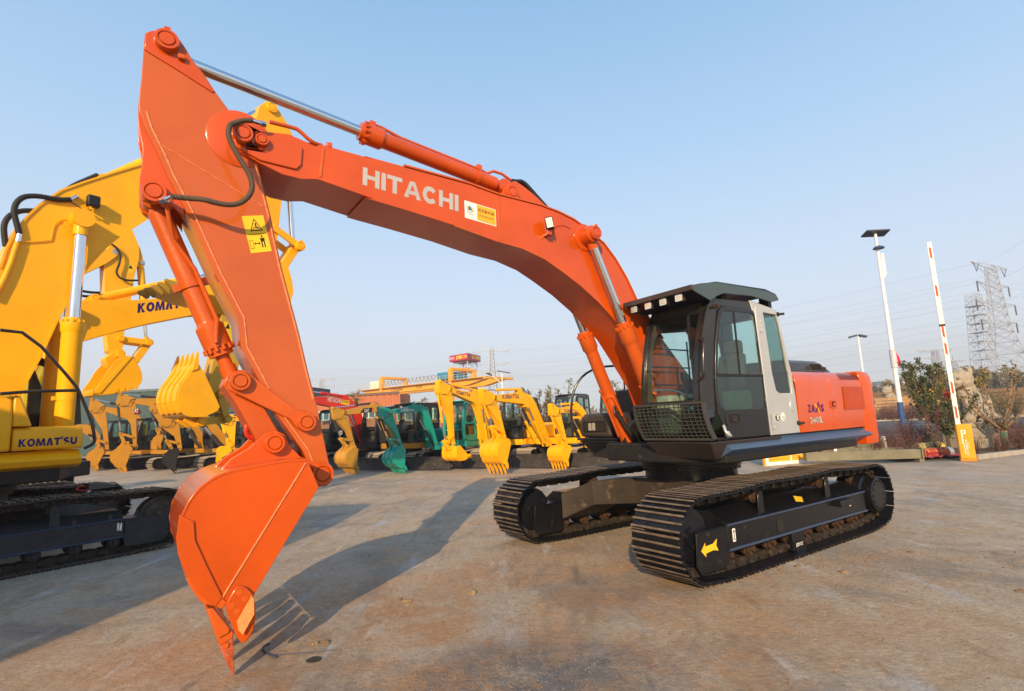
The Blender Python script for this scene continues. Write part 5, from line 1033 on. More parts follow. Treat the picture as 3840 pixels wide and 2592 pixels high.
def boomtext(bm, org, ha, kind, s, m, pl, pr_, h, y, conv, flip=1):
    """wordmark on the boom's camera side; pl/pr_ = pixels of its lower corners"""
    a, b_ = plane_loc(org, radians(ha), conv(*pl)), plane_loc(org, radians(ha), conv(*pr_)); d = (b_[0] - a[0], 0, b_[1] - a[1]); w = hypot(d[0], d[2])
    if kind == 'b': return blocks(bm, s, m, (a[0], y, a[1]), d, (-d[2] * 0, 0, 1), h, w, t=.26)
    return text('lettering', s, m, bm, (a[0], y, a[1]), d, (0, 0, 1), h, 0, w, None, 1, .015)
# ================= the other excavators =================
COLK = dict(body=YEL, boom=YEL_S, cab=BLKG, deck=YEL)
ROWG = 'excavators parked in the row behind'
yb = .20
# right end: small yellow machine
o_, a_ = (2.9, 19.3), 222
r, bm, ar, J = place('small yellow excavator with slim forked arm parked rightmost in the row, dark cab behind', (3.3, 20.2), 244, o_, a_, dict(A=(1850, 545), T=(1893, 592), P=(1962, 862), Q=(1920, 1037), K=(2065, 572), F=(2190, 850), C=(2035, 530), B=(2040, 640), G=(2145, 860)), Zc, .55, COLK, ROWG, wb=.11, wa=.09, hb=.33, bw=.26, cylf=.6)
boomtext(bm, o_, a_, 'b', "KOM^T'SU", NAVY, (1935, 600), (2035, 606), .11, .114, Zc)
# large yellow machine with bucket on the ground
o_, a_ = (1.40, 19.65), 228
r, bm, ar, J = place('yellow excavator with wide five toothed bucket touching the ground, middle of the row', (1.7, 20.6), 244, o_, a_, dict(A=(1325, 432), T=(1402, 492), P=(1492, 815), Q=(1452, 1067), K=(1668, 498), F=(1812, 815), C=(1606, 425), B=(1638, 552), G=(1765, 825)), Zc, .62, COLK, ROWG, wb=.14, wa=.12, hb=.40, bw=.40, cylf=.62)
boomtext(bm, o_, a_, 'b', "KOM^T'SU", NAVY, (1460, 500), (1586, 496), .14, .144, Zc)
# yellow machine with curled bucket
o_, a_ = (-.95, 20.6), 228
r, bm, ar, J = place('yellow excavator holding its curled bucket up off the ground, black cab, beside the teal one', (-.2, 21.5), 244, o_, a_, dict(A=(1000, 366), T=(1070, 430), P=(1100, 835), Q=(1203, 935), K=(1285, 505), F=(1375, 850), C=(1270, 432), B=(1300, 560), G=(1350, 860)), Zc, .62, COLK, ROWG, wb=.13, wa=.11, hb=.40, bw=.34, cylf=.66)
boomtext(bm, o_, a_, 'b', "KOM^T'SU", NAVY, (1118, 462), (1220, 484), .13, .134, Zc)
# teal machine
TC = dict(body=TEAL, boom=TEAL, cab=TEAL, deck=TEAL, cyl=BODYB, twin=False, tooth=mat('teal_tooth', (.03, .33, .24), .5, 0, 0, .3, 10), pin=mat('pin_zinc', (.5, .5, .46), .35, .7))
o_, a_ = (-2.95, 20.6), 226
r, bm, ar, J = place('teal green excavator with teal cab and teal bucket on the ground', (-2.45, 21.9), 244, o_, a_, dict(A=(550, 565), T=(622, 600), P=(712, 862), Q=(715, 1067), K=(880, 565), F=(975, 850), C=(805, 530), B=(850, 640), G=(965, 865)), Zc, .55, TC, ROWG, wb=.11, wa=.09, hb=.38, bw=.27, cylf=.55, sticker=0)
boomtext(bm, o_, a_, 't', '久保田', WHITE, (698, 598), (757, 594), .12, .114, Zc); boomtext(bm, o_, a_, 't', 'Kubota', WHITE, (760, 590), (800, 588), .07, .114, Zc)
MB().prism(rrect(-.9, -.25, 1.02, 1.5, .15), 1.085, 1.11).build('side_cover', STKY, r)
# brownish yellow machine
CB = dict(body=BLKM, boom=CATB, cab=BLKG, deck=CATY, cyl=BODYB, pin=CATB)
o_, a_ = (-4.9, 21.6), 230
r, bm, ar, J = place('brownish yellow excavator with its scratched bucket down, left of the teal one', (-4.3, 22.5), 244, o_, a_, dict(A=(192, 568), T=(272, 606), P=(352, 862), Q=(352, 1068), K=(560, 560), F=(655, 850), C=(490, 530), B=(540, 640), G=(640, 865)), Zc, .58, CB, ROWG, wb=.12, wa=.10, hb=.40, bw=.32, cylf=.42)
a1 = plane_loc(o_, radians(a_), Zc(390, 605)); b1 = plane_loc(o_, radians(a_), Zc(484, 600)); c1 = plane_loc(o_, radians(a_), Zc(480, 565)); d1 = plane_loc(o_, radians(a_), Zc(418, 570))
bp_ = MB().add([(p[0], .123, p[1]) for p in (a1, b1, c1, d1)], [(0, 1, 2, 3)]).build('logo_panel', INKB, bm)
e1 = plane_loc(o_, radians(a_), Zc(475, 604)); f1 = plane_loc(o_, radians(a_), Zc(487, 566)); MB().add([(p[0], .1235, p[1]) for p in ((e1[0], e1[1]), b1, f1, (f1[0] + .03, f1[1]))], [(0, 1, 2, 3)]).build('logo_stripe', REDK, bp_)
boomtext(bp_, o_, a_, 't', 'CAT', WHITE, (422, 600), (460, 598), .12, .126, Zc)
# red machine behind the row and a further dark one
RC = dict(body=BLKM, boom=REDP, cab=BLKG, deck=BLKM)
o_, a_ = (-6.5, 24.2), 222
r, bm, ar, J = place('red excavator behind the brownish yellow one, most of its arm hidden', (-6.2, 24.2), 240, o_, a_, dict(A=(-60, 430), T=(-10, 500), P=(85, 760), Q=(60, 930), K=(330, 545), F=(455, 830), C=(295, 480), B=(300, 590), G=(400, 860)), Zc, .9, RC, ROWG, wb=.2, wa=.17, hb=.45, bw=.50, cylf=.55, sticker=1)
boomtext(bm, o_, a_, 'b', 'HITACHI', GREYT, (145, 520), (240, 533), .20, .204, Zc)
a1 = plane_loc(o_, radians(a_), Zc(246, 537)); b1 = plane_loc(o_, radians(a_), Zc(306, 546)); c1 = plane_loc(o_, radians(a_), Zc(308, 514)); d1 = plane_loc(o_, radians(a_), Zc(248, 504))
dl = MB().add([(p[0], .204, p[1]) for p in (a1, b1, c1, d1)], [(0, 1, 2, 3)]).build('dealer_decal', STKY, bm)
boomtext(dl, o_, a_, 't', '塔克斯机械', INKB, (252, 528), (302, 537), .13, .206, Zc)
r = thing('crawler_excavator', 'dark excavator with black cab half hidden behind the orange arm', 'excavator', (-8.6, 25.2, 0), radians(244), ROWG)
small_body(r, .6, RC, cabz=2.55)
# --- row on the far left
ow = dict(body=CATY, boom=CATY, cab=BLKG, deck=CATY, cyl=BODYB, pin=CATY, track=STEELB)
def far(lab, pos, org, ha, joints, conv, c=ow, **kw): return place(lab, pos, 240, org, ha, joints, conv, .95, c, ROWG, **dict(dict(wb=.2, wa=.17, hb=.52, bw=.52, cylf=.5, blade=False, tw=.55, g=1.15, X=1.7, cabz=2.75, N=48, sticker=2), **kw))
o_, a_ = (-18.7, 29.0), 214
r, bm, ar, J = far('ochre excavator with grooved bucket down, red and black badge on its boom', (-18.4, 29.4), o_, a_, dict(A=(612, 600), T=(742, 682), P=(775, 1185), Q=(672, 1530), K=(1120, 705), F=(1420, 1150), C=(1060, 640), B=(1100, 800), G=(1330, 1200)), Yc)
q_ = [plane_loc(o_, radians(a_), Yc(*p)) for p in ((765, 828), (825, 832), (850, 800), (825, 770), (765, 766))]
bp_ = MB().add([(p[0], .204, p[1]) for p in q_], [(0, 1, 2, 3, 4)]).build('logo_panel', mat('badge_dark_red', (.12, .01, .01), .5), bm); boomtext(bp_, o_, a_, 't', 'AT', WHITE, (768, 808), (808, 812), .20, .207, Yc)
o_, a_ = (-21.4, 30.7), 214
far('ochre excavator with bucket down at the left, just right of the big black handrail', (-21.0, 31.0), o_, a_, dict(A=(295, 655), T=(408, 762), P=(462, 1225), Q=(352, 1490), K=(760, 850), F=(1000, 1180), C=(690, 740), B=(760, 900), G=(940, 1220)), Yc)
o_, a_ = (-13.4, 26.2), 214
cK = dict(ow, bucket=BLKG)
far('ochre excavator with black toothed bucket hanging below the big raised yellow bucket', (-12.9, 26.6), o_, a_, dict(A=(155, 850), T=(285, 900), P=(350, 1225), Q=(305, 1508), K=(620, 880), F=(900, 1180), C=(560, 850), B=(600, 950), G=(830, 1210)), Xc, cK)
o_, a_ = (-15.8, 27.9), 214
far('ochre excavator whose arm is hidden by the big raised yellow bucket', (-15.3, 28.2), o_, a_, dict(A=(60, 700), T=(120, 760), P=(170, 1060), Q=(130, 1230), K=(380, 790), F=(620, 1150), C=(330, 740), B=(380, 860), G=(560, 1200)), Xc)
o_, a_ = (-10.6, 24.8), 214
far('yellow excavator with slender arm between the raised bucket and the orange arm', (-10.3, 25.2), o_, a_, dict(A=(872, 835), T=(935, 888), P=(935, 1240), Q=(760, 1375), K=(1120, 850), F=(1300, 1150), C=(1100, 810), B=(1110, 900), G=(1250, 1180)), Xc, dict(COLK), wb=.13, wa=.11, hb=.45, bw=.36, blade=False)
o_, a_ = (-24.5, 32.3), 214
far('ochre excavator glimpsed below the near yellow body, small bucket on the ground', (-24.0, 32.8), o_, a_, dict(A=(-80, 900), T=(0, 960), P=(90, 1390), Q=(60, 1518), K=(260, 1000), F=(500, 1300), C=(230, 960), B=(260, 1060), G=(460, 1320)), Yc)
# ================= the three big yellow excavators on the left =================
L1c = lambda x, y: (x * .478, 550 + y * .478)
L2c = lambda x, y: (x * .6374, 1200 + y * .6374)
KUc = lambda x, y: (x * .255, 700 + y * .255)
KLc = lambda x, y: (x * .255, 1400 + y * .255)
I_ = lambda x, y: (x, y)
HK = 54; aK = radians(HK); uK = Vector((cos(aK), sin(aK), 0)); vK = Vector((-sin(aK), cos(aK), 0)); K1P = Vector((-7.87, 7.5, 0))
def kpos(d, a=0): p = K1P + vK * d + uK * a; return (p.x, p.y)
TD = [mat('track_grey_dusty', (.06, .05, .04), .6, .1, 0, .25, 5, .3, 50, .3, (.30, .22, .15, 1)), mat('grouser_tan', (.30, .23, .16), .65, .1, 0, .2, 8)]
KFR = mat('frame_grey_black', (.030, .031, .035), .5, 0, .1, .25, 4, .3, 40, .22, (.12, .10, .085, 1))
def upper_big(r, c, tag_text=True):
    # deck, right hand side boxes, hood, counterweight; the boom side y is between the cab (y>0) and the right boxes (y<0)
    b = MB(); b.prism([(1.5, -.4), (1.5, .4), (1.2, 1.3), (-2.5, 1.3), (-2.9, .6), (-2.9, -.6), (-2.5, -1.3), (.9, -1.3), (1.2, -.6)], 1.12, 1.34, 'z'); b.build('revolving_frame', BLKM, r, .02)
    b = MB(); b.prism([(-1.30, 1.54), (-1.46, 1.42), (-1.42, 1.34), (-1.28, 1.29), (-1.2, 1.29), (-1.2, 1.54)], -2.6, 1.10, 'x'); b.build('side_skirt', c['body'], r, .01)
    b = MB(); b.prism([(-1.41, 1.555), (-1.42, 1.70), (-1.37, 1.84), (-1.30, 1.865), (-.55, 1.865), (-.55, 1.555)], 0.365, 1.11, 'x'); o = b.build('tool_box', c['body'], r, .03)
    b = MB(); b.prism([(-1.41, 1.555), (-1.42, 2.0), (-1.35, 2.28), (-1.2, 2.34), (-.55, 2.34), (-.55, 1.555)], -1.0, .35, 'x'); b.build('fuel_tank', c['body'], r, .03)
    b = MB(); b.add([(.55, -1.41, 1.87), (.353, -1.41, 1.87), (.353, -1.38, 2.29), (.42, -1.38, 2.27), (.55, -.6, 1.87), (.353, -.6, 1.87), (.353, -.6, 2.29), (.42, -.6, 2.27)], [(0, 1, 2, 3), (4, 7, 6, 5), (0, 3, 7, 4), (3, 2, 6, 7), (1, 5, 6, 2), (0, 4, 5, 1)]); b.build('step_cover', c['body'], r, .02)
    b = MB(); b.prism([(-1.38, 1.555), (-1.38, 2.1), (-1.25, 2.3), (1.2, 2.3), (1.3, 2.1), (1.3, 1.4)], -2.5, -1.02, 'x'); b.build('engine_hood', c['body'], r, .05)
    b = MB(); b.prism([(-2.45, -1.35), (-2.45, 1.35), (-2.9, 1.1), (-3.1, .4), (-3.1, -.4), (-2.9, -1.1)], 1.2, 2.35, 'z'); b.build('counterweight', c['body'], r, .06)
    if tag_text: blocks(o, "KOM^T'SU", NAVY, (.425, -1.423, 1.605), (1, 0, .012), (0, 0, 1), .10, .61, t=.29)
    return o
c = COLK
k1 = thing('crawler_excavator', 'nearest big yellow excavator, cut off by the left edge of the photo', 'excavator', (K1P.x, K1P.y, 0), aK, 'big yellow excavators on the left')
undercarriage(k1, 1.295, 2.14, .46, .40, .90, .60, 50, TD, KFR, KFR, 2, TRACKD)
swing_ring(k1, .80, .68, KFR, False); upper_big(k1, c)
fr = cab_body(k1, 1, c, -.5, 1.35, .45, 1.4, 1.34, 3.05)
def scr(px, conv, off, org=K1P): 
    return plane_loc((org.x - off * uK.y * -0 + vK.x * off, org.y + vK.y * off), aK, conv(*px))
yr = -1.415
# hook decal, embossed marks, sprocket cover numbers on the near frame
hp_ = [scr(p, L2c, -1.51) for p in ((690, 1195), (718, 1195), (715, 1240), (688, 1240))]
b = MB(); b.add([(x, -1.512, z) for x, z in hp_], [(0, 1, 2, 3)]); hk = b.build('hook_decal', WHITE, k1)
cx_ = sum(p[0] for p in hp_) / 4; cz_ = sum(p[1] for p in hp_) / 4
b = MB(); b.tube([(cx_, -1.515, cz_ + .05), (cx_ + .013, -1.515, cz_ + .035), (cx_, -1.515, cz_ + .02), (cx_ - .013, -1.515, cz_ + .035), (cx_, -1.515, cz_ + .05)], .004, 6); b.tube([(cx_, -1.515, cz_ + .015), (cx_, -1.515, cz_ - .015), (cx_ - .015, -1.515, cz_ - .03), (cx_, -1.515, cz_ - .05), (cx_ + .015, -1.515, cz_ - .035)], .004, 6); b.build('hook_symbol', INKB, hk)
for p in ((650, 1165), (808, 1138), (437, 1195)):
    x, z = scr(p, L2c, -1.51); text('embossed_number', '8', mat('emboss_grey', (.055, .055, .06), .5), k1, (x - .03, -1.513, z - .045), (1, 0, 0), (0, 0, 1), .09, 0, .05)
# handrail loop and front guard rails (black)
def P3(px, conv, off): x, z = scr(px, conv, off); return (x, off, z)
hose(k1, [P3((0, 750 / .51 * .51), lambda x, y: (0, 1238), yr), P3((110, 1250), I_, yr), P3((285, 1445), I_, yr)] + [P3((302, 1480), I_, yr), P3((340, 1570), I_, yr), P3((356, 1640), I_, yr), P3((352, 1665), I_, yr), P3((315, 1682), I_, yr)], .022, BLKG, 'handrail', it=1)
hose(k1, [P3((0, 1477), I_, yr), P3((120, 1468), I_, yr), P3((287, 1464), I_, yr)], .022, BLKG, 'handrail', it=1)
b = MB(); b.add([P3((288, 1470), I_, yr + .06), P3((300, 1478), I_, yr + .06), P3((305, 1590), I_, yr + .06), P3((278, 1594), I_, yr + .06)], [(0, 1, 2, 3)]); b.build('rubber_flap', RUBBER, k1)
# boom, traced
H1 = lambda L, off, conv=I_: [scr(p, conv, off) for p in L]
up1 = H1([(-420, 1700), (-250, 1400), (-90, 1140), (0, 1005), (22, 935), (60, 860), (100, 812), (150, 765), (230, 712), (320, 680), (420, 648), (540, 612), (640, 580), (760, 545), (880, 510)], -.27)
dn1 = H1([(910, 560), (900, 610), (850, 645), (740, 695), (650, 745), (560, 815), (440, 892), (400, 925), (330, 1000), (280, 1080), (215, 1200), (150, 1340), (95, 1440), (70, 1500), (0, 1620), (-200, 1900)], -.27)
bo1 = MB().prism(up1 + dn1, -.27, .27).build('boom', YEL_S, k1, .006)
b = MB(); q = [Vector(p) for p in up1[3:14]]
for i in range(len(q) - 1): b.prism(_strip([tuple(q[i] + Vector((0, -.01))), tuple(q[i + 1] + Vector((0, -.01)))], .03), -.29, -.27)
q = [Vector(p) for p in dn1[1:14]]
for i in range(len(q) - 1): b.prism(_strip([tuple(q[i]), tuple(q[i + 1])], .03), -.285, -.27)
b.build('flange_lip', YEL_S, bo1)
Cf = scr((383, 683), I_, -.15); Bp = scr((303, 827), I_, -.40)
br_ = H1([(315, 722), (328, 690), (345, 665), (385, 650), (405, 665), (425, 690), (440, 700)], -.15)
for y in (-.15, .11): MB().prism(br_, y, y + .04).build('cylinder_bracket', YEL_S, bo1)
pin(k1, Cf[0], Cf[1], -.15, -.22, .10, YEL_S); 
b = MB(); b.lathe([(.20, -.275), (.20, -.285), (.13, -.29), (.12, -.38), (.12, -.46)][::-1], (Bp[0], 0, Bp[1]), 'y', 28); b.build('cylinder_boss', YEL_S, bo1); pin(k1, Bp[0], Bp[1], -.44, -.53, .12, YEL_S)
# arm far behind the orange one: joints from the photograph
JA = dict(A=scr((1008, 403), I_, 0), T=scr((905, 560), I_, 0), P=scr((1000, 905), I_, 0))
Gf = scr((238, 1640), I_, -.45)
hyd(k1, (Gf[0], 1.35), Bp, -.45, .135, .082, .57, YEL_S, CHROME, 'boom_cylinder', 1.14, headlen=.22); hyd(k1, (Gf[0], 1.35), Bp, .30, .135, .082, .57, YEL, CHROME, 'boom_cylinder', 1.14, headlen=.22)
b = MB(); g_ = scr((238, 1560), I_, -.45)
for k in (-1, 1): b.box(g_[0] - .03 + k * .0, g_[0] + .03, -.45 + k * .13 - .02, -.45 + k * .17, 2.02, 2.09)
d_ = Vector((Bp[0] - Gf[0], 0, Bp[1] - 1.35)).normalized()
b = MB(); b.lathe([(.142, -.03), (.142, .03)], n=24); b.box(-.18, .18, -.04, .04, -.03, .03); Mx = d_.to_track_quat('Z', 'X').to_matrix().to_4x4(); Mx.translation = Vector((Gf[0], -.45, 1.35)) + d_ * .95; b.xf(Mx); b.build('pipe_clamp', YEL_S, k1)
u_ = Vector((JA['T'][0] - JA['A'][0], JA['T'][1] - JA['A'][1])); 
arm1 = H1([(975, 395), (1000, 383), (1025, 388), (1050, 420), (1078, 465), (1098, 510), (1100, 545), (1085, 640), (1060, 720), (1048, 830), (1040, 900), (1010, 960), (980, 960), (955, 860), (940, 740), (930, 600), (945, 500), (965, 430)], -.2)
a1_ = MB().prism(arm1, -.2, .2).build('arm', YEL_S, k1, .006)
A_ = scr((1018, 405), I_, -.2); B_ = scr((1090, 535), I_, -.2); pin(k1, A_[0], A_[1], -.2, -.26, .12, YEL_S); pin(k1, B_[0], B_[1], -.14, -.2, .07, YEL_S)
hyd(k1, Cf, JA['A'], 0, .115, .07, .56, YEL_S, CHROME, 'arm_cylinder', 1.15)
Lk = scr((1108, 930), I_, -.1); hyd(k1, (B_[0], B_[1]), Lk, -.0, .10, .062, .50, YEL_S, CHROME, 'bucket_cylinder', 1.15)
b = MB(); q = scr((1000, 860), I_, 0); d = Vector((Lk[0] - q[0], Lk[1] - q[1])); b.prism(_strip([q, Lk], .15), -.27, -.22).prism(_strip([q, Lk], .15), .22, .27); b.build('idler_link', YEL_S, k1, .01)
pin(k1, Lk[0], Lk[1], -.22, -.34, .11, YEL_S)
q2_ = scr((1040, 1020), I_, 0); b = MB(); b.prism(_strip([Lk, q2_], .18), -.15, .15); b.build('bucket_link', YEL_S, k1, .01)
# its curled bucket: side profile from the photograph
bk1 = H1([(870, 1040), (960, 985), (1045, 975), (1075, 990), (1092, 1050), (1098, 1095), (1085, 1140), (1060, 1160), (900, 1128), (760, 1095), (660, 1052), (700, 1040)], -.65)
b = MB(); b.prism(bk1, -.65, -.62).prism(bk1, .62, .65); P_ = [Vector(p) for p in bk1[3:11]]; shell_mesh(b, P_, .02, -.65, .65); B1 = b.build('bucket', YEL_S, k1, .004)
for k, (px, py) in enumerate(((612, 1047), (640, 1035), (668, 1026), (700, 1016), (735, 1006))):
    off = -.62 + 1.2 * k / 4
    a = scr((660, 1085 - k * 6), I_, -.62); t_ = scr((618, 1050), I_, -.62); b = MB()
    b.add([(a[0], off - .07, a[1] - .08), (a[0], off + .07, a[1] - .08), (a[0], off + .07, a[1] + .12), (a[0], off - .07, a[1] + .12), (t_[0], off - .035, t_[1] - .02), (t_[0], off + .035, t_[1] - .02), (t_[0], off + .035, t_[1] + .02), (t_[0], off - .035, t_[1] + .02)], [(0, 1, 2, 3), (4, 7, 6, 5), (0, 4, 5, 1), (1, 5, 6, 2), (2, 6, 7, 3), (3, 7, 4, 0)])
    b.build('tooth', mat('tooth_olive', (.33, .20, .02), .5, 0, .1), B1, .006)
# hoses arching over the boom, lamp, cables and pipes on the boom
hose(k1, [P3(p, KUc, -.30) for p in ((1040, 190), (930, 195), (800, 185), (640, 150), (480, 135), (340, 150), (240, 230), (205, 340), (215, 430), (250, 560), (285, 700))], .040, RUBBER, ribs=True)
hose(k1, [P3(p, KUc, -.05) for p in ((640, 360), (520, 360), (380, 350), (250, 370), (120, 440), (55, 560), (60, 700), (85, 880))], .040, RUBBER, ribs=True)
hose(k1, [P3(p, KUc, -.15) for p in ((860, 160), (960, 70), (1090, -20), (1300, -110), (1440, -170))], .040, RUBBER, ribs=True)
b = MB(); b.cyl(P3((1040, 190), KUc, -.30), P3((1140, 145), KUc, -.30), .035, n=12); b.cyl(P3((288, 700), KUc, -.30), P3((265, 810), KUc, -.30), .038, n=12); b.cyl(P3((820, 180), KUc, -.15), P3((870, 150), KUc, -.15), .036, n=12); b.build('hose_fitting', CHROME, k1)
b = MB(); b.tube([P3(p, KUc, -.31) for p in ((255, 820), (215, 930), (160, 1110), (60, 1350), (-100, 1650))], .035, 10); b.tube([P3(p, KUc, -.10) for p in ((300, 620), (600, 340), (760, 230), (1140, 130), (1260, 70), (1600, -60), (2400, -350))], .030, 10); b.build('hydraulic_pipe', YEL_S, bo1)
b = MB(); 
x, z = scr((1335, 215), KUc, -.40); lb = MB().box(x - .05, x + .12, -.46, -.33, z - .09, z + .10); lo = lb.build('work_light', BLKM, bo1, .02); b = MB(); b.box(x - .02, x + .02, -.42, -.27, z - .16, z - .14); b.box(x - .02, x + .02, -.42, -.40, z - .16, z - .08); b.build('lamp_bracket', YEL_S, lo)
b = MB(); b.tube(smooth([P3((1040, 230), KUc, -.275), P3((1190, 310), KUc, -.28), P3((1200, 340), KUc, -.36), P3((1290, 350), KUc, -.38), P3((1310, 300), KUc, -.40)], 2), .007, 6); b.build('lamp_wire', RUBBER, lo)
b = MB(); b.tube(smooth([P3(p, KUc, -.29) for p in ((1040, 495), (900, 485), (800, 540), (770, 640), (745, 770), (730, 785), (600, 800), (290, 820))], 1), .009, 6); b.build('grease_pipe', YEL_S, bo1)
b = MB(); b.prism(H1([(312, 873), (332, 878), (332, 985), (312, 1010)], -.272), -.280, -.272); b.build('patch_plate', YEL_S, bo1)
# --- second big machine
c2p = kpos(4.0); k2 = thing('crawler_excavator', 'big yellow excavator whose raised bucket points its five teeth upwards', 'excavator', (c2p[0], c2p[1], 0), aK, 'big yellow excavators on the left')
def scr2(px, conv=I_, off=0): return plane_loc((c2p[0] + vK.x * off, c2p[1] + vK.y * off), aK, conv(*px))
undercarriage(k2, 1.295, 1.92, .46, .40, .90, .60, 47, TD, KFR, KFR, 1, TRACKD); swing_ring(k2, .80, .68, KFR, False); upper_big(k2, c, False); cab_body(k2, 1, c, -.5, 1.35, .45, 1.4, 1.34, 3.05)
up2 = [scr2(p, I_, -.25) for p in ((150, 1330), (200, 1215), (250, 1150), (300, 1130), (400, 1125), (520, 1125), (700, 1110), (860, 1095))]
dn2 = [scr2(p, I_, -.25) for p in ((880, 1135), (870, 1170), (730, 1180), (560, 1213), (450, 1240), (310, 1280), (250, 1330), (180, 1450), (130, 1560), (80, 1600))]
b2 = MB().prism(up2 + dn2, -.25, .25).build('boom', YEL_S, k2, .006)
a = scr2((515, 1174), I_, -.25); e = scr2((735, 1148), I_, -.25)
blocks(b2, "KOM^T'SU", NAVY, (a[0], -.254, a[1]), (e[0] - a[0], 0, e[1] - a[1]), (0, 0, 1), .23, hypot(e[0] - a[0], e[1] - a[1]), t=.32)
C2 = scr2((352, 1121), I_, -.1); A2_ = scr2((840, 1020), I_, -.1); 
for y in (-.12, .12): MB().prism([scr2(p, I_, -.1) for p in ((295, 1140), (335, 1110), (352, 1102), (372, 1110), (390, 1130))], y - .02, y + .02).build('cylinder_bracket', YEL_S, b2)
pin(k2, C2[0], C2[1], -.14, -.22, .085, YEL_S)
hyd(k2, C2, A2_, 0, .105, .06, .72, YEL_S, CHROME, 'arm_cylinder', 1.15)
hose(k2, [(C2[0] + .1, -.1, C2[1] + .16), (C2[0] - .15, -.15, C2[1] + .12), (C2[0] - .4, -.2, C2[1] + .15)], .03, RUBBER)
hose(k2, [(C2[0] + .1, .05, C2[1] + .1), (C2[0] - .15, .0, C2[1] + .05), (C2[0] - .4, -.1, C2[1] + .04)], .03, RUBBER)
B2 = scr2((262, 1155), I_, -.4); G2 = scr2((105, 1545), I_, -.4)
for y in (-.4, .35): hyd(k2, G2, B2, y, .11, .065, .62, YEL_S, CHROME, 'boom_cylinder', 1.15)
arm2 = [scr2(p, I_, -.2) for p in ((820, 1010), (850, 1000), (880, 1060), (905, 1150), (905, 1330), (885, 1420), (868, 1520), (842, 1555), (800, 1545), (780, 1500), (782, 1430), (798, 1360), (822, 1250), (835, 1150), (825, 1080))]
ar2 = MB().prism(arm2, -.2, .2).build('arm', mat('olive_yellow_paint', (.50, .30, .015), .4, 0, .3, .1, 2), k2, .006)
q = [scr2(p, I_, -.2) for p in ((838, 1205), (868, 1210), (872, 1300), (848, 1290))]; b = MB(); b.add([(x, -.204, z) for x, z in q], [(0, 1, 2, 3)]); sk2 = b.build('warning_label', STKY, ar2)
q = [scr2(p, I_, -.2) for p in ((844, 1232), (862, 1234), (856, 1212))]; b = MB(); b.add([(x, -.206, z) for x, z in q], [(0, 1, 2)]); b.build('triangle_symbol', INKB, sk2)
# bucket with teeth up
Xs = lambda L, off: [scr2(p, Xc, off) for p in L]
bk2 = Xs([(545, 235), (620, 350), (800, 740), (770, 790), (640, 850), (430, 850), (360, 780), (325, 650), (350, 520), (470, 370)], -.6)
b = MB(); b.prism(bk2, -.6, -.57).prism(bk2, .57, .6); Q_ = [Vector(p) for p in [bk2[0], bk2[9], bk2[8], bk2[7], bk2[6], bk2[5], bk2[4]]]; shell_mesh(b, [Vector(p) for p in smooth(Q_, 1)], -.02, -.6, .6); B2_ = b.build('bucket', YEL_S, k2, .004)
sp_ = [Vector(p) for p in smooth(Q_, 1)]
for y in (-.48, -.16, .16, .48):
    for i0, i1 in ((1, 4), (4, 7), (7, 9)):
        b = MB(); shell_mesh(b, sp_[i0:i1 + 1], -.045 - .012 * (i0 % 3), y - .085 + .01 * (i0 % 2), y + .085); b.build('wear_plate', YEL_S, B2_, .006)
t0, t1, t2 = scr2((500, 250), Xc, -.6), scr2((560, 215), Xc, -.6), scr2((556, 115), Xc, -.6)
for k in range(5):
    y = -.56 + 1.12 * k / 4; b = MB(); b.prism([t0, t1, (t1[0] - .01, t1[1] - .22), (t0[0] - .04, t0[1] - .2)], y - .07, y + .07); w = .055
    b.add([(t0[0], y - w, t0[1]), (t1[0], y - w, t1[1]), (t1[0], y + w, t1[1]), (t0[0], y + w, t0[1]), (t2[0] - .015, y - .03, t2[1]), (t2[0] + .015, y - .03, t2[1]), (t2[0] + .015, y + .03, t2[1]), (t2[0] - .015, y + .03, t2[1])], [(0, 1, 2, 3), (4, 7, 6, 5), (0, 4, 5, 1), (1, 5, 6, 2), (2, 6, 7, 3), (3, 7, 4, 0)]); b.build('tooth', YEL_S, B2_, .006)
l1, l2_, l3 = scr2((795, 600), Xc, -.2), scr2((875, 885), Xc, -.2), scr2((575, 910), Xc, -.2)
OL = MATS['olive_yellow_paint']
for y0 in (-.26, .2): MB().prism(_strip([l1, l2_], .17), y0, y0 + .06).build('idler_link', OL, k2, .01)
MB().prism(_strip([l3, l2_], .19), -.15, .15).build('bucket_link', OL, k2, .01)
MB().prism(Xs([(430, 845), (520, 850), (640, 850), (640, 930), (575, 975), (480, 970), (380, 900)], -.2), -.22, -.16).build('hinge_ear', YEL_S, B2_, .006); MB().prism(Xs([(430, 845), (520, 850), (640, 850), (640, 930), (575, 975), (480, 970), (380, 900)], -.2), .16, .22).build('hinge_ear', YEL_S, B2_, .006)
for p, r_ in ((l1, .10), (l2_, .10), (l3, .12)): pin(k2, p[0], p[1], -.22, -.33, r_, OL if p is not l3 else YEL_S)
T2 = scr2((870, 1010), I_, 0); hyd(k2, (l1[0] + .25, l1[1] + 2.6), l2_, -.0, .10, .06, .62, YEL_S, CHROME, 'bucket_cylinder', 1.15)
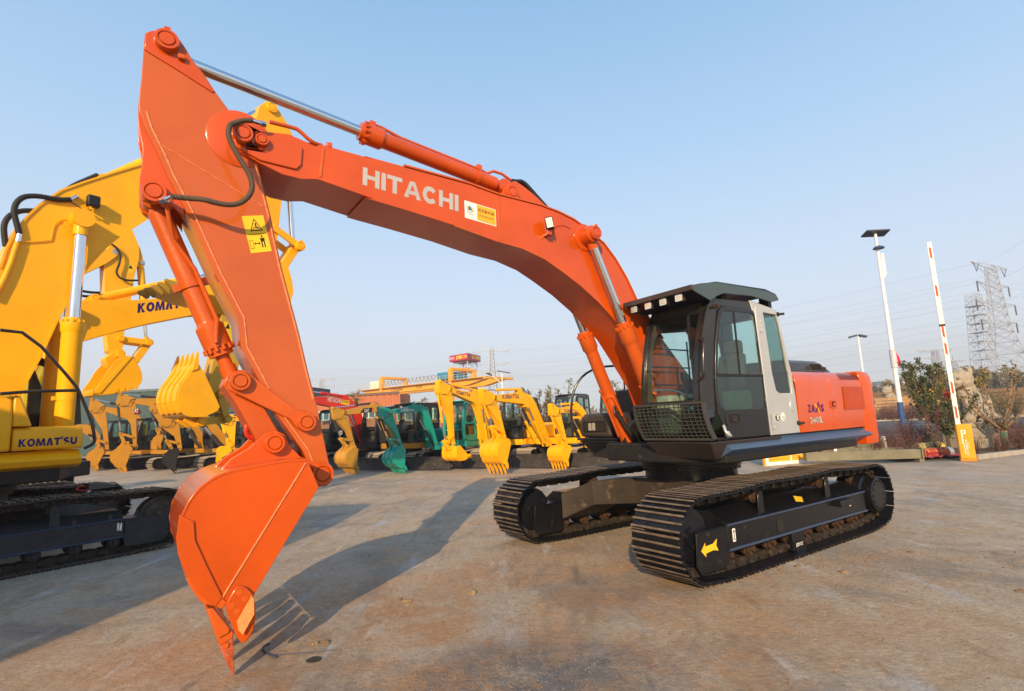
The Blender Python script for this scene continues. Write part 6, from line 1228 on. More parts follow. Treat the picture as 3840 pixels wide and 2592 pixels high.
# --- third big machine
c3p = kpos(8.0); k3 = thing('crawler_excavator', 'big yellow excavator with hanging arm and smooth sided bucket held level', 'excavator', (c3p[0], c3p[1], 0), aK, 'big yellow excavators on the left')
def scr3(px, conv=I_, off=0): return plane_loc((c3p[0] + vK.x * off, c3p[1] + vK.y * off), aK, conv(*px))
undercarriage(k3, 1.295, 1.92, .46, .40, .90, .60, 47, TD, KFR, KFR, 1, TRACKD); swing_ring(k3, .80, .68, KFR, False); upper_big(k3, c, False); cab_body(k3, 1, c, -.5, 1.35, .45, 1.4, 1.34, 3.05)
up3 = [scr3(L1c(*p), I_, -.25) for p in ((-100, 1500), (100, 1200), (300, 1000), (560, 880), (800, 820), (880, 785), (930, 790))]
dn3 = [scr3(L1c(*p), I_, -.25) for p in ((945, 825), (930, 850), (840, 915), (640, 1010), (480, 1100), (300, 1250), (100, 1500), (0, 1700))]
MB().prism(up3 + dn3, -.25, .25).build('boom', YEL_S, k3, .006)
p = scr3(L1c(907, 823), I_, -.25); b = MB(); b.lathe([(.0, -.262), (.085, -.262), (.085, -.25)], (p[0], 0, p[1]), 'y', 24); b.build('pin', mat('pin_zinc', (.5, .5, .46), .35, .7), k3)
arm3 = [scr3(L1c(*p), I_, -.19) for p in ((860, 745), (960, 640), (1040, 655), (1095, 790), (1090, 890), (1060, 1000), (1030, 1180), (980, 1420), (965, 1569), (950, 1640), (905, 1650), (850, 1600), (832, 1420), (822, 1200), (815, 920))]
ar3 = MB().prism(arm3, -.19, .19).build('arm', YEL_S, k3, .006)
MB().prism([scr3(L1c(*p), I_, -.1) for p in ((1095, 790), (1125, 900), (1120, 945), (1075, 945), (1070, 900))], -.13, .13).build('cylinder_bracket', YEL_S, ar3, .006)
q = [scr3(L1c(*p), I_, -.19) for p in ((1005, 918), (1050, 928), (1045, 1000), (998, 990))]; b = MB(); b.add([(x, -.194, z) for x, z in q], [(0, 1, 2, 3)]); sk3 = b.build('warning_label', STKY, ar3)
q = [scr3(L1c(*p), I_, -.19) for p in ((1008, 955), (1042, 960), (1026, 928))]; b = MB(); b.add([(x, -.196, z) for x, z in q], [(0, 1, 2)]); b.build('triangle_symbol', INKB, sk3)
top3, lk3, tp3 = scr3(L1c(1100, 920)), scr3(L1c(1150, 1545)), scr3(Yc(580, 150))
hyd(k3, top3, lk3, 0, .10, .055, .70, YEL_S, CHROME, 'bucket_cylinder', 1.1)
pin(k3, top3[0], top3[1], -.13, -.19, .07, MATS['pin_zinc'])
g3 = scr3(L1c(925, 1515)); 
for y0 in (-.25, .2): MB().prism(_strip([g3, lk3], .17), y0, y0 + .05).build('idler_link', YEL_S, k3, .01)
bp3 = scr3(Yc(760, 230)); MB().prism(_strip([lk3, bp3], .20), -.15, .15).build('bucket_link', YEL_S, k3, .01)
for p, r_ in ((lk3, .10), (g3, .09), (tp3, .11)): pin(k3, p[0], p[1], -.2, -.30, r_, YEL_S)
bk3 = [scr3(p, Yc, -.6) for p in ((610, 165), (740, 175), (800, 260), (850, 370), (845, 460), (790, 520), (640, 570), (400, 605), (290, 590), (430, 400), (480, 310))]
b = MB(); b.prism(bk3, -.6, -.57).prism(bk3, .57, .6); shell_mesh(b, [Vector(p) for p in smooth(bk3[0:9], 1)], .02, -.6, .6); B3 = b.build('bucket', YEL_S, k3, .004)
MB().prism([scr3(p, Yc, -.61) for p in ((700, 180), (740, 178), (380, 590), (300, 590))], -.625, -.602).build('side_plate', YEL_S, B3, .004)
for k in range(4): x = 540 + 75 * k; MB().prism([scr3(p, Yc, -.61) for p in ((x, 545 - k * 12), (x + 45, 540 - k * 12), (x + 45, 575 - k * 12), (x, 582 - k * 12))], -.615, -.602).build('wear_button', YEL_S, B3)
for k in range(5):
    y = -.56 + 1.12 * k / 4; a, e = scr3((300, 590), Yc, -.6), scr3((205, 615), Yc, -.6); b = MB(); b.hexa([(a[0], y - .06, a[1] - .06), (e[0], y - .03, e[1] - .02), (e[0], y + .03, e[1] - .02), (a[0], y + .06, a[1] - .06), (a[0], y - .06, a[1] + .12), (e[0], y - .03, e[1] + .02), (e[0], y + .03, e[1] + .02), (a[0], y + .06, a[1] + .12)]); b.build('tooth', YEL_S, B3, .006)
MB().prism([scr3(p, Yc, -.2) for p in ((430, 190), (540, 110), (640, 160), (620, 200), (490, 300), (440, 240))], -.2, .2).build('hinge_ear', YEL_S, B3, .02)
hose(k3, [(scr3(L1c(*p), I_, -.26)[0], -.30, scr3(L1c(*p), I_, -.26)[1]) for p in ((870, 768), (920, 800), (945, 860), (930, 930), (905, 985), (930, 1030), (985, 1052), (1080, 1052))], .03, RUBBER)
# ================= setting beyond the yard =================
Vc = lambda x, y: (3150 + x * .2969, 1350 + y * .2969)
RH = radians(-30); rd = Vector((cos(RH), sin(RH), 0)); rn = Vector((-rd.y, rd.x, 0)); RP = Vector((20, 25, 0))
def rpt(t, w): p = RP + rd * t + rn * w; return (p.x, p.y)
ASPH = mat('asphalt', (.075, .078, .085), .85, var=.2, vscale=.8, bump=.3, bscale=30)
sheet('planting_bed', [(12.95, 15.6), (16, 16.95), (30, 23.2), rpt(6, 0), rpt(-60, 0), (-40, 52), (-12, 36), (2, 27), (7.0, 19.4), (10.2, 17.2)], .004, mat('bed_soil', (.13, .085, .05), .95, var=.35, vscale=2, bump=.6, bscale=12))
sheet('road', [rpt(-120, 0), rpt(90, 0), rpt(90, 34), rpt(-120, 34)], .008, ASPH)
sheet('far_pavement', [rpt(-120, 34), rpt(90, 34), rpt(90, 75), rpt(-120, 75)], .004, mat('far_concrete', (.36, .31, .25), .9, var=.15, vscale=.2))
for i, w in enumerate((4.5, 12, 19.5, 27)):
    b = MB()
    if i in (1, 2):
        for k in range(-18, 14): a = k * 6; b.add([(*rpt(a, w), .012), (*rpt(a + 3.5, w), .012), (*rpt(a + 3.5, w + .18), .012), (*rpt(a, w + .18), .012)], [(0, 1, 2, 3)])
    else: b.add([(*rpt(-110, w), .012), (*rpt(85, w), .012), (*rpt(85, w + .18), .012), (*rpt(-110, w + .18), .012)], [(0, 1, 2, 3)])
    struct(b.build('road_marking', WHITE, smooth=0))
KM = mat('kerb_concrete', (.34, .31, .27), .9, var=.2, vscale=4, bump=.4)
def kerb(pts, L=1.0, h=.13, w=.14, z0=0, m=KM):
    r = bpy.data.objects.new('kerb', None); COL.objects.link(r); r['kind'] = 'structure'
    me = MB().box(0, L - .012, -w / 2, w / 2, -.02, h).mesh('kerb_stone', m)
    for a, c in zip(pts, pts[1:]):
        a, c = Vector((*a, 0)), Vector((*c, 0)); d = c - a; n = max(1, int(d.length / L))
        for i in range(n):
            o = link('kerb_stone', me, r, .012); o.location = a + d * (i / n) + Vector((0, 0, random.uniform(-.01, .006) + z0)); o.rotation_euler = (0, 0, atan2(d.y, d.x) + random.uniform(-.01, .01)); o.scale = (d.length / n / L, 1, 1)
kerb([(13.0, 15.5), (16, 16.85), (22, 19.5), (30, 23.1)]); kerb([rpt(-40, 34.1), rpt(60, 34.1)], 3.0, .16, .3)
# ---- plants
def leafmat(nm, a, b_, rough=.6):
    m = mat(nm, a, rough, 0, 0, .35, 6.0)
    n = m.node_tree.nodes; L = m.node_tree.links; oi = n.new('ShaderNodeTexNoise'); oi.inputs['Scale'].default_value = 2.2; oi.inputs['Detail'].default_value = 3
    g = n.new('ShaderNodeNewGeometry'); L.new(g.outputs['Position'], oi.inputs['Vector']); r = n.new('ShaderNodeMapRange'); r.inputs[1].default_value = .35; r.inputs[2].default_value = .65; L.new(oi.outputs['Fac'], r.inputs[0])
    x = n.new('ShaderNodeMix'); x.data_type = 'RGBA'; L.new(r.outputs[0], x.inputs[0]); bs = n['Principled BSDF']; src = bs.inputs['Base Color'].links[0].from_socket; L.new(src, x.inputs[6]); x.inputs[7].default_value = tuple(b_) + (1,); L.new(x.outputs[2], bs.inputs['Base Color'])
    return m
LF_G = leafmat('leaf_dark_green', (.045, .075, .022), (.10, .09, .03)); LF_R = leafmat('leaf_purple_red', (.10, .028, .035), (.17, .07, .045)); LF_Y = leafmat('leaf_olive', (.16, .17, .05), (.24, .15, .05)); LF_B = leafmat('leaf_brown', (.18, .11, .05), (.10, .10, .04)); LF_L = leafmat('leaf_light_green', (.12, .17, .04), (.16, .16, .05))
BARK = mat('bark_tan', (.23, .15, .09), .9, var=.3, vscale=12, bump=.5, bscale=30); BARKD = mat('bark_dark', (.09, .06, .04), .9, var=.3, vscale=12)
def leaf(b, p, s, rnd, m=0):
    a = Vector((rnd.gauss(0, 1), rnd.gauss(0, 1), rnd.gauss(0, 1))).normalized(); c = a.orthogonal().normalized(); c.rotate(Matrix.Rotation(rnd.uniform(0, 6.3), 3, a)); d = a.cross(c)
    b.add([p - c * s, p + d * s * .45, p + c * s, p - d * s * .45], [(0, 1, 2, 3)], m)
def branchy(seed, h, spread, nl, ls, m_leaf, m_bark, trunk=.25, r0=.06, nb=9, up=.75, bare=.0, tw=3):
    """tree: tapered trunk, rising limbs with side twigs, leaves set along the twigs"""
    rnd = random.Random(seed); tb = MB(); lb = MB(); th = h * trunk; tips = []
    tb.tube([(0, 0, -.05), (rnd.uniform(-.04, .04), rnd.uniform(-.04, .04), th * .5), (rnd.uniform(-.06, .06), 0, th)], r0, 8, rs=[r0 * 1.25, r0, r0 * .85])
    for k in range(nb):
        a = 2 * pi * k / nb + rnd.uniform(-.3, .3); st = Vector((0, 0, th * rnd.uniform(.85, 1.0))); L = (h - th) * rnd.uniform(.65, 1.05); sp = spread * rnd.uniform(.35, 1)
        e = Vector((cos(a) * sp, sin(a) * sp, th + L)); mid = st.lerp(e, .45) + Vector((cos(a), sin(a), 0)) * sp * .18
        pts = smooth([st, mid, e], 2); tb.tube(pts, r0 * .4, 5, rs=[r0 * (.55 * (1 - i / len(pts)) + .08) for i in range(len(pts))])
        for i in range(1, len(pts)):
            for q in range(tw):
                p = pts[i - 1].lerp(pts[i], rnd.random()); d = Vector((rnd.gauss(0, 1), rnd.gauss(0, 1), rnd.gauss(up, .6))).normalized() * (L * rnd.uniform(.10, .26)) * (1 - .5 * i / len(pts)); tips.append((p, p + d)); tb.tube([p, p + d], r0 * .07, 3, cap=False)
        tips.append((pts[-2], pts[-1] + (pts[-1] - pts[-2]) * .5))
    for i in range(nl):
        a_, c_ = rnd.choice(tips); t = rnd.random()
        if rnd.random() < bare: continue
        leaf(lb, a_.lerp(c_, t) + Vector((rnd.gauss(0, ls * .7), rnd.gauss(0, ls * .7), rnd.gauss(0, ls * .7))), ls * rnd.uniform(.7, 1.25), rnd)
    return tb.mesh('trunk', m_bark), lb.mesh('crown', m_leaf, 0)
def tree(lab, p, meshes, cat='tree', grp=None, s=1, rz=0):
    r = thing('tree' if cat == 'tree' else 'shrub', lab, cat, p, rz, grp); r.scale = (s, s, s); link('trunk', meshes[0], r); link('crown', meshes[1], r); return r
def shrub_mesh(seed, w, h, nl, ls, m_leaf, m_bark):
    rnd = random.Random(seed); tb = MB(); lb = MB(); ends = []
    for k in range(16):
        a = rnd.uniform(0, 6.3); e = Vector((cos(a) * w * rnd.uniform(.1, .9), sin(a) * w * rnd.uniform(.1, .9), h * rnd.uniform(.6, 1.05))); ends.append(e); tb.tube([(e.x * .2, e.y * .2, 0), tuple(e * .55 + Vector((0, 0, .05))), tuple(e)], .008, 4, rs=[.012, .008, .003])
    for i in range(nl):
        e = rnd.choice(ends); t = rnd.uniform(.15, 1.08); p = e * t + Vector((rnd.gauss(0, .09), rnd.gauss(0, .09), rnd.gauss(0, .07))); p.z = abs(p.z); leaf(lb, p, ls * rnd.uniform(.6, 1.3), rnd)
    return tb.mesh('stem', m_bark), lb.mesh('foliage', m_leaf, 0)
def shrub(lab, p, ms, grp, s=1, rz=0):
    r = thing('shrub', lab, 'shrub', p, rz, grp); r.scale = (s, s, s * random.uniform(.85, 1.1)); link('stem', ms[0], r); link('foliage', ms[1], r); return r
SR = [shrub_mesh(i, .55, .95, 1500, .022, LF_R, BARKD) for i in (1, 2, 3)]; SB = shrub_mesh(8, .6, .9, 900, .022, LF_B, BARKD); SG = [shrub_mesh(i, .7, 1.3, 1600, .03, LF_G, BARKD) for i in (4, 5)]
HG = 'purple leaved shrubs in the planting bed'
k = 0
for row, (x0, y0, x1, y1, n) in enumerate(((10.6, 17.9, 13.0, 16.6, 6), (14.4, 17.0, 17.2, 18.2, 5), (9.6, 19.6, 19.8, 20.4, 14), (11, 22.5, 20.5, 22.4, 12), (7.5, 21.5, 9.4, 20.3, 4))):
    for i in range(n):
        t = (i + .5) / n; x = x0 + (x1 - x0) * t + random.uniform(-.2, .2); y = y0 + (y1 - y0) * t + random.uniform(-.25, .25)
        ms = SR[k % 3] if (k * 7) % 5 else SB; shrub(('low shrub between the steel beams and the barrier cabinet', 'purple leaved shrub along the kerb right of the barrier cabinet', 'purple brown shrub in the middle of the roadside bed', 'purple shrub at the road side of the bed', 'brownish shrub at the left end of the bed behind the steel beams')[row], (x, y, 0), ms, ('shrubs between the steel beams and the barrier cabinet', 'shrubs right of the barrier cabinet', 'shrubs in the middle of the roadside bed', 'shrubs at the road side of the bed', 'shrubs behind the steel beams')[row], random.uniform(.75, 1.1) * (.8 if row < 2 else 1), random.uniform(0, 6)); k += 1
T1 = branchy(11, 3.15, .85, 5200, .055, LF_G, BARK, .36, .06, 10, .9, 0, 4)
q = gnd(*Vc(1135, 1035)); tree('dense dark leaved young tree with pale trunk, right of the tall lamp post', (q.x, q.y, 0), T1, s=at_dist(*Vc(1000, -20), q.xy.length).z / 3.3)
T2 = branchy(21, 2.9, 1.75, 700, .07, LF_B, mat('bark_grey_tan', (.26, .17, .11), .9, var=.3, vscale=12), .26, .085, 6, .5, .1, 2)
q = gnd(*Vc(2095, 1125)); t2 = tree('nearly bare tree with green painted trunk right of the stone lion', (q.x, q.y, 0), T2, s=at_dist(*Vc(1700, 150), q.xy.length).z / 2.9, rz=2.2); MB().lathe([(.112, 0), (.105, .40), (.10, .62)], n=12).build('painted_band', mat('green_trunk_paint', (.05, .22, .14), .7, var=.25, vscale=8), t2)
q = at_dist(*Vc(1345, 860), 24); T3 = branchy(31, 1.9, .9, 1500, .055, LF_G, BARKD, .3, .05, 8, .4, 0, 3); tree('small dark leafy bush tree left of the barrier arm', (q.x, q.y, 0), T3, s=1.1)
q = at_dist(*Vc(1200, 900), 23); T4 = branchy(41, 1.6, .35, 350, .04, LF_R, BARKD, .3, .03, 4, 1.2, 0, 2); tree('thin red leaved sapling beside the forked pale trunk', (q.x, q.y, 0), T4)
q = at_dist(*Vc(1450, 450), 34); tree('bushy green tree with drooping crown behind the barrier arm', (q.x, q.y, 0), branchy(51, 3.4, 2.2, 2600, .10, LF_Y, BARKD, .25, .1, 9, .1, 0, 4), s=1.0)
q = at_dist(*Vc(1350, 560), 33); tree('small tree with one red bloom behind the barrier arm', (q.x, q.y, 0), branchy(52, 2.4, .8, 800, .08, LF_B, BARKD, .35, .05, 7, .5, 0, 3)); pr_ = at_dist(*Vc(1365, 435), 32.5)
rb = MB(); rr = random.Random(5)
for i in range(60): leaf(rb, pr_ + Vector((rr.gauss(0, .10), rr.gauss(0, .10), rr.gauss(0, .08))), .07, rr)
tag(rb.build('red_flower', mat('red_bloom', (.5, .01, .03), .6), smooth=0), 'bunch of crimson flowers on the small tree behind the barrier arm', 'flower')
# trees and bushes behind the row of excavators
T5 = branchy(61, 4.2, 1.2, 1700, .07, LF_Y, BARKD, .25, .06, 9, .9, .0, 4); T6 = branchy(62, 3.6, 1.3, 3200, .06, LF_B, BARKD, .2, .06, 10, .5, 0, 4)
for lab, px, d, ms, s in (('tall bush with upright spiky olive shoots right of the large yellow arm', (2090, 1600), 26, T5, .82), ('rounded olive and brown bush left of the spiky shoots', (2010, 1600), 25.5, T6, .82), ('brownish bush behind the teal cab', (1775, 1600), 27, T6, .75), ('sparse bush rising above the teal boom', (1545, 1600), 29, T5, .72), ('dark bush behind the dark canopy machine', (1600, 1600), 30, T6, .78), ('bush seen left of the orange lifting cylinder', (2330, 1600), 26, T5, .80), ('leafy bush behind the black cab of the curled bucket machine', (1890, 1600), 27.5, T6, .8), ('dark bush between two black cabs', (2060, 1600), 25.5, T6, .68)):
    q = at_dist(px[0], px[1], d); tree(lab, (q.x, q.y, 0), ms, s=s, rz=px[0] * .01)
for i in range(12):
    q = at_dist(1250 + i * 95, 1640, 30 + (i % 3)); shrub('bush in the strip behind the parked machines', (q.x, q.y, 0), SG[i % 2], 'bushes behind the parked machines', 1.3, i)
# palm behind the brownish machine
q = at_dist(*Zc(375, 520), 46); pl_ = thing('palm_tree', 'fan palm standing in front of the orange corrugated building', 'palm', (q.x, q.y, 0)); zt_ = at_dist(*Zc(375, 490), 46).z
MB().lathe([(.22, 0), (.16, zt_)], n=8).build('trunk', BARKD, pl_)
rr = random.Random(9)
for i in range(26):
    a = rr.uniform(0, 6.3); e = rr.uniform(-.5, 1.2); b = MB(); d = Vector((cos(a) * cos(e), sin(a) * cos(e), sin(e)))
    for j in range(9):
        f_ = d.copy(); f_.rotate(Matrix.Rotation((j - 4) * .16, 3, 'Z')); f_.z += .1 - abs(j - 4) * .03; base = Vector((0, 0, zt_)) + d * .3; s_ = Vector((-d.y, d.x, 0)) * .05; tip = Vector((0, 0, zt_)) + f_ * rr.uniform(.95, 1.15); tip.z -= .1; b.add([base - s_ * .4, base + s_ * .4, tip], [(0, 1, 2)])
    b.build('frond', LF_Y, pl_, smooth=0)
# ---- buildings
def corr(p0, p1, z0, z1, m, name, lab, pitch=.6, amp=.08, roof=None, depth=10, win=None, cat='building'):
    a, c = Vector((*p0, 0)), Vector((*p1, 0)); d = (c - a); L = d.length; d.normalize(); n = Vector((-d.y, d.x, 0)); n = n if n.y > 0 else -n
    r = thing(name, lab, cat, (a.x, a.y, 0)); pr = []; x = 0; k = 0
    while x < L: pr += [(x, 0), (x + pitch * .3, 0), (x + pitch * .5, amp), (x + pitch * .8, amp)]; x += pitch
    b = MB(); vs = []; fs = []
    for i, (s, o) in enumerate(pr): w = d * s - n * o; vs += [(w.x, w.y, z0), (w.x, w.y, z1)]
    for i in range(len(pr) - 1): fs.append((2 * i, 2 * i + 2, 2 * i + 3, 2 * i + 1))
    b.add(vs, fs); b.build('wall', m, r, smooth=0)
    q = [Vector((0, 0, 0)), d * L, d * L + n * depth, n * depth]; b = MB(); b.add([(v.x, v.y, z1) for v in q], [(0, 1, 2, 3)]); b.add([(q[i].x, q[i].y, z) for i in (1, 2, 3) for z in (0, z1)], [(0, 2, 3, 1), (2, 4, 5, 3)]); b.add([(0, 0, 0), (q[3].x, q[3].y, 0), (q[3].x, q[3].y, z1), (0, 0, z1)], [(0, 1, 2, 3)]); b.build('roof', m, r, smooth=0)
    if z0 > 0: b = MB(); b.add([(0, 0, 0), tuple(d * L), (d.x * L, d.y * L, z0), (0, 0, z0)], [(0, 1, 2, 3)]); b.build('lower_wall', mat('wall_pale', (.45, .42, .38), .8), r)
    t = MB(); t.hexa([tuple(v) for v in (-n * .15 + Vector((0, 0, z1)), d * L - n * .15 + Vector((0, 0, z1)), d * L + Vector((0, 0, z1)), Vector((0, 0, z1)), -n * .15 + Vector((0, 0, z1 + .25)), d * L - n * .15 + Vector((0, 0, z1 + .25)), d * L + Vector((0, 0, z1 + .25)), Vector((0, 0, z1 + .25)))]); t.build('fascia', roof or m, r)
    for s, w_, za, zb in (win or []):
        f = MB(); P = d * s - n * (amp + .03); Q = d * (s + w_) - n * (amp + .03); f.hexa([(P.x, P.y, za), (Q.x, Q.y, za), (Q.x + n.x * .06, Q.y + n.y * .06, za), (P.x + n.x * .06, P.y + n.y * .06, za), (P.x, P.y, zb), (Q.x, Q.y, zb), (Q.x + n.x * .06, Q.y + n.y * .06, zb), (P.x + n.x * .06, P.y + n.y * .06, zb)]); fo = f.build('window', WHITE, r)
        g = MB(); P -= n * .01; Q -= n * .01; e_ = d * .06
        for h_ in (0, .5): A_ = P + (Q - P) * h_ + e_; B_ = P + (Q - P) * (h_ + .5) - e_; g.add([(A_.x, A_.y, za + .06), (B_.x, B_.y, za + .06), (B_.x, B_.y, zb - .06), (A_.x, A_.y, zb - .06)], [(0, 1, 2, 3)])
        g.build('pane', mat('far_window_glass', (.10, .14, .17), .15, .3), fo)
    return r
TER = mat('terracotta_cladding', (.44, .15, .07), .7, var=.1, vscale=.4)
a = at_dist(1080, 1600, 62); c_ = at_dist(1498, 1560, 55); zt_ = at_dist(1300, 1489, 58).z
corr((a.x, a.y), (c_.x, c_.y), 0, zt_, TER, 'corrugated_shed', 'long terracotta corrugated shed behind the red and ochre arms', .7, .10, mat('shed_roof', (.16, .10, .08), .7), win=[(12.8 + 3.0 * i, 1.8, 2.2, 3.6) for i in range(2)], depth=2.5)
a = at_dist(1480, 1560, 75); c_ = at_dist(1720, 1560, 70); zt_ = at_dist(1600, 1517, 72).z
corr((a.x, a.y), (c_.x, c_.y), 0, zt_, TER, 'corrugated_shed', 'lower brick red shed behind the teal boom and dark canopy', .7, .10)
a = at_dist(250, 1600, 75); c_ = at_dist(1080, 1600, 60); zt_ = at_dist(700, 1461, 66).z
corr((a.x, a.y), (c_.x, c_.y), 0, zt_, mat('dark_green_cladding', (.045, .085, .085), .6, var=.1, vscale=.4), 'green_warehouse', 'dark green warehouse with ribbon windows behind the ochre excavators', .9, .1, mat('green_roof', (.10, .14, .14), .6), win=[(20 + i * 1.6, 1.3, 2.6, 3.5) for i in range(9)])
# ---- gantry crane
GY = mat('crane_yellow', (.78, .36, .02), .5, var=.08, vscale=.4); RAIL = mat('handrail_yellow', (.62, .48, .25), .6)
Pc = lambda x, y: (1150 + x * .2367, 1300 + y * .2367); Bc_ = lambda x, y: (1600 + x * .2582, 1250 + y * .2582)
gc = thing('gantry_crane', 'long yellow gantry crane with two portal legs, trolley and handrails against the sky', 'gantry crane')
DL, DR = 118.0, 103.0
gA, gB = at_dist(*Pc(1240, 690), DL), at_dist(*Bc_(395, 690), DR); gd_ = Vector((gB.x - gA.x, gB.y - gA.y, 0)); GL = gd_.length; gd_.normalize(); gn = Vector((-gd_.y, gd_.x, 0))
zt1 = at_dist(*Pc(1290, 660), DL).z; zb1 = at_dist(*Pc(1290, 750), DL).z
MG = Matrix(((gd_.x, gn.x, 0, gA.x), (gd_.y, gn.y, 0, gA.y), (0, 0, 1, 0), (0, 0, 0, 1))); gc.matrix_world = MG
lx0 = -7.0; lx1 = GL + 8.8
for y in (0, 5.0):
    b = MB(); b.prism([(lx0, zb1 + .9), (lx0 + 3.6, zb1 + .05), (lx1 - 5.0, zb1), (lx1 - .6, zb1 + .85), (lx1, zb1 + .85), (lx1, zt1), (lx0, zt1)], y - .7, y + .7); b.build('main_girder', GY, gc, .03)
b = MB(); b.box(lx0 - .6, lx1 + .6, -1.5, -.7, zt1 - .1, zt1); b.box(lx0 - .6, lx1 + .6, 5.7, 6.5, zt1 - .1, zt1); b.box(lx1 - .2, lx1 + .6, -1.5, 6.5, zt1 - .4, zt1); b.build('walkway', GY, gc)
b = MB()
for yy in (-1.5,):
    for z in (.5, .95): b.tube([(lx0 - .6, yy, zt1 + z), (lx1 + .6, yy, zt1 + z)], .035, 4)
    x = lx0 - .6
    while x < lx1 + .6: b.tube([(x, yy, zt1), (x, yy, zt1 + .95)], .035, 4); x += 1.6
for yy in (-1.5, 2, 6.5): b.tube([(lx1 + .6, yy, zt1), (lx1 + .6, yy, zt1 + .95)], .035, 4)
b.tube([(lx1 + .6, -1.5, zt1 + .95), (lx1 + .6, 6.5, zt1 + .95)], .035, 4); b.build('handrail', RAIL, gc)
b = MB()
for i in range(14):
    x0 = 1.0 + i * (GL - 5) / 14; w_ = (GL - 5) / 14
    b.tube([(x0 + w_ * t / 6, -.9, zt1 + 1.35 - .95 * (1 - ((t - 3) / 3) ** 2)) for t in range(7)], .055, 5)
b.tube([(1, -.9, zt1 + 1.35), (GL - 4, -.9, zt1 + 1.35)], .03, 4); b.build('festoon_cable', mat('cable_grey', (.10, .10, .11), .6), gc)
for x in (0, GL):
    r_ = MB(); zt2 = zt1 + 2.5; t_ = .38
    for y in (-.8, 5.8):
        r_.box(x - t_, x + t_, y - .45, y + .45, zb1, zt2 - .3)
        lo = 1.0 if y < 0 else -1.0
        r_.hexa([(x - .55, y - .6 - lo * .8, 0), (x + .55, y - .6 - lo * .8, 0), (x + .55, y + .6 - lo * .8, 0), (x - .55, y + .6 - lo * .8, 0), (x - t_, y - .7, zb1), (x + t_, y - .7, zb1), (x + t_, y + .7, zb1), (x - t_, y + .7, zb1)])
    r_.prism([(-1.25, zt2 - .6), (-1.25, zt2 - .3), (-.95, zt2), (5.95, zt2), (6.25, zt2 - .3), (6.25, zt2 - .6)], x - t_ + .01, x + t_ - .01, 'x'); r_.box(x - .5, x + .5, -3.0, 8.0, .2, .8); r_.build('portal_leg', GY, gc, .12)
MB().box(-5.3, -2.4, .2, 2.2, zt1 + .05, zt1 + 1.8).build('electrical_cabin', mat('cabin_cream', (.78, .72, .58), .6), gc, .03)
tb = MB().box(GL - 3.9, GL - .5, -.6, 4.5, zt1 + .3, zt1 + 1.75).build('trolley', mat('trolley_blue', (.02, .22, .38), .5, var=.15, vscale=2), gc, .04)
for x in (GL - 3.4, GL - 1): MB().box(x - .4, x + .4, -.8, 4.8, zt1, zt1 + .35).build('trolley_wheel_box', BLKM, tb)
text('lettering', 'CHcrane', INKB, gc, (2.9, -.71, zb1 + .33), (1, 0, 0), (0, 0, 1), .62, 0, 3.6, None, 1, .02); text('lettering', '50/20t', INKB, gc, (10.6, -.71, zb1 + .38), (1, 0, 0), (0, 0, 1), .58, 0, 1.7, None, 1, .01)
# ---- sign tower behind the crane
tw_ = thing('sign_tower', 'red sign box with yellow characters on an open steel parking tower beyond the crane', 'billboard'); D_ = 128.0
s0 = at_dist(*Bc_(330, 380), D_); s1 = at_dist(*Bc_(598, 350), D_ - 4.5); s2 = at_dist(*Bc_(782, 355), D_ + 2); zt_ = at_dist(*Bc_(330, 330), D_).z; zb_ = at_dist(*Bc_(330, 418), D_).z
pts = [Vector((s.x, s.y, 0)) for s in (s0, s1, s2)]; pts.append(pts[0] + pts[2] - pts[1]); b = MB(); b.add([(p.x, p.y, z) for z in (zb_, zt_) for p in pts], [(0, 3, 2, 1), (4, 5, 6, 7), (0, 1, 5, 4), (1, 2, 6, 5), (2, 3, 7, 6), (3, 0, 4, 7)]); bx = b.build('sign_box', mat('sign_crimson', (.42, .02, .05), .5), tw_)
def sgn(s, a, c_, f0, f1, z0, z1, m):
    d = (c_ - a).normalized(); n = Vector((d.y, -d.x, 0)); o = a + (c_ - a) * f0 + n * .06; text('sign_lettering', s, m, bx, (o.x, o.y, zb_ + (zt_ - zb_) * z0), d, (0, 0, 1), (zt_ - zb_) * (z1 - z0), 0, (c_ - a).length * (f1 - f0), None, 1, .03)
SY = mat('sign_yellow', (.85, .62, .03), .5); sgn('智慧城市', pts[0], pts[1], .36, .96, .22, .80, SY); sgn('智能停车', pts[1], pts[2], .28, .97, .22, .80, SY)
SP = mat('sign_pink', (.75, .45, .6), .5); sgn('百年', pts[0], pts[1], .03, .30, .25, .75, SP); 
d = (pts[2] - pts[1]).normalized(); n = Vector((d.y, -d.x, 0)); o = pts[1] + d * .45 + n * .08; zc_ = (zb_ + zt_) / 2; b = MB(); b.add([tuple(o + d * (.36 * cos(i * pi / 8)) + Vector((0, 0, zc_ + .42 * sin(i * pi / 8)))) for i in range(16)], [tuple(range(16))]); b.build('round_logo', mat('logo_purple', (.10, .03, .30), .5), bx, smooth=0)
ins = [p.lerp((pts[0] + pts[2]) / 2, .25) for p in pts]; b = MB()
for i, p in enumerate(ins): b.tube([(p.x, p.y, 0), (p.x, p.y, zb_)], .12, 6)
for lv in range(9):
    z = zb_ * (lv + 1) / 9.2
    for i in range(4): p, q = ins[i], ins[(i + 1) % 4]; b.tube([(p.x, p.y, z), (q.x, q.y, z)], .06, 4); b.tube([(p.x, p.y, z), (q.x, q.y, z - zb_ / 9.2)], .04, 4)
b.build('steel_frame', mat('frame_white_steel', (.50, .48, .47), .6), tw_)
mid = (ins[0] + ins[2]) / 2; rr = random.Random(3)
for i in range(4): z = zb_ * (.42 + .14 * i); MB().box(mid.x - 1.3, mid.x + 1.3, mid.y - 1.3, mid.y + 1.3, z - .06, z + .03).build('parking_pallet', mat('pallet_dark', (.10, .09, .08), .7), tw_)
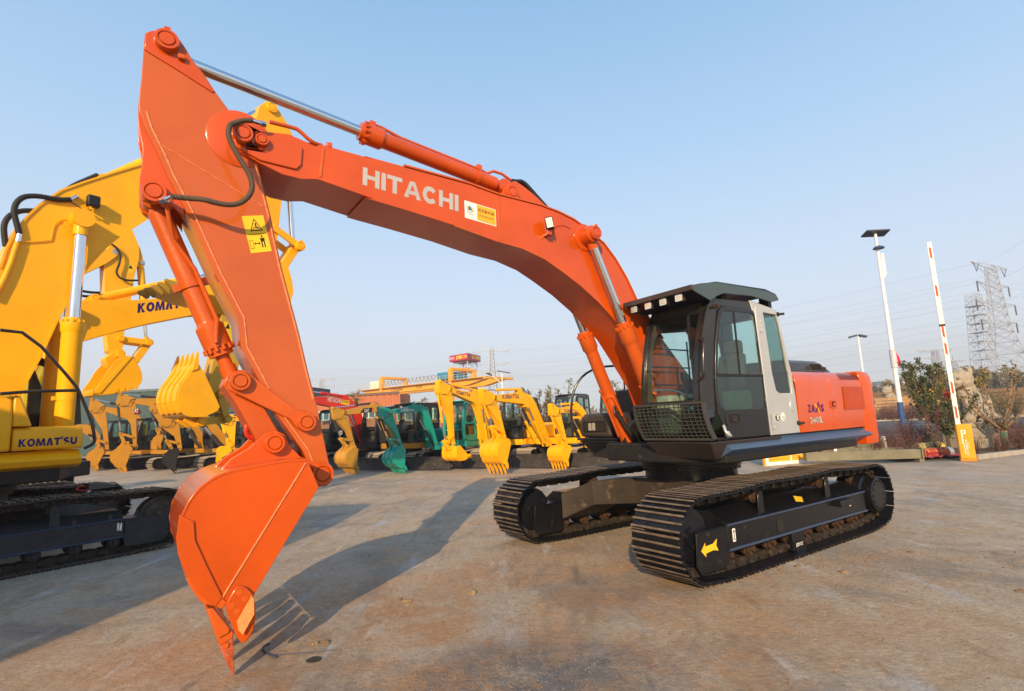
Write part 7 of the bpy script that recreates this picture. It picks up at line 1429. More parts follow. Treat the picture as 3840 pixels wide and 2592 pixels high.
b = MB(); b.prism([(-1.3, 0), (1.3, 0), (1.25, .5), (.8, .65), (.5, 1.15), (-.6, 1.15), (-.9, .6), (-1.3, .5)], -.6, .6); b.xf(Matrix.Translation((mid.x + .3, mid.y, zb_ * .84 + .06))); tag(b.build('parked_car', REDP, None, .08), 'small red car stored high in the open parking tower', 'car')
# ---- pylons and wires
GALV = mat('galvanised_steel', (.46, .48, .52), .6, .2, var=.1, vscale=.3)
def lattice(b, base, top, z0, z1, n, r, c0=(0, 0), c1=(0, 0)):
    def C(k, t): w = (base + (top - base) * t) / 2; cx, cy = c0[0] + (c1[0] - c0[0]) * t, c0[1] + (c1[1] - c0[1]) * t; return Vector((cx + w * (1, -1, -1, 1)[k], cy + w * (1, 1, -1, -1)[k], z0 + (z1 - z0) * t))
    for k in range(4): b.tube([C(k, 0), C(k, 1)], r * 1.6, 4)
    t = 0; q = (top / base) ** (1 / n) if top != base else 1; tot = sum(q ** i for i in range(n)); 
    for i in range(n):
        t2 = t + q ** i / tot
        for k in range(4):
            j = (k + 1) % 4; b.tube([C(k, t), C(j, t2)], r, 3, cap=False); b.tube([C(j, t), C(k, t2)], r, 3, cap=False); b.tube([C(k, t2), C(j, t2)], r, 3, cap=False)
        t = t2
def pylon(lab, px, d, ztop_px, base=11, arms=4, rot=.4, r=.09, armw=8, grp=None, style=0, lean=0):
    q = at_dist(px, 1500, d); zt_ = at_dist(*ztop_px, d).z; p = thing('pylon', lab, 'pylon', (q.x, q.y, 0), rot, grp); b = MB(); zw = zt_ * .55; lattice(b, base, base * .30, 0, zw, 6, r); lattice(b, base * .30, base * .17, zw, zt_ * .96, 8, r); b.build('lattice_body', GALV, p, smooth=0)
    for i in range(arms):
        z = zt_ * (.96 - i * .13) if style == 0 else zt_ * (.93 - i * .16); aw = armw * (1, .85, 1.05, .95)[i % 4]; b = MB()
        for s in (1, -1):
            w_ = base * .10
            for yy in (-w_, w_): b.tube([(w_ * s, yy, z), (aw * s, 0, z + .3)], r, 4); b.tube([(w_ * s, yy, z - zt_ * .035), (aw * s, 0, z + .25)], r, 4)
            for t in (.25, .5, .75): x = (w_ + (aw - w_) * t) * s; b.tube([(x, w_ * (1 - t), z), (x, -w_ * (1 - t), z), (x, 0, z - zt_ * .035 * (1 - t))], r * .7, 3)
        b.build('cross_arm', GALV, p, smooth=0)
        for s in (1, -1):
            b = MB(); 
            if i and style == 0: b.tube([(aw * s, 0, z + .2), (aw * s, 0, z - 2.2)], .14, 6)
            else: b.tube([(aw * .9 * s, 0, z + .2), (aw * .75 * s, 0, z - 1.8), (aw * .6 * s, 0, z + .2)], .08, 5)
            b.build('insulator', mat('insulator_dark', (.10, .08, .08), .4), p)
    if style == 1:
        b = MB()
        for s in (1, -1): b.tube([(0, 0, zt_ * .93), (base * .33 * s, 0, zt_ * 1.0), (base * .62 * s, 0, zt_ * 1.015)], r, 4); b.tube([(base * .1 * s, 0, zt_ * .93), (base * .62 * s, 0, zt_ * 1.015)], r, 4)
        b.build('earth_wire_horn', GALV, p, smooth=0)
    return p, q, zt_
P1 = pylon('tallest lattice power pylon at the right edge with dark insulators', 3800, 165, (3715, 978), 9.5, 4, .5, .06, 9.5)
P2 = pylon('lattice pylon rising beyond the yellow crane, horned top', 1850, 310, (1830, 1296), 11, 4, -.15, .13, 12, None, 1)
P3_ = pylon('faint pylon just right of the orange arm', 1205, 430, (1182, 1413), 13, 4, .2, .16, 11, None, 0)
for i, (x, t, d) in enumerate(((3535, (3528, 1302), 420), (3600, (3590, 1345), 520), (3400, (3392, 1395), 600))): pylon(('faint far pylon left of the barrier arm top of the group', 'faint far pylon beside the barrier arm, second from its pole', 'faintest pylon low behind the blue based lamp post')[i], x, d, t, 14, 3, .3 * i, .17, 12)
p4 = thing('lattice_mast', 'tapering square lattice mast standing left of the tallest pylon', 'mast', tuple(at_dist(3716, 1500, 185).xy) + (0,), .3); z4 = at_dist(3655, 1104, 185).z; b = MB(); lattice(b, 5.2, 2.4, 0, z4, 15, .05, (0, 0), (0, 0)); b.build('lattice_body', GALV, p4, smooth=0)
for i in range(9): z = z4 * (.25 + .08 * i); MB().box(-1.6, 1.6, -1.6, 1.6, z, z + .12).build('platform', GALV, p4)
WIRE = mat('wire_grey', (.16, .17, .19), .6)
def wire(a, c, sag, r, b, n=20): a, c = Vector(a), Vector(c); b.tube([a.lerp(c, i / n) - Vector((0, 0, sag * 4 * (i / n) * (1 - i / n))) for i in range(n + 1)], r, 3, cap=False)
wt = thing('power_lines', 'thin overhead power lines strung between the far pylons across the right sky', 'power line'); 
q1, z1 = P1[1], P1[2]; q2, z2 = P2[1], P2[2]; q3, z3 = P3_[1], P3_[2]
for i in range(4):
    for s in (1, -1):
        b = MB(); o1 = Vector((cos(.5), sin(.5), 0)) * 9 * s; o2 = Vector((cos(-.15), sin(-.15), 0)) * 11 * s
        wire((q1.x + o1.x, q1.y + o1.y, z1 * (.95 - i * .13)), (q2.x + o2.x, q2.y + o2.y, z2 * (.93 - i * .16)), 5, .018, b); b.build('wire', WIRE, wt, smooth=0)
        b = MB(); wire((q2.x + o2.x, q2.y + o2.y, z2 * (.93 - i * .16)), (q3.x + o2.x, q3.y + o2.y, z3 * (.95 - i * .13)), 6, .025, b); b.build('wire', WIRE, wt, smooth=0)
        b = MB(); e_ = at_dist(4200, 720 + i * 120, 90); wire((q1.x + o1.x, q1.y + o1.y, z1 * (.95 - i * .13)), (e_.x + o1.x, e_.y + o1.y, e_.z), 2, .012, b); b.build('wire', WIRE, wt, smooth=0)
for i in range(7):
    a = at_dist(4100, 1010 + i * 55, 210); c_ = at_dist(1250, 1390 + i * 26, 330); b = MB(); wire(a, c_, 7, .020, b, 28); b.build('wire', WIRE, wt, smooth=0)
# ---- lamp posts
def post(lab, px_base, d, px_top, r, m, band=None, style=0, grp=None, name='street_lamp'):
    q = at_dist(*px_base, d); zt_ = at_dist(*px_top, d).z; p = thing(name, lab, 'street lamp', (q.x, q.y, 0), 0, grp); MB().lathe([(r, 0), (r * .95, .02), (r * .55, zt_)], n=14).build('pole', m, p)
    if band: MB().lathe([(r * 1.04, 0), (r * 1.02, band)], n=14).build('blue_sleeve', mat('sleeve_blue', (.03, .09, .25), .45), p)
    return p, zt_
p, zt_ = post('tall white lamp post with blue base sleeve and solar panel on top', Vc(820, 975), gnd(*Vc(820, 975)).xy.length, (3272, 880), .125, mat('post_white', (.78, .78, .79), .4), 1.75)
b = MB(); b.hexa([(-.62, .25, zt_ - .08), (.62, .25, zt_ - .08), (.62, -.3, zt_ + .08), (-.62, -.3, zt_ + .08), (-.62, .25, zt_ - .01), (.62, .25, zt_ - .01), (.62, -.3, zt_ + .15), (-.62, -.3, zt_ + .15)]); b.build('solar_panel', mat('solar_grey', (.07, .08, .10), .3, .2), p, .01)
b = MB(); b.lathe([(.04, zt_ - .66), (.24, zt_ - .76), (.27, zt_ - .84), (0, zt_ - .84)], (0, -.1, 0), n=16); b.build('lamp_head', mat('lamp_head_blue', (.03, .06, .16), .4), p)
b = MB(); b.tube([(0, 0, zt_ - 2.5), (.16, -.05, zt_ - 2.2), (.16, -.05, zt_ - 1.1)], .08, 8); b.build('battery_tube', WHITE, p)
z5 = at_dist(*(3352, 1310), 33).z; z6 = at_dist(*(3362, 1375), 33).z
b = MB(); b.prism([(.09, z6), (.33, z6 + .08), (.28, z6 + .5), (.09, z5)], -.05, .05); b.build('flag', mat('flag_magenta', (.55, .02, .10), .6), p); MB().lathe([(.15, z6 - .02), (.145, z5 + .02)], n=12).build('flag_sleeve', mat('sleeve_pale', (.55, .55, .60), .5), p)
p, zt_ = post('short white lamp post behind the orange engine cover', (3250, 1500), 42, (3212, 1262), .09, MATS['post_white'])
for s in (1, -1): b = MB(); b.hexa([(.1 * s, -.1, zt_), (.55 * s, -.1, zt_ - .1), (.55 * s, .15, zt_ - .1), (.1 * s, .15, zt_), (.1 * s, -.1, zt_ + .12), (.55 * s, -.1, zt_ + .02), (.55 * s, .15, zt_ + .02), (.1 * s, .15, zt_ + .12)]); b.build('lamp_head', MATS['solar_grey'], p)
p, zt_ = post('white solar street lamp beyond the yellow machines, lamp arm to the left', Zc(1490, 560), 70, Zc(1477, 300), .12, MATS['post_white'])
b = MB(); b.hexa([(-.6, -.3, zt_ + .25), (1.1, -.3, zt_ - .1), (1.1, .5, zt_ - .1), (-.6, .5, zt_ + .25), (-.6, -.3, zt_ + .33), (1.1, -.3, zt_ - .02), (1.1, .5, zt_ - .02), (-.6, .5, zt_ + .33)]); b.build('solar_panel', MATS['solar_grey'], p)
b = MB(); b.tube([(0, 0, zt_ - 1.5), (-.7, 0, zt_ - .8), (-1.4, 0, zt_ - .25)], .05, 6); b.build('lamp_arm', MATS['post_white'], p); b = MB(); b.tube([(-1.3, 0, zt_ - .3), (-1.7, 0, zt_ - .05), (-2.1, 0, zt_ + .05)], .1, 8, rs=[.08, .16, .06]); b.build('lamp_head', MATS['solar_grey'], p)
# ---- parking barrier
q = gnd(*Vc(1640, 1277)); bh_ = radians(250); br_ = thing('parking_barrier', 'amber parking barrier cabinet with raised white and red boom', 'barrier', (q.x + .06, q.y + .12, 0), radians(-34))
AMB = mat('amber_cabinet', (.80, .33, .015), .4, 0, .3, .05, 2); zc = at_dist(*Vc(1540, 812), q.xy.length).z
cb = MB().box(-.17, .17, -.16, .16, .06, zc).build('cabinet', AMB, br_, .025); MB().box(-.178, .178, -.17, .17, 0, .07).build('plinth', mat('amber_dark', (.55, .22, .01), .5), br_, .005)
b = MB(); b.prism([(-.08, zc - .55), (-.055, zc - .55), (-.055, zc - .27), (.02, zc - .27), (.02, zc - .16), (-.08, zc - .16)], -.163, -.161, holes=[[(-.055, zc - .245), (-.005, zc - .245), (-.005, zc - .185), (-.055, zc - .185)]]); b.box(-.055, -.04, -.163, -.161, zc - .82, zc - .55); b.build('parking_symbol', WHITE, cb, smooth=0)
for i, ch in enumerate('百年智能停车'): text('cabinet_lettering', ch, WHITE, cb, (-.02, -.1625, zc - .48 - i * .075), (1, 0, 0), (0, 0, 1), .05, 0, .045, None, 1, .01)
for i in range(4): MB().box(-.01, .06, -.163, -.1605, .36 + i * .045, .368 + i * .045).build('vent_slot', WHITE, cb)
zb2 = at_dist(*Vc(1520, 800), q.xy.length).z; tp_ = at_dist(3484, 903, q.xy.length - .1); H_ = tp_.z
b = MB(); b.box(-.155, -.045, -.05, .02, zc - .02, H_); bo_ = b.build('barrier_boom', mat('boom_white', (.80, .79, .74), .45), br_, .006)
hh = H_ - zc
for f0 in (.05, .265, .49, .585, .795, .925)[::1]:
    z1_ = H_ - hh * f0 + .10; b = MB(); b.add([(-.125, -.0525, z1_ - .30), (-.075, -.0525, z1_ - .36), (-.075, -.0525, z1_ - .03), (-.125, -.0525, z1_ + .03)], [(0, 1, 2, 3)]); b.build('red_stripe', mat('stripe_red', (.62, .07, .03), .5), bo_)
zj = H_ - hh * .468; MB().box(-.168, -.032, -.065, .035, zj - .03, zj + .03).build('boom_clamp', BLKM, bo_)
# ---- stone lions on plinths
STN = mat('pale_stone', (.34, .295, .23), .85, var=.18, vscale=3, bump=.6, bscale=14)
def lion(lab, p, s, rz):
    r = thing('stone_lion', lab, 'statue', p, rz); r.scale = (s, s, s); MB().box(-.95, .95, -.55, .55, 0, .9).build('plinth', STN, r, .03); MB().box(-1.02, 1.02, -.62, .62, .82, .98).build('plinth_cap', STN, r, .03)
    b = MB(); bm = bmesh.new()
    def ell(c, rad, rot=0):
        M = Matrix.Translation(c) @ Matrix.Rotation(rot, 4, 'Y') @ Matrix.Diagonal((*rad, 1)); bmesh.ops.create_icosphere(bm, subdivisions=3, radius=1, matrix=M)
    ell((-.45, 0, 1.35), (.52, .42, .42)); ell((-.1, 0, 1.75), (.42, .38, .70), -.35); ell((.12, 0, 2.15), (.38, .36, .45)); ell((.28, 0, 2.62), (.42, .40, .42)); ell((.58, 0, 2.52), (.22, .24, .20)); ell((.60, 0, 2.38), (.18, .2, .10))
    for y in (.2, -.2): ell((.42, y, 1.45), (.15, .14, .55)); ell((.58, y, 1.04), (.24, .16, .12)); ell((-.35, y * 1.9, 1.15), (.42, .16, .26)); ell((.0, y * 1.9, 1.02), (.28, .13, .10)); ell((.18, y * 1.7, 2.93), (.10, .07, .14))
    ell((-.92, 0, 1.75), (.18, .16, .45), .3); ell((.62, .32, 1.12), (.2, .2, .2))
    me = bpy.data.meshes.new('body'); bm.to_mesh(me); bm.free(); me.materials.append(STN); o = link('body', me, r); rm = o.modifiers.new('r', 'REMESH'); rm.mode = 'VOXEL'; rm.voxel_size = .045
    tx = bpy.data.textures.new('curls', 'VORONOI'); tx.noise_scale = .17; dm = o.modifiers.new('d', 'DISPLACE'); dm.texture = tx; dm.strength = .07; dm.mid_level = .4; sm = o.modifiers.new('s', 'SMOOTH'); sm.iterations = 1
    for y in (.17, -.17): b = MB(); b.lathe([(.0, -.05), (.055, -.02), (.055, .02), (0, .05)], (.66, y, 2.66), 'x', 10); b.build('eye', mat('stone_dark', (.16, .14, .12), .8), r)
    return r
q = at_dist(*Vc(1690, 900), 25.5); lion('large pale stone lion on a plinth behind the barrier cabinet', (q.x, q.y, 0), .92, radians(196))
q = gnd(*Vc(670, 742)); lion('small looking pale stone lion on its plinth across the road', (q.x, q.y, 0), 1.25, radians(200))
# ---- timber stacks, machines and tree line across the road
WD = [mat('timber_tan', (.36, .22, .11), .85, var=.3, vscale=1.5), mat('timber_brown', (.17, .10, .06), .9, var=.3, vscale=1.5), mat('timber_ochre', (.45, .29, .12), .85, var=.3, vscale=1.5)]
def stack(lab, px, d, w, h, m, rz=-.4, n=7, grp='timber stacks across the road'):
    q = at_dist(*px, d); h = at_dist(px[0], h, d).z; r = thing('timber_stack', lab, 'timber stack', (q.x, q.y, 0), rz, grp); rr = random.Random(int(px[0]))
    for i in range(n):
        for j in range(2): z = h * i / n; o = rr.uniform(-.2, .2); MB().box(-w / 2 + o + j * w / 2, o + j * w / 2 - .06, -1.2 + rr.uniform(-.1, .1), 1.2, z, z + h / n - .05).build('plank_bundle', m, r)
for a_ in (('wide tan timber stack left of the dark leaved tree', Vc(870, 600), 75, 7.0, 1487, WD[0]), ('second tan timber stack beside the white lamp post', Vc(500, 600), 80, 4.0, 1504, WD[2]), ('dark round topped pile by the orange machine rear', Vc(540, 520), 82, 4.0, 1470, WD[1]), ('brown timber stack behind the bare tree', Vc(2090, 500), 85, 9, 1476, WD[1]), ('tall dark timber stack cut by the right edge', Vc(2420, 500), 82, 9, 1450, WD[1]), ('low timber stack left of the stone lion', Vc(1300, 600), 88, 9, 1497, WD[0]), ('small ochre stack above the wide one', Vc(800, 470), 92, 4, 1480, WD[2])): stack(*a_)
for i, x in enumerate((1040, 1235)): 
    q = at_dist(*Vc(x, 520), 84); r = thing('wheel_loader', ('small yellow loader left behind the dark leaved tree', 'small yellow loader right behind the dark leaved tree')[i], 'loader', (q.x, q.y, 0), .3 + i); MB().prism([(-2, 1), (2, 1), (2, 2.2), (1, 2.4), (.8, 3.4), (-.6, 3.4), (-.8, 2.5), (-2, 2.4)], -1, 1).build('body', YEL, r, .1); 
    for sx in (-1.2, 1.2):
        for sy in (-1, 1): MB().lathe([(.3, -.25), (.75, -.25), (.75, .25), (.3, .25)], (sx, sy * 1.1, .75), 'y', 14).build('wheel', RUBBER, r)
FT = [branchy(70 + i, 7, 3.2, 1500, .30, (LF_Y, LF_B)[i % 2], BARKD, .2, .15, 8, .4, 0, 3) for i in range(3)]
FG = 'distant trees along the far side of the road'
rr = random.Random(12)
for i in range(46):
    x = 3060 + i * 24 + rr.uniform(-10, 10); d = rr.uniform(120, 210); q = at_dist(x, 1500, d); tree('hazy tree in the distant line across the road', (q.x, q.y, 0), FT[i % 3], 'tree', FG, rr.uniform(.8, 1.15), i)
b = MB(); rr = random.Random(4)      # far off woodland, one mass on the horizon
for i in range(5200):
    a = radians(rr.uniform(38, 142)); d = rr.uniform(330, 520); leaf(b, Vector((cos(a) * d, sin(a) * d, abs(rr.gauss(0, 3.4)))), 3.0, rr)
tag(b.build('distant_woodland', LF_B, None, smooth=0, kind='stuff'), 'low hazy woodland along the whole horizon', 'woodland')
for i, (x, w, h) in enumerate(((3345, 14, 16), (3480, 30, 12), (2700, 40, 9), (3255, 25, 8))):
    q = at_dist(x, 1500, 420); r = thing('far_building', ('small pale block on the horizon left of the lamp post', 'low pale building on the horizon by the far pylons', 'low building hidden on the horizon behind the cab', 'low hazy shed on the horizon right of the orange machine')[i], 'building', (q.x, q.y, 0)); MB().box(-w / 2, w / 2, -6, 6, 0, h).build('wall', mat('far_wall', (.5, .5, .5), .8), r)
    MB().box(-w / 2 - .5, w / 2 + .5, -6.5, 6.5, h, h + .6).build('roof', mat('far_roof', (.3, .3, .32), .8), r)
for k_ in range(5):
    q = at_dist(*Vc(1760 + k_ * 150, 560), 60 + k_ * 2); shrub('dark green shrub in the bed across the road', (q.x, q.y, 0), SG[k_ % 2], 'green shrubs across the road', 1.6, k_)
for k_ in range(14):
    q = at_dist(*Vc(480 + k_ * 60, 700), 66 + (k_ % 3) * 2); shrub('purple brown shrub in the verge across the road', (q.x, q.y, 0), SR[k_ % 3], 'purple shrubs across the road', 1.7, k_)
# ================= small things =================
OLV = mat('olive_grey_steel', (.17, .16, .11), .55, .1, .1, .2, 3, .2, 30, .15)
def beam(lab, p0, p1, w, h, z0=.0, ends=True):
    a, c = Vector((p0[0], p0[1], 0)), Vector((p1[0], p1[1], 0)); d = c - a; L = d.length; r = thing('steel_beam', lab, 'steel beam', (a.x, a.y, z0), atan2(d.y, d.x), 'olive steel beams lying by the bed')
    MB().box(0, L, -w / 2, w / 2, 0, h).build('box_section', OLV, r, .008)
    if ends:
        for x in (0, L): MB().box(x - .02 if x else -.02, x + .02, -w / 2 - .06, w / 2 + .06, 0.0, h + .04).build('end_plate', OLV, r)
    return r
e0 = gnd(*Vc(0, 1312)); e1 = gnd(*Vc(1060, 1290)); beam('nearest olive steel beam lying on the ground left of the barrier', (e0.x - .9, e0.y + .15), (e1.x, e1.y + .1), .20, .26, .10)
e0 = gnd(*Vc(-180, 1225)); beam('second olive steel beam behind the nearest one', (e0.x, e0.y - .6), (12.2, 17.1), .2, .26, .05)
beam('olive steel beam lying crosswise at the rear of the pile', (9.6, 18.2), (11.4, 17.5), .2, .26, .28)
r = thing('timber_post', 'short upright pale timber post leaning on the steel beams', 'wooden post', (tuple(gnd(*Vc(600, 1200)).xy) + (.0,)), .3); b = MB(); b.box(-.05, .05, -.04, .04, 0, .62); b.xf(Matrix.Rotation(-.15, 4, 'Y')); b.build('post', mat('pale_timber', (.5, .47, .42), .8, var=.3, vscale=9), r, .006); b = MB(); b.box(-.17, -.08, -.04, .04, 0, .55); b.xf(Matrix.Rotation(-.15, 4, 'Y')); b.build('side_plank', OLV, r, .006)
b = MB(); b.prism([(-.1, 0), (.05, 0), (.05, .24), (-.02, .24)], -.1, .1); b.build('stand_bracket', OLV, None, .004); o = bpy.data.objects[-1] if 0 else None
q = gnd(*Vc(1060, 1285)); sb = [o for o in bpy.data.objects if o.name.startswith('stand_bracket')][0]; sb.location = (q.x - .1, q.y, 0); tag(sb, 'small steel stand bracket under the right end of the nearest beam', 'bracket')
# rolled carpets and cloth
CAR = mat('carpet_red_yellow', (.55, .34, .03), .9); n_ = CAR.node_tree.nodes; ck = n_.new('ShaderNodeTexBrick'); ck.inputs['Scale'].default_value = 5; ck.inputs['Color1'].default_value = (.60, .38, .04, 1); ck.inputs['Color2'].default_value = (.36, .03, .03, 1); ck.inputs['Mortar'].default_value = (.30, .02, .03, 1); ck.inputs['Mortar Size'].default_value = .05; tcn = n_.new('ShaderNodeTexCoord'); CAR.node_tree.links.new(tcn.outputs['Object'], ck.inputs['Vector']); CAR.node_tree.links.new(ck.outputs['Color'], n_['Principled BSDF'].inputs['Base Color'])
STRAW = mat('tied_straw', (.42, .33, .14), .9, var=.3, vscale=9); FOIL = mat('foil_wrap', (.45, .45, .42), .35, .6, var=.3, vscale=12)
def roll(lab, px, d, L, rr_, m, rz, z=.0, tilt=0, cap=None):
    q = at_dist(*px, d); r = thing('rolled_carpet', lab, 'rolled carpet', (q.x, q.y, rr_ + z), rz); b = MB(); b.tube([(-L / 2, 0, 0), (-L / 4, 0, .01), (L / 4, .01, 0), (L / 2, 0, 0)], rr_, 18); b.build('roll', m, r)
    b = MB(); b.cyl((L / 2 - .16, 0, 0), (L / 2 + .02, 0, 0), rr_ * 1.05, n=18); b.build('end_wrap', cap or FOIL, r); b = MB(); b.cyl((L / 2 + .02, 0, 0), (L / 2 + .024, 0, 0), rr_ * .8, n=18); b.build('roll_end', mat('roll_end_dark', (.15, .10, .04), .9), r); return r
dq = gnd(*Vc(1300, 1270)).xy.length
roll('patterned yellow and red rolled carpet beside the barrier cabinet', Vc(1220, 1190), dq + .9, 1.0, .15, CAR, .25); roll('straw coloured bound bundle lying on top of the carpet pile', Vc(1110, 1090), dq + 1.5, .9, .15, STRAW, .2, .12, cap=mat('bundle_gold', (.62, .42, .06), .6))
b = MB(); rr = random.Random(2); q0 = gnd(*Vc(1180, 1272)); nx, ny = 26, 9; vs = [(q0.x - .9 + 2.4 * i / (nx - 1), q0.y + .1 + .7 * j / (ny - 1) + .3 * i / nx, .03 + .05 * abs(sin(i * .9 + j * .8)) + rr.uniform(0, .03)) for j in range(ny) for i in range(nx)]; b.add(vs, [(j * nx + i, j * nx + i + 1, (j + 1) * nx + i + 1, (j + 1) * nx + i) for j in range(ny - 1) for i in range(nx - 1)]); tag(b.build('crumpled_cloth', mat('red_pink_cloth', (.42, .05, .07), .8, var=.5, vscale=6), None, smooth=60), 'crumpled red cloth spread on the ground left of the barrier', 'cloth')
for i, (px, cl) in enumerate(((Vc(60, 1110), (.55, .12, .04)), (Vc(240, 1130), (.60, .33, .06)))):
    q = gnd(*px, .25); b = MB(); bm = bmesh.new(); bmesh.ops.create_icosphere(bm, subdivisions=3, radius=1, matrix=Matrix.Diagonal((.42, .3, .22, 1))); me = bpy.data.meshes.new('crumpled_bag'); bm.to_mesh(me); bm.free(); me.materials.append(mat('bag%d' % i, cl, .6, var=.3, vscale=6))
    o = link('crumpled_bag', me); o.location = (10.4 + .5 * i, 18.6 - i * .3, .3); tx = bpy.data.textures.new('crumple%d' % i, 'CLOUDS'); tx.noise_scale = .18; dm = o.modifiers.new('d', 'DISPLACE'); dm.texture = tx; dm.strength = .28; tag(o, ('orange crumpled bag behind the olive beams', 'ochre crumpled bag beside the orange one')[i], 'bag')
# poster board
p0, p1 = gnd(2872, 1748), gnd(3110, 1728); d_ = Vector((p1.x - p0.x, p1.y - p0.y, 0)); L = d_.length * 1.15; d_.normalize(); pb = thing('poster_board', 'low white board with three machine photographs and amber captions behind the near track', 'poster board', (p0.x, p0.y, 0), atan2(d_.y, d_.x)); ht = .85
MB().box(0, L, 0, .04, .0, ht).build('board', WHITE, pb, .004); MB().box(-.06, .0, -.01, .05, 0, ht).build('edge_strip', AMB, pb)
PH = mat('poster_photo', (.20, .13, .08), .6, var=.8, vscale=9); 
for i in range(3):
    x0 = .12 + i * (L - .2) / 3; w_ = (L - .2) / 3 - .05; MB().box(x0, x0 + w_, -.004, 0, .28, ht - .05).build('photo_print', PH, pb); cpn = MB().box(x0, x0 + w_, -.004, 0, .10, .27).build('caption_field', STKO, pb)
    text('caption', ('Build For Sustainable Global Cause', 'Tractors Changes The World', 'Major Business Scope Include')[i], INKB, cpn, (x0 + .06, -.0055, .16), (1, 0, 0), (0, 0, 1), .035, 0, w_ * .8)
    rr = random.Random(i)
    for j in range(7):
        b = MB(); cx_, cz_ = x0 + rr.uniform(.12, w_ - .12), .32 + rr.uniform(.03, .35); b.add([(cx_ + rr.uniform(.03, .12) * cos(a_ * 1.05), -.0052 - j * .0001, cz_ + rr.uniform(.03, .09) * sin(a_ * 1.05)) for a_ in range(6)], [tuple(range(6))]); b.build('printed_machine', (STKO, MATS['timber_tan'], INKB, WHITE)[j % 4], pb, smooth=0)
# people standing behind the nearest yellow machine (only their lower legs show)
SKIN = mat('skin', (.45, .26, .17), .6)
def person(lab, p, rz, shirt, trousers):
    r = thing('person', lab, 'person', p, rz)
    def skin_obj(nm, vs, es, rs, m, root=0):
        me = bpy.data.meshes.new(nm); me.from_pydata(vs, es, []); me.materials.append(m); o = link(nm, me, r); sk = o.modifiers.new('s', 'SKIN'); sv = me.skin_vertices[0].data
        for i, q in enumerate(rs): sv[i].radius = (q, q)
        sv[root].use_root = True; o.modifiers.new('ss', 'SUBSURF').levels = 1; o.modifiers['ss'].render_levels = 1; return o
    skin_obj('body', [(0, 0, .95), (0, 0, 1.2), (0, 0, 1.42), (0, 0, 1.52), (.01, 0, 1.64), (0, .19, 1.40), (.02, .25, 1.12), (.1, .24, .88), (0, -.19, 1.40), (.02, -.25, 1.12), (.1, -.24, .88), (0, .1, .9), (.02, .11, .5), (-.02, .12, .08), (.12, .13, .04), (0, -.1, .9), (.02, -.11, .5), (-.02, -.12, .08), (.12, -.13, .04)], [(0, 1), (1, 2), (2, 3), (3, 4), (2, 5), (5, 6), (6, 7), (2, 8), (8, 9), (9, 10), (0, 11), (11, 12), (12, 13), (13, 14), (0, 15), (15, 16), (16, 17), (17, 18)], [.14, .13, .12, .055, .10, .06, .045, .035, .06, .045, .035, .09, .065, .045, .035, .09, .065, .045, .035], SKIN)
    skin_obj('jacket', [(0, 0, .92), (0, 0, 1.2), (0, 0, 1.42), (0, .2, 1.40), (.02, .26, 1.12), (.1, .25, .92), (0, -.2, 1.40), (.02, -.26, 1.12), (.1, -.25, .92)], [(0, 1), (1, 2), (2, 3), (3, 4), (4, 5), (2, 6), (6, 7), (7, 8)], [.165, .155, .14, .08, .065, .055, .08, .065, .055], shirt)
    skin_obj('trousers', [(0, 0, .95), (0, .1, .88), (.02, .11, .5), (-.02, .12, .12), (0, -.1, .88), (.02, -.11, .5), (-.02, -.12, .12)], [(0, 1), (1, 2), (2, 3), (0, 4), (4, 5), (5, 6)], [.155, .11, .085, .075, .11, .085, .075], trousers)
    for y in (.12, -.12): b = MB(); b.prism([(-.10, 0), (.19, 0), (.19, .04), (.08, .10), (-.08, .11)], y - .045, y + .045); b.build('shoe', INKB, r, .02)
    b = MB(); b.lathe([(.0, 1.80), (.07, 1.785), (.105, 1.73), (.108, 1.66), (.10, 1.64)], (-.01, 0, 0), n=14); b.build('hair', INKB, r)
for i, px in enumerate(((182, 1795), (237, 1795))):
    q = at_dist(*px, 16.0); person(('person in dark grey trousers standing behind the nearest yellow excavator', 'person in black trousers right of the other, behind the nearest yellow excavator')[i], (q.x, q.y, 0), 1.2 + i, mat('jacket%d' % i, (.05, .06, .09), .8), mat('trouser%d' % i, (.035, .03, .028) if i == 0 else (.012, .012, .014), .9))
# booster pack with cables on the near track of the yellow machine
x, z = plane_loc((K1P.x + vK.x * -1.3, K1P.y + vK.y * -1.3), aK, (372, 1788)); pp = K1P + uK * x + vK * -1.3; bt_ = thing('jump_starter', 'black battery pack with red cables lying on the yellow excavator track', 'battery pack', (pp.x, pp.y, .955), aK + .4)
b = MB(); b.hexa([(-.20, -.07, 0), (.20, -.07, 0), (.20, .07, 0), (-.20, .07, 0), (-.18, -.06, .10), (.16, -.06, .06), (.16, .06, .06), (-.18, .06, .10)]); b.build('case', BLKG, bt_, .01)
for i, (m, s) in enumerate(((REDK, -1), (REDK, -1), (RUBBER, 1))): hose(bt_, [(.15 * s, 0, .05), (.24 * s, .03 * i, .08), (.30 * s, .05 - .03 * i, .03), (.26 * s, -.04, .01), (.18 * s, -.07, .01)], .008, m, 'cable')
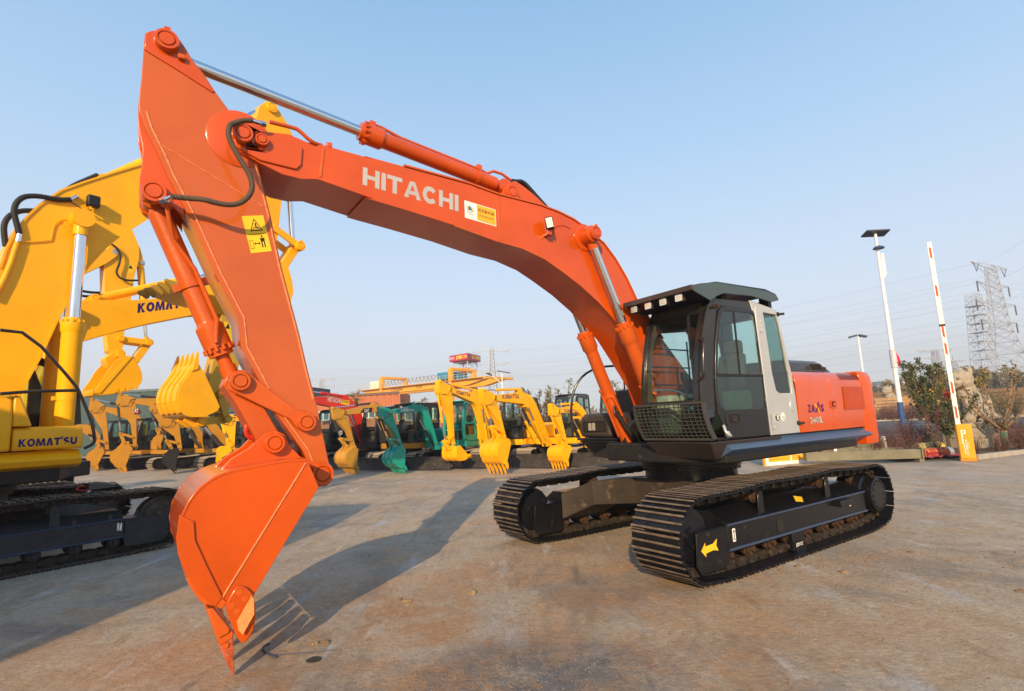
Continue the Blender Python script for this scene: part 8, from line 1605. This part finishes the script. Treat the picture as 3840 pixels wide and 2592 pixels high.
# oil filler stain hole, loose cable and debris on the concrete
q = gnd(1178, 2475); b = MB(); rr = random.Random(8); b.add([(q.x + .06 * cos(a * pi / 9) * rr.uniform(.85, 1.1), q.y + .055 * sin(a * pi / 9) * rr.uniform(.85, 1.1), .004) for a in range(18)], [tuple(range(18))]); struct(b.build('oil_spot', mat('oil_black', (.045, .038, .03), .8), smooth=0))
pts = [gnd(*p) for p in ((1040, 2470), (1005, 2458), (983, 2440), (990, 2425), (1010, 2418))]; pts2 = [gnd(*p) for p in ((1010, 2460), (1120, 2452), (1260, 2440))]
b = MB(); b.tube([(p.x, p.y, .008) for p in smooth([tuple(p) for p in pts], 2)], .007, 6); b.tube([(p.x, p.y, .006) for p in smooth([tuple(p) for p in pts2], 1)], .004, 5); tag(b.build('loose_cable', mat('cable_blue_black', (.04, .05, .09), .5), smooth=60), 'short curl of dark cable lying right of the bucket tooth', 'cable')
def clod(seed, m):
    bm = bmesh.new(); bmesh.ops.create_icosphere(bm, subdivisions=2, radius=1); rr = random.Random(seed)
    for v in bm.verts: v.co *= rr.uniform(.7, 1.15); v.co.z = max(v.co.z * .6, -.15)
    me = bpy.data.meshes.new('clod'); bm.to_mesh(me); bm.free(); me.materials.append(m); return me
CM = [mat('clod_ochre', (.27, .185, .105), .95, var=.3, vscale=8), mat('clod_brown', (.20, .13, .08), .95, var=.3, vscale=8), mat('chip_grey', (.12, .13, .145), .95, var=.2, vscale=8)]
CL = [clod(i, CM[i % 2]) for i in range(4)]
for i, (x, y, s) in enumerate(((1180, 2415, .035), (1222, 2412, .04), (1525, 2258, .05), (1500, 2250, .03), (3165, 2148, .045), (2992, 2125, .035), (2920, 2130, .03), (3420, 2072, .04), (2672, 2190, .03), (2955, 2078, .025), (2842, 2098, .04), (3828, 2220, .04), (1770, 2225, .06), (1385, 2085, .02))):
    q = gnd(x, y); o = link('dirt_clod', CL[i % 4]); o.location = (q.x, q.y, .004); s *= .8; o.scale = (s, s * 1.3, s); o.rotation_euler = (0, 0, i); tag(o, 'lump of ochre or brown dirt on the concrete', 'dirt clod', 'loose lumps of dirt on the concrete')
b = MB(); rr = random.Random(21)
def scat(cx_, cy_, sx, sy, n, s0, s1):
    for i in range(n):
        x, y = rr.gauss(cx_, sx), rr.gauss(cy_, sy); s = rr.uniform(s0, s1) * rr.uniform(.5, 1); h = s * rr.uniform(.4, .9); a = rr.uniform(0, 6.3)
        p = [(x + s * cos(a + k * 1.57 + rr.uniform(-.3, .3)) * rr.uniform(.7, 1.2), y + s * sin(a + k * 1.57) * rr.uniform(.7, 1.2)) for k in range(4)]; c_ = (x + rr.uniform(-.3, .3) * s, y + rr.uniform(-.3, .3) * s)
        b.add([(u, v, .0) for u, v in p] + [(c_[0], c_[1], h), (p[0][0] * .6 + c_[0] * .4, p[0][1] * .6 + c_[1] * .4, h * .9)], [(0, 1, 5), (1, 4, 5), (1, 2, 4), (2, 3, 4), (3, 0, 5), (3, 5, 4)])
for c_ in ((-.15, 3.7, .45, .25, 350, .004, .012), (.3, 4.0, .9, .5, 900, .004, .010), (-.9, 5.3, .9, .7, 500, .004, .011), (0, 6, 4, 2.5, 1800, .003, .009), (3.5, 5.6, 2.0, .9, 1400, .004, .014), (3.3, 6.0, .9, .25, 500, .006, .02), (5, 9, 5, 3, 900, .006, .014)): scat(*c_)
tag(b.build('loose_grit', CM[1], None, smooth=0, kind='stuff'), 'loose crumbs of soil and crushed concrete strewn over the yard', 'grit')
b = MB(); scat(-.1, 3.72, .42, .18, 600, .004, .016); scat(.5, 3.9, .7, .25, 300, .003, .009); tag(b.build('concrete_chips', CM[2], None, smooth=0, kind='stuff'), 'grey chips of broken concrete in the lower middle', 'rubble')
# two stacked containers added unseen, left behind the camera, to shade the yard
CONT = mat('container_blue_grey', (.10, .14, .20), .5)
for i in range(2):
    r = thing('shade_block_container', ('lower blue grey container added unseen behind the viewer to cast shade', 'upper blue grey container added unseen behind the viewer to cast shade')[i], 'container', (-11.3, -2.2, .02 + i * 2.62), radians(0), 'stacked containers added to shade the yard'); b = MB(); n_ = 44; vs = []; 
    for y, sg in ((-1.2, -1), (1.2, 1)):
        k0 = len(b.v); pr = []
        for k in range(n_): x = -6 + 12 * k / (n_ - 1); pr.append((x, y - sg * (.04 if (k // 2) % 2 else 0)))
        b.add([(x, yy, z) for x, yy in pr for z in (.1, 2.5)], [(2 * q_, 2 * q_ + 2, 2 * q_ + 3, 2 * q_ + 1) for q_ in range(n_ - 1)])
    b.box(-6, 6, -1.2, 1.2, 0, .12); b.box(-6, 6, -1.2, 1.2, 2.48, 2.6); b.box(-6.05, -6, -1.2, 1.2, 0, 2.6); b.build('shell', CONT, r, smooth=0)
    for y in (-.6, .6): MB().box(6, 6.05, y - .58, y + .58, .05, 2.55).build('door', CONT, r, .01)


# the haze of the day: one closed volume round the whole place
hz_ = MB().box(-700, 700, -120, 640, -2, 60); hm = bpy.data.materials.new('haze_air'); hm.use_nodes = True; hn = hm.node_tree.nodes; hn.remove(hn['Principled BSDF'])
pv = hn.new('ShaderNodeVolumePrincipled'); pv.inputs['Color'].default_value = (.92, .93, 1, 1); pv.inputs['Density'].default_value = .0011; pv.inputs['Anisotropy'].default_value = .2; hm.node_tree.links.new(pv.outputs[0], hn['Material Output'].inputs['Volume'])
o = hz_.build('haze', hm, None, smooth=0, kind='stuff'); tag(o, 'pale winter haze that veils the far pylons and trees', 'haze')
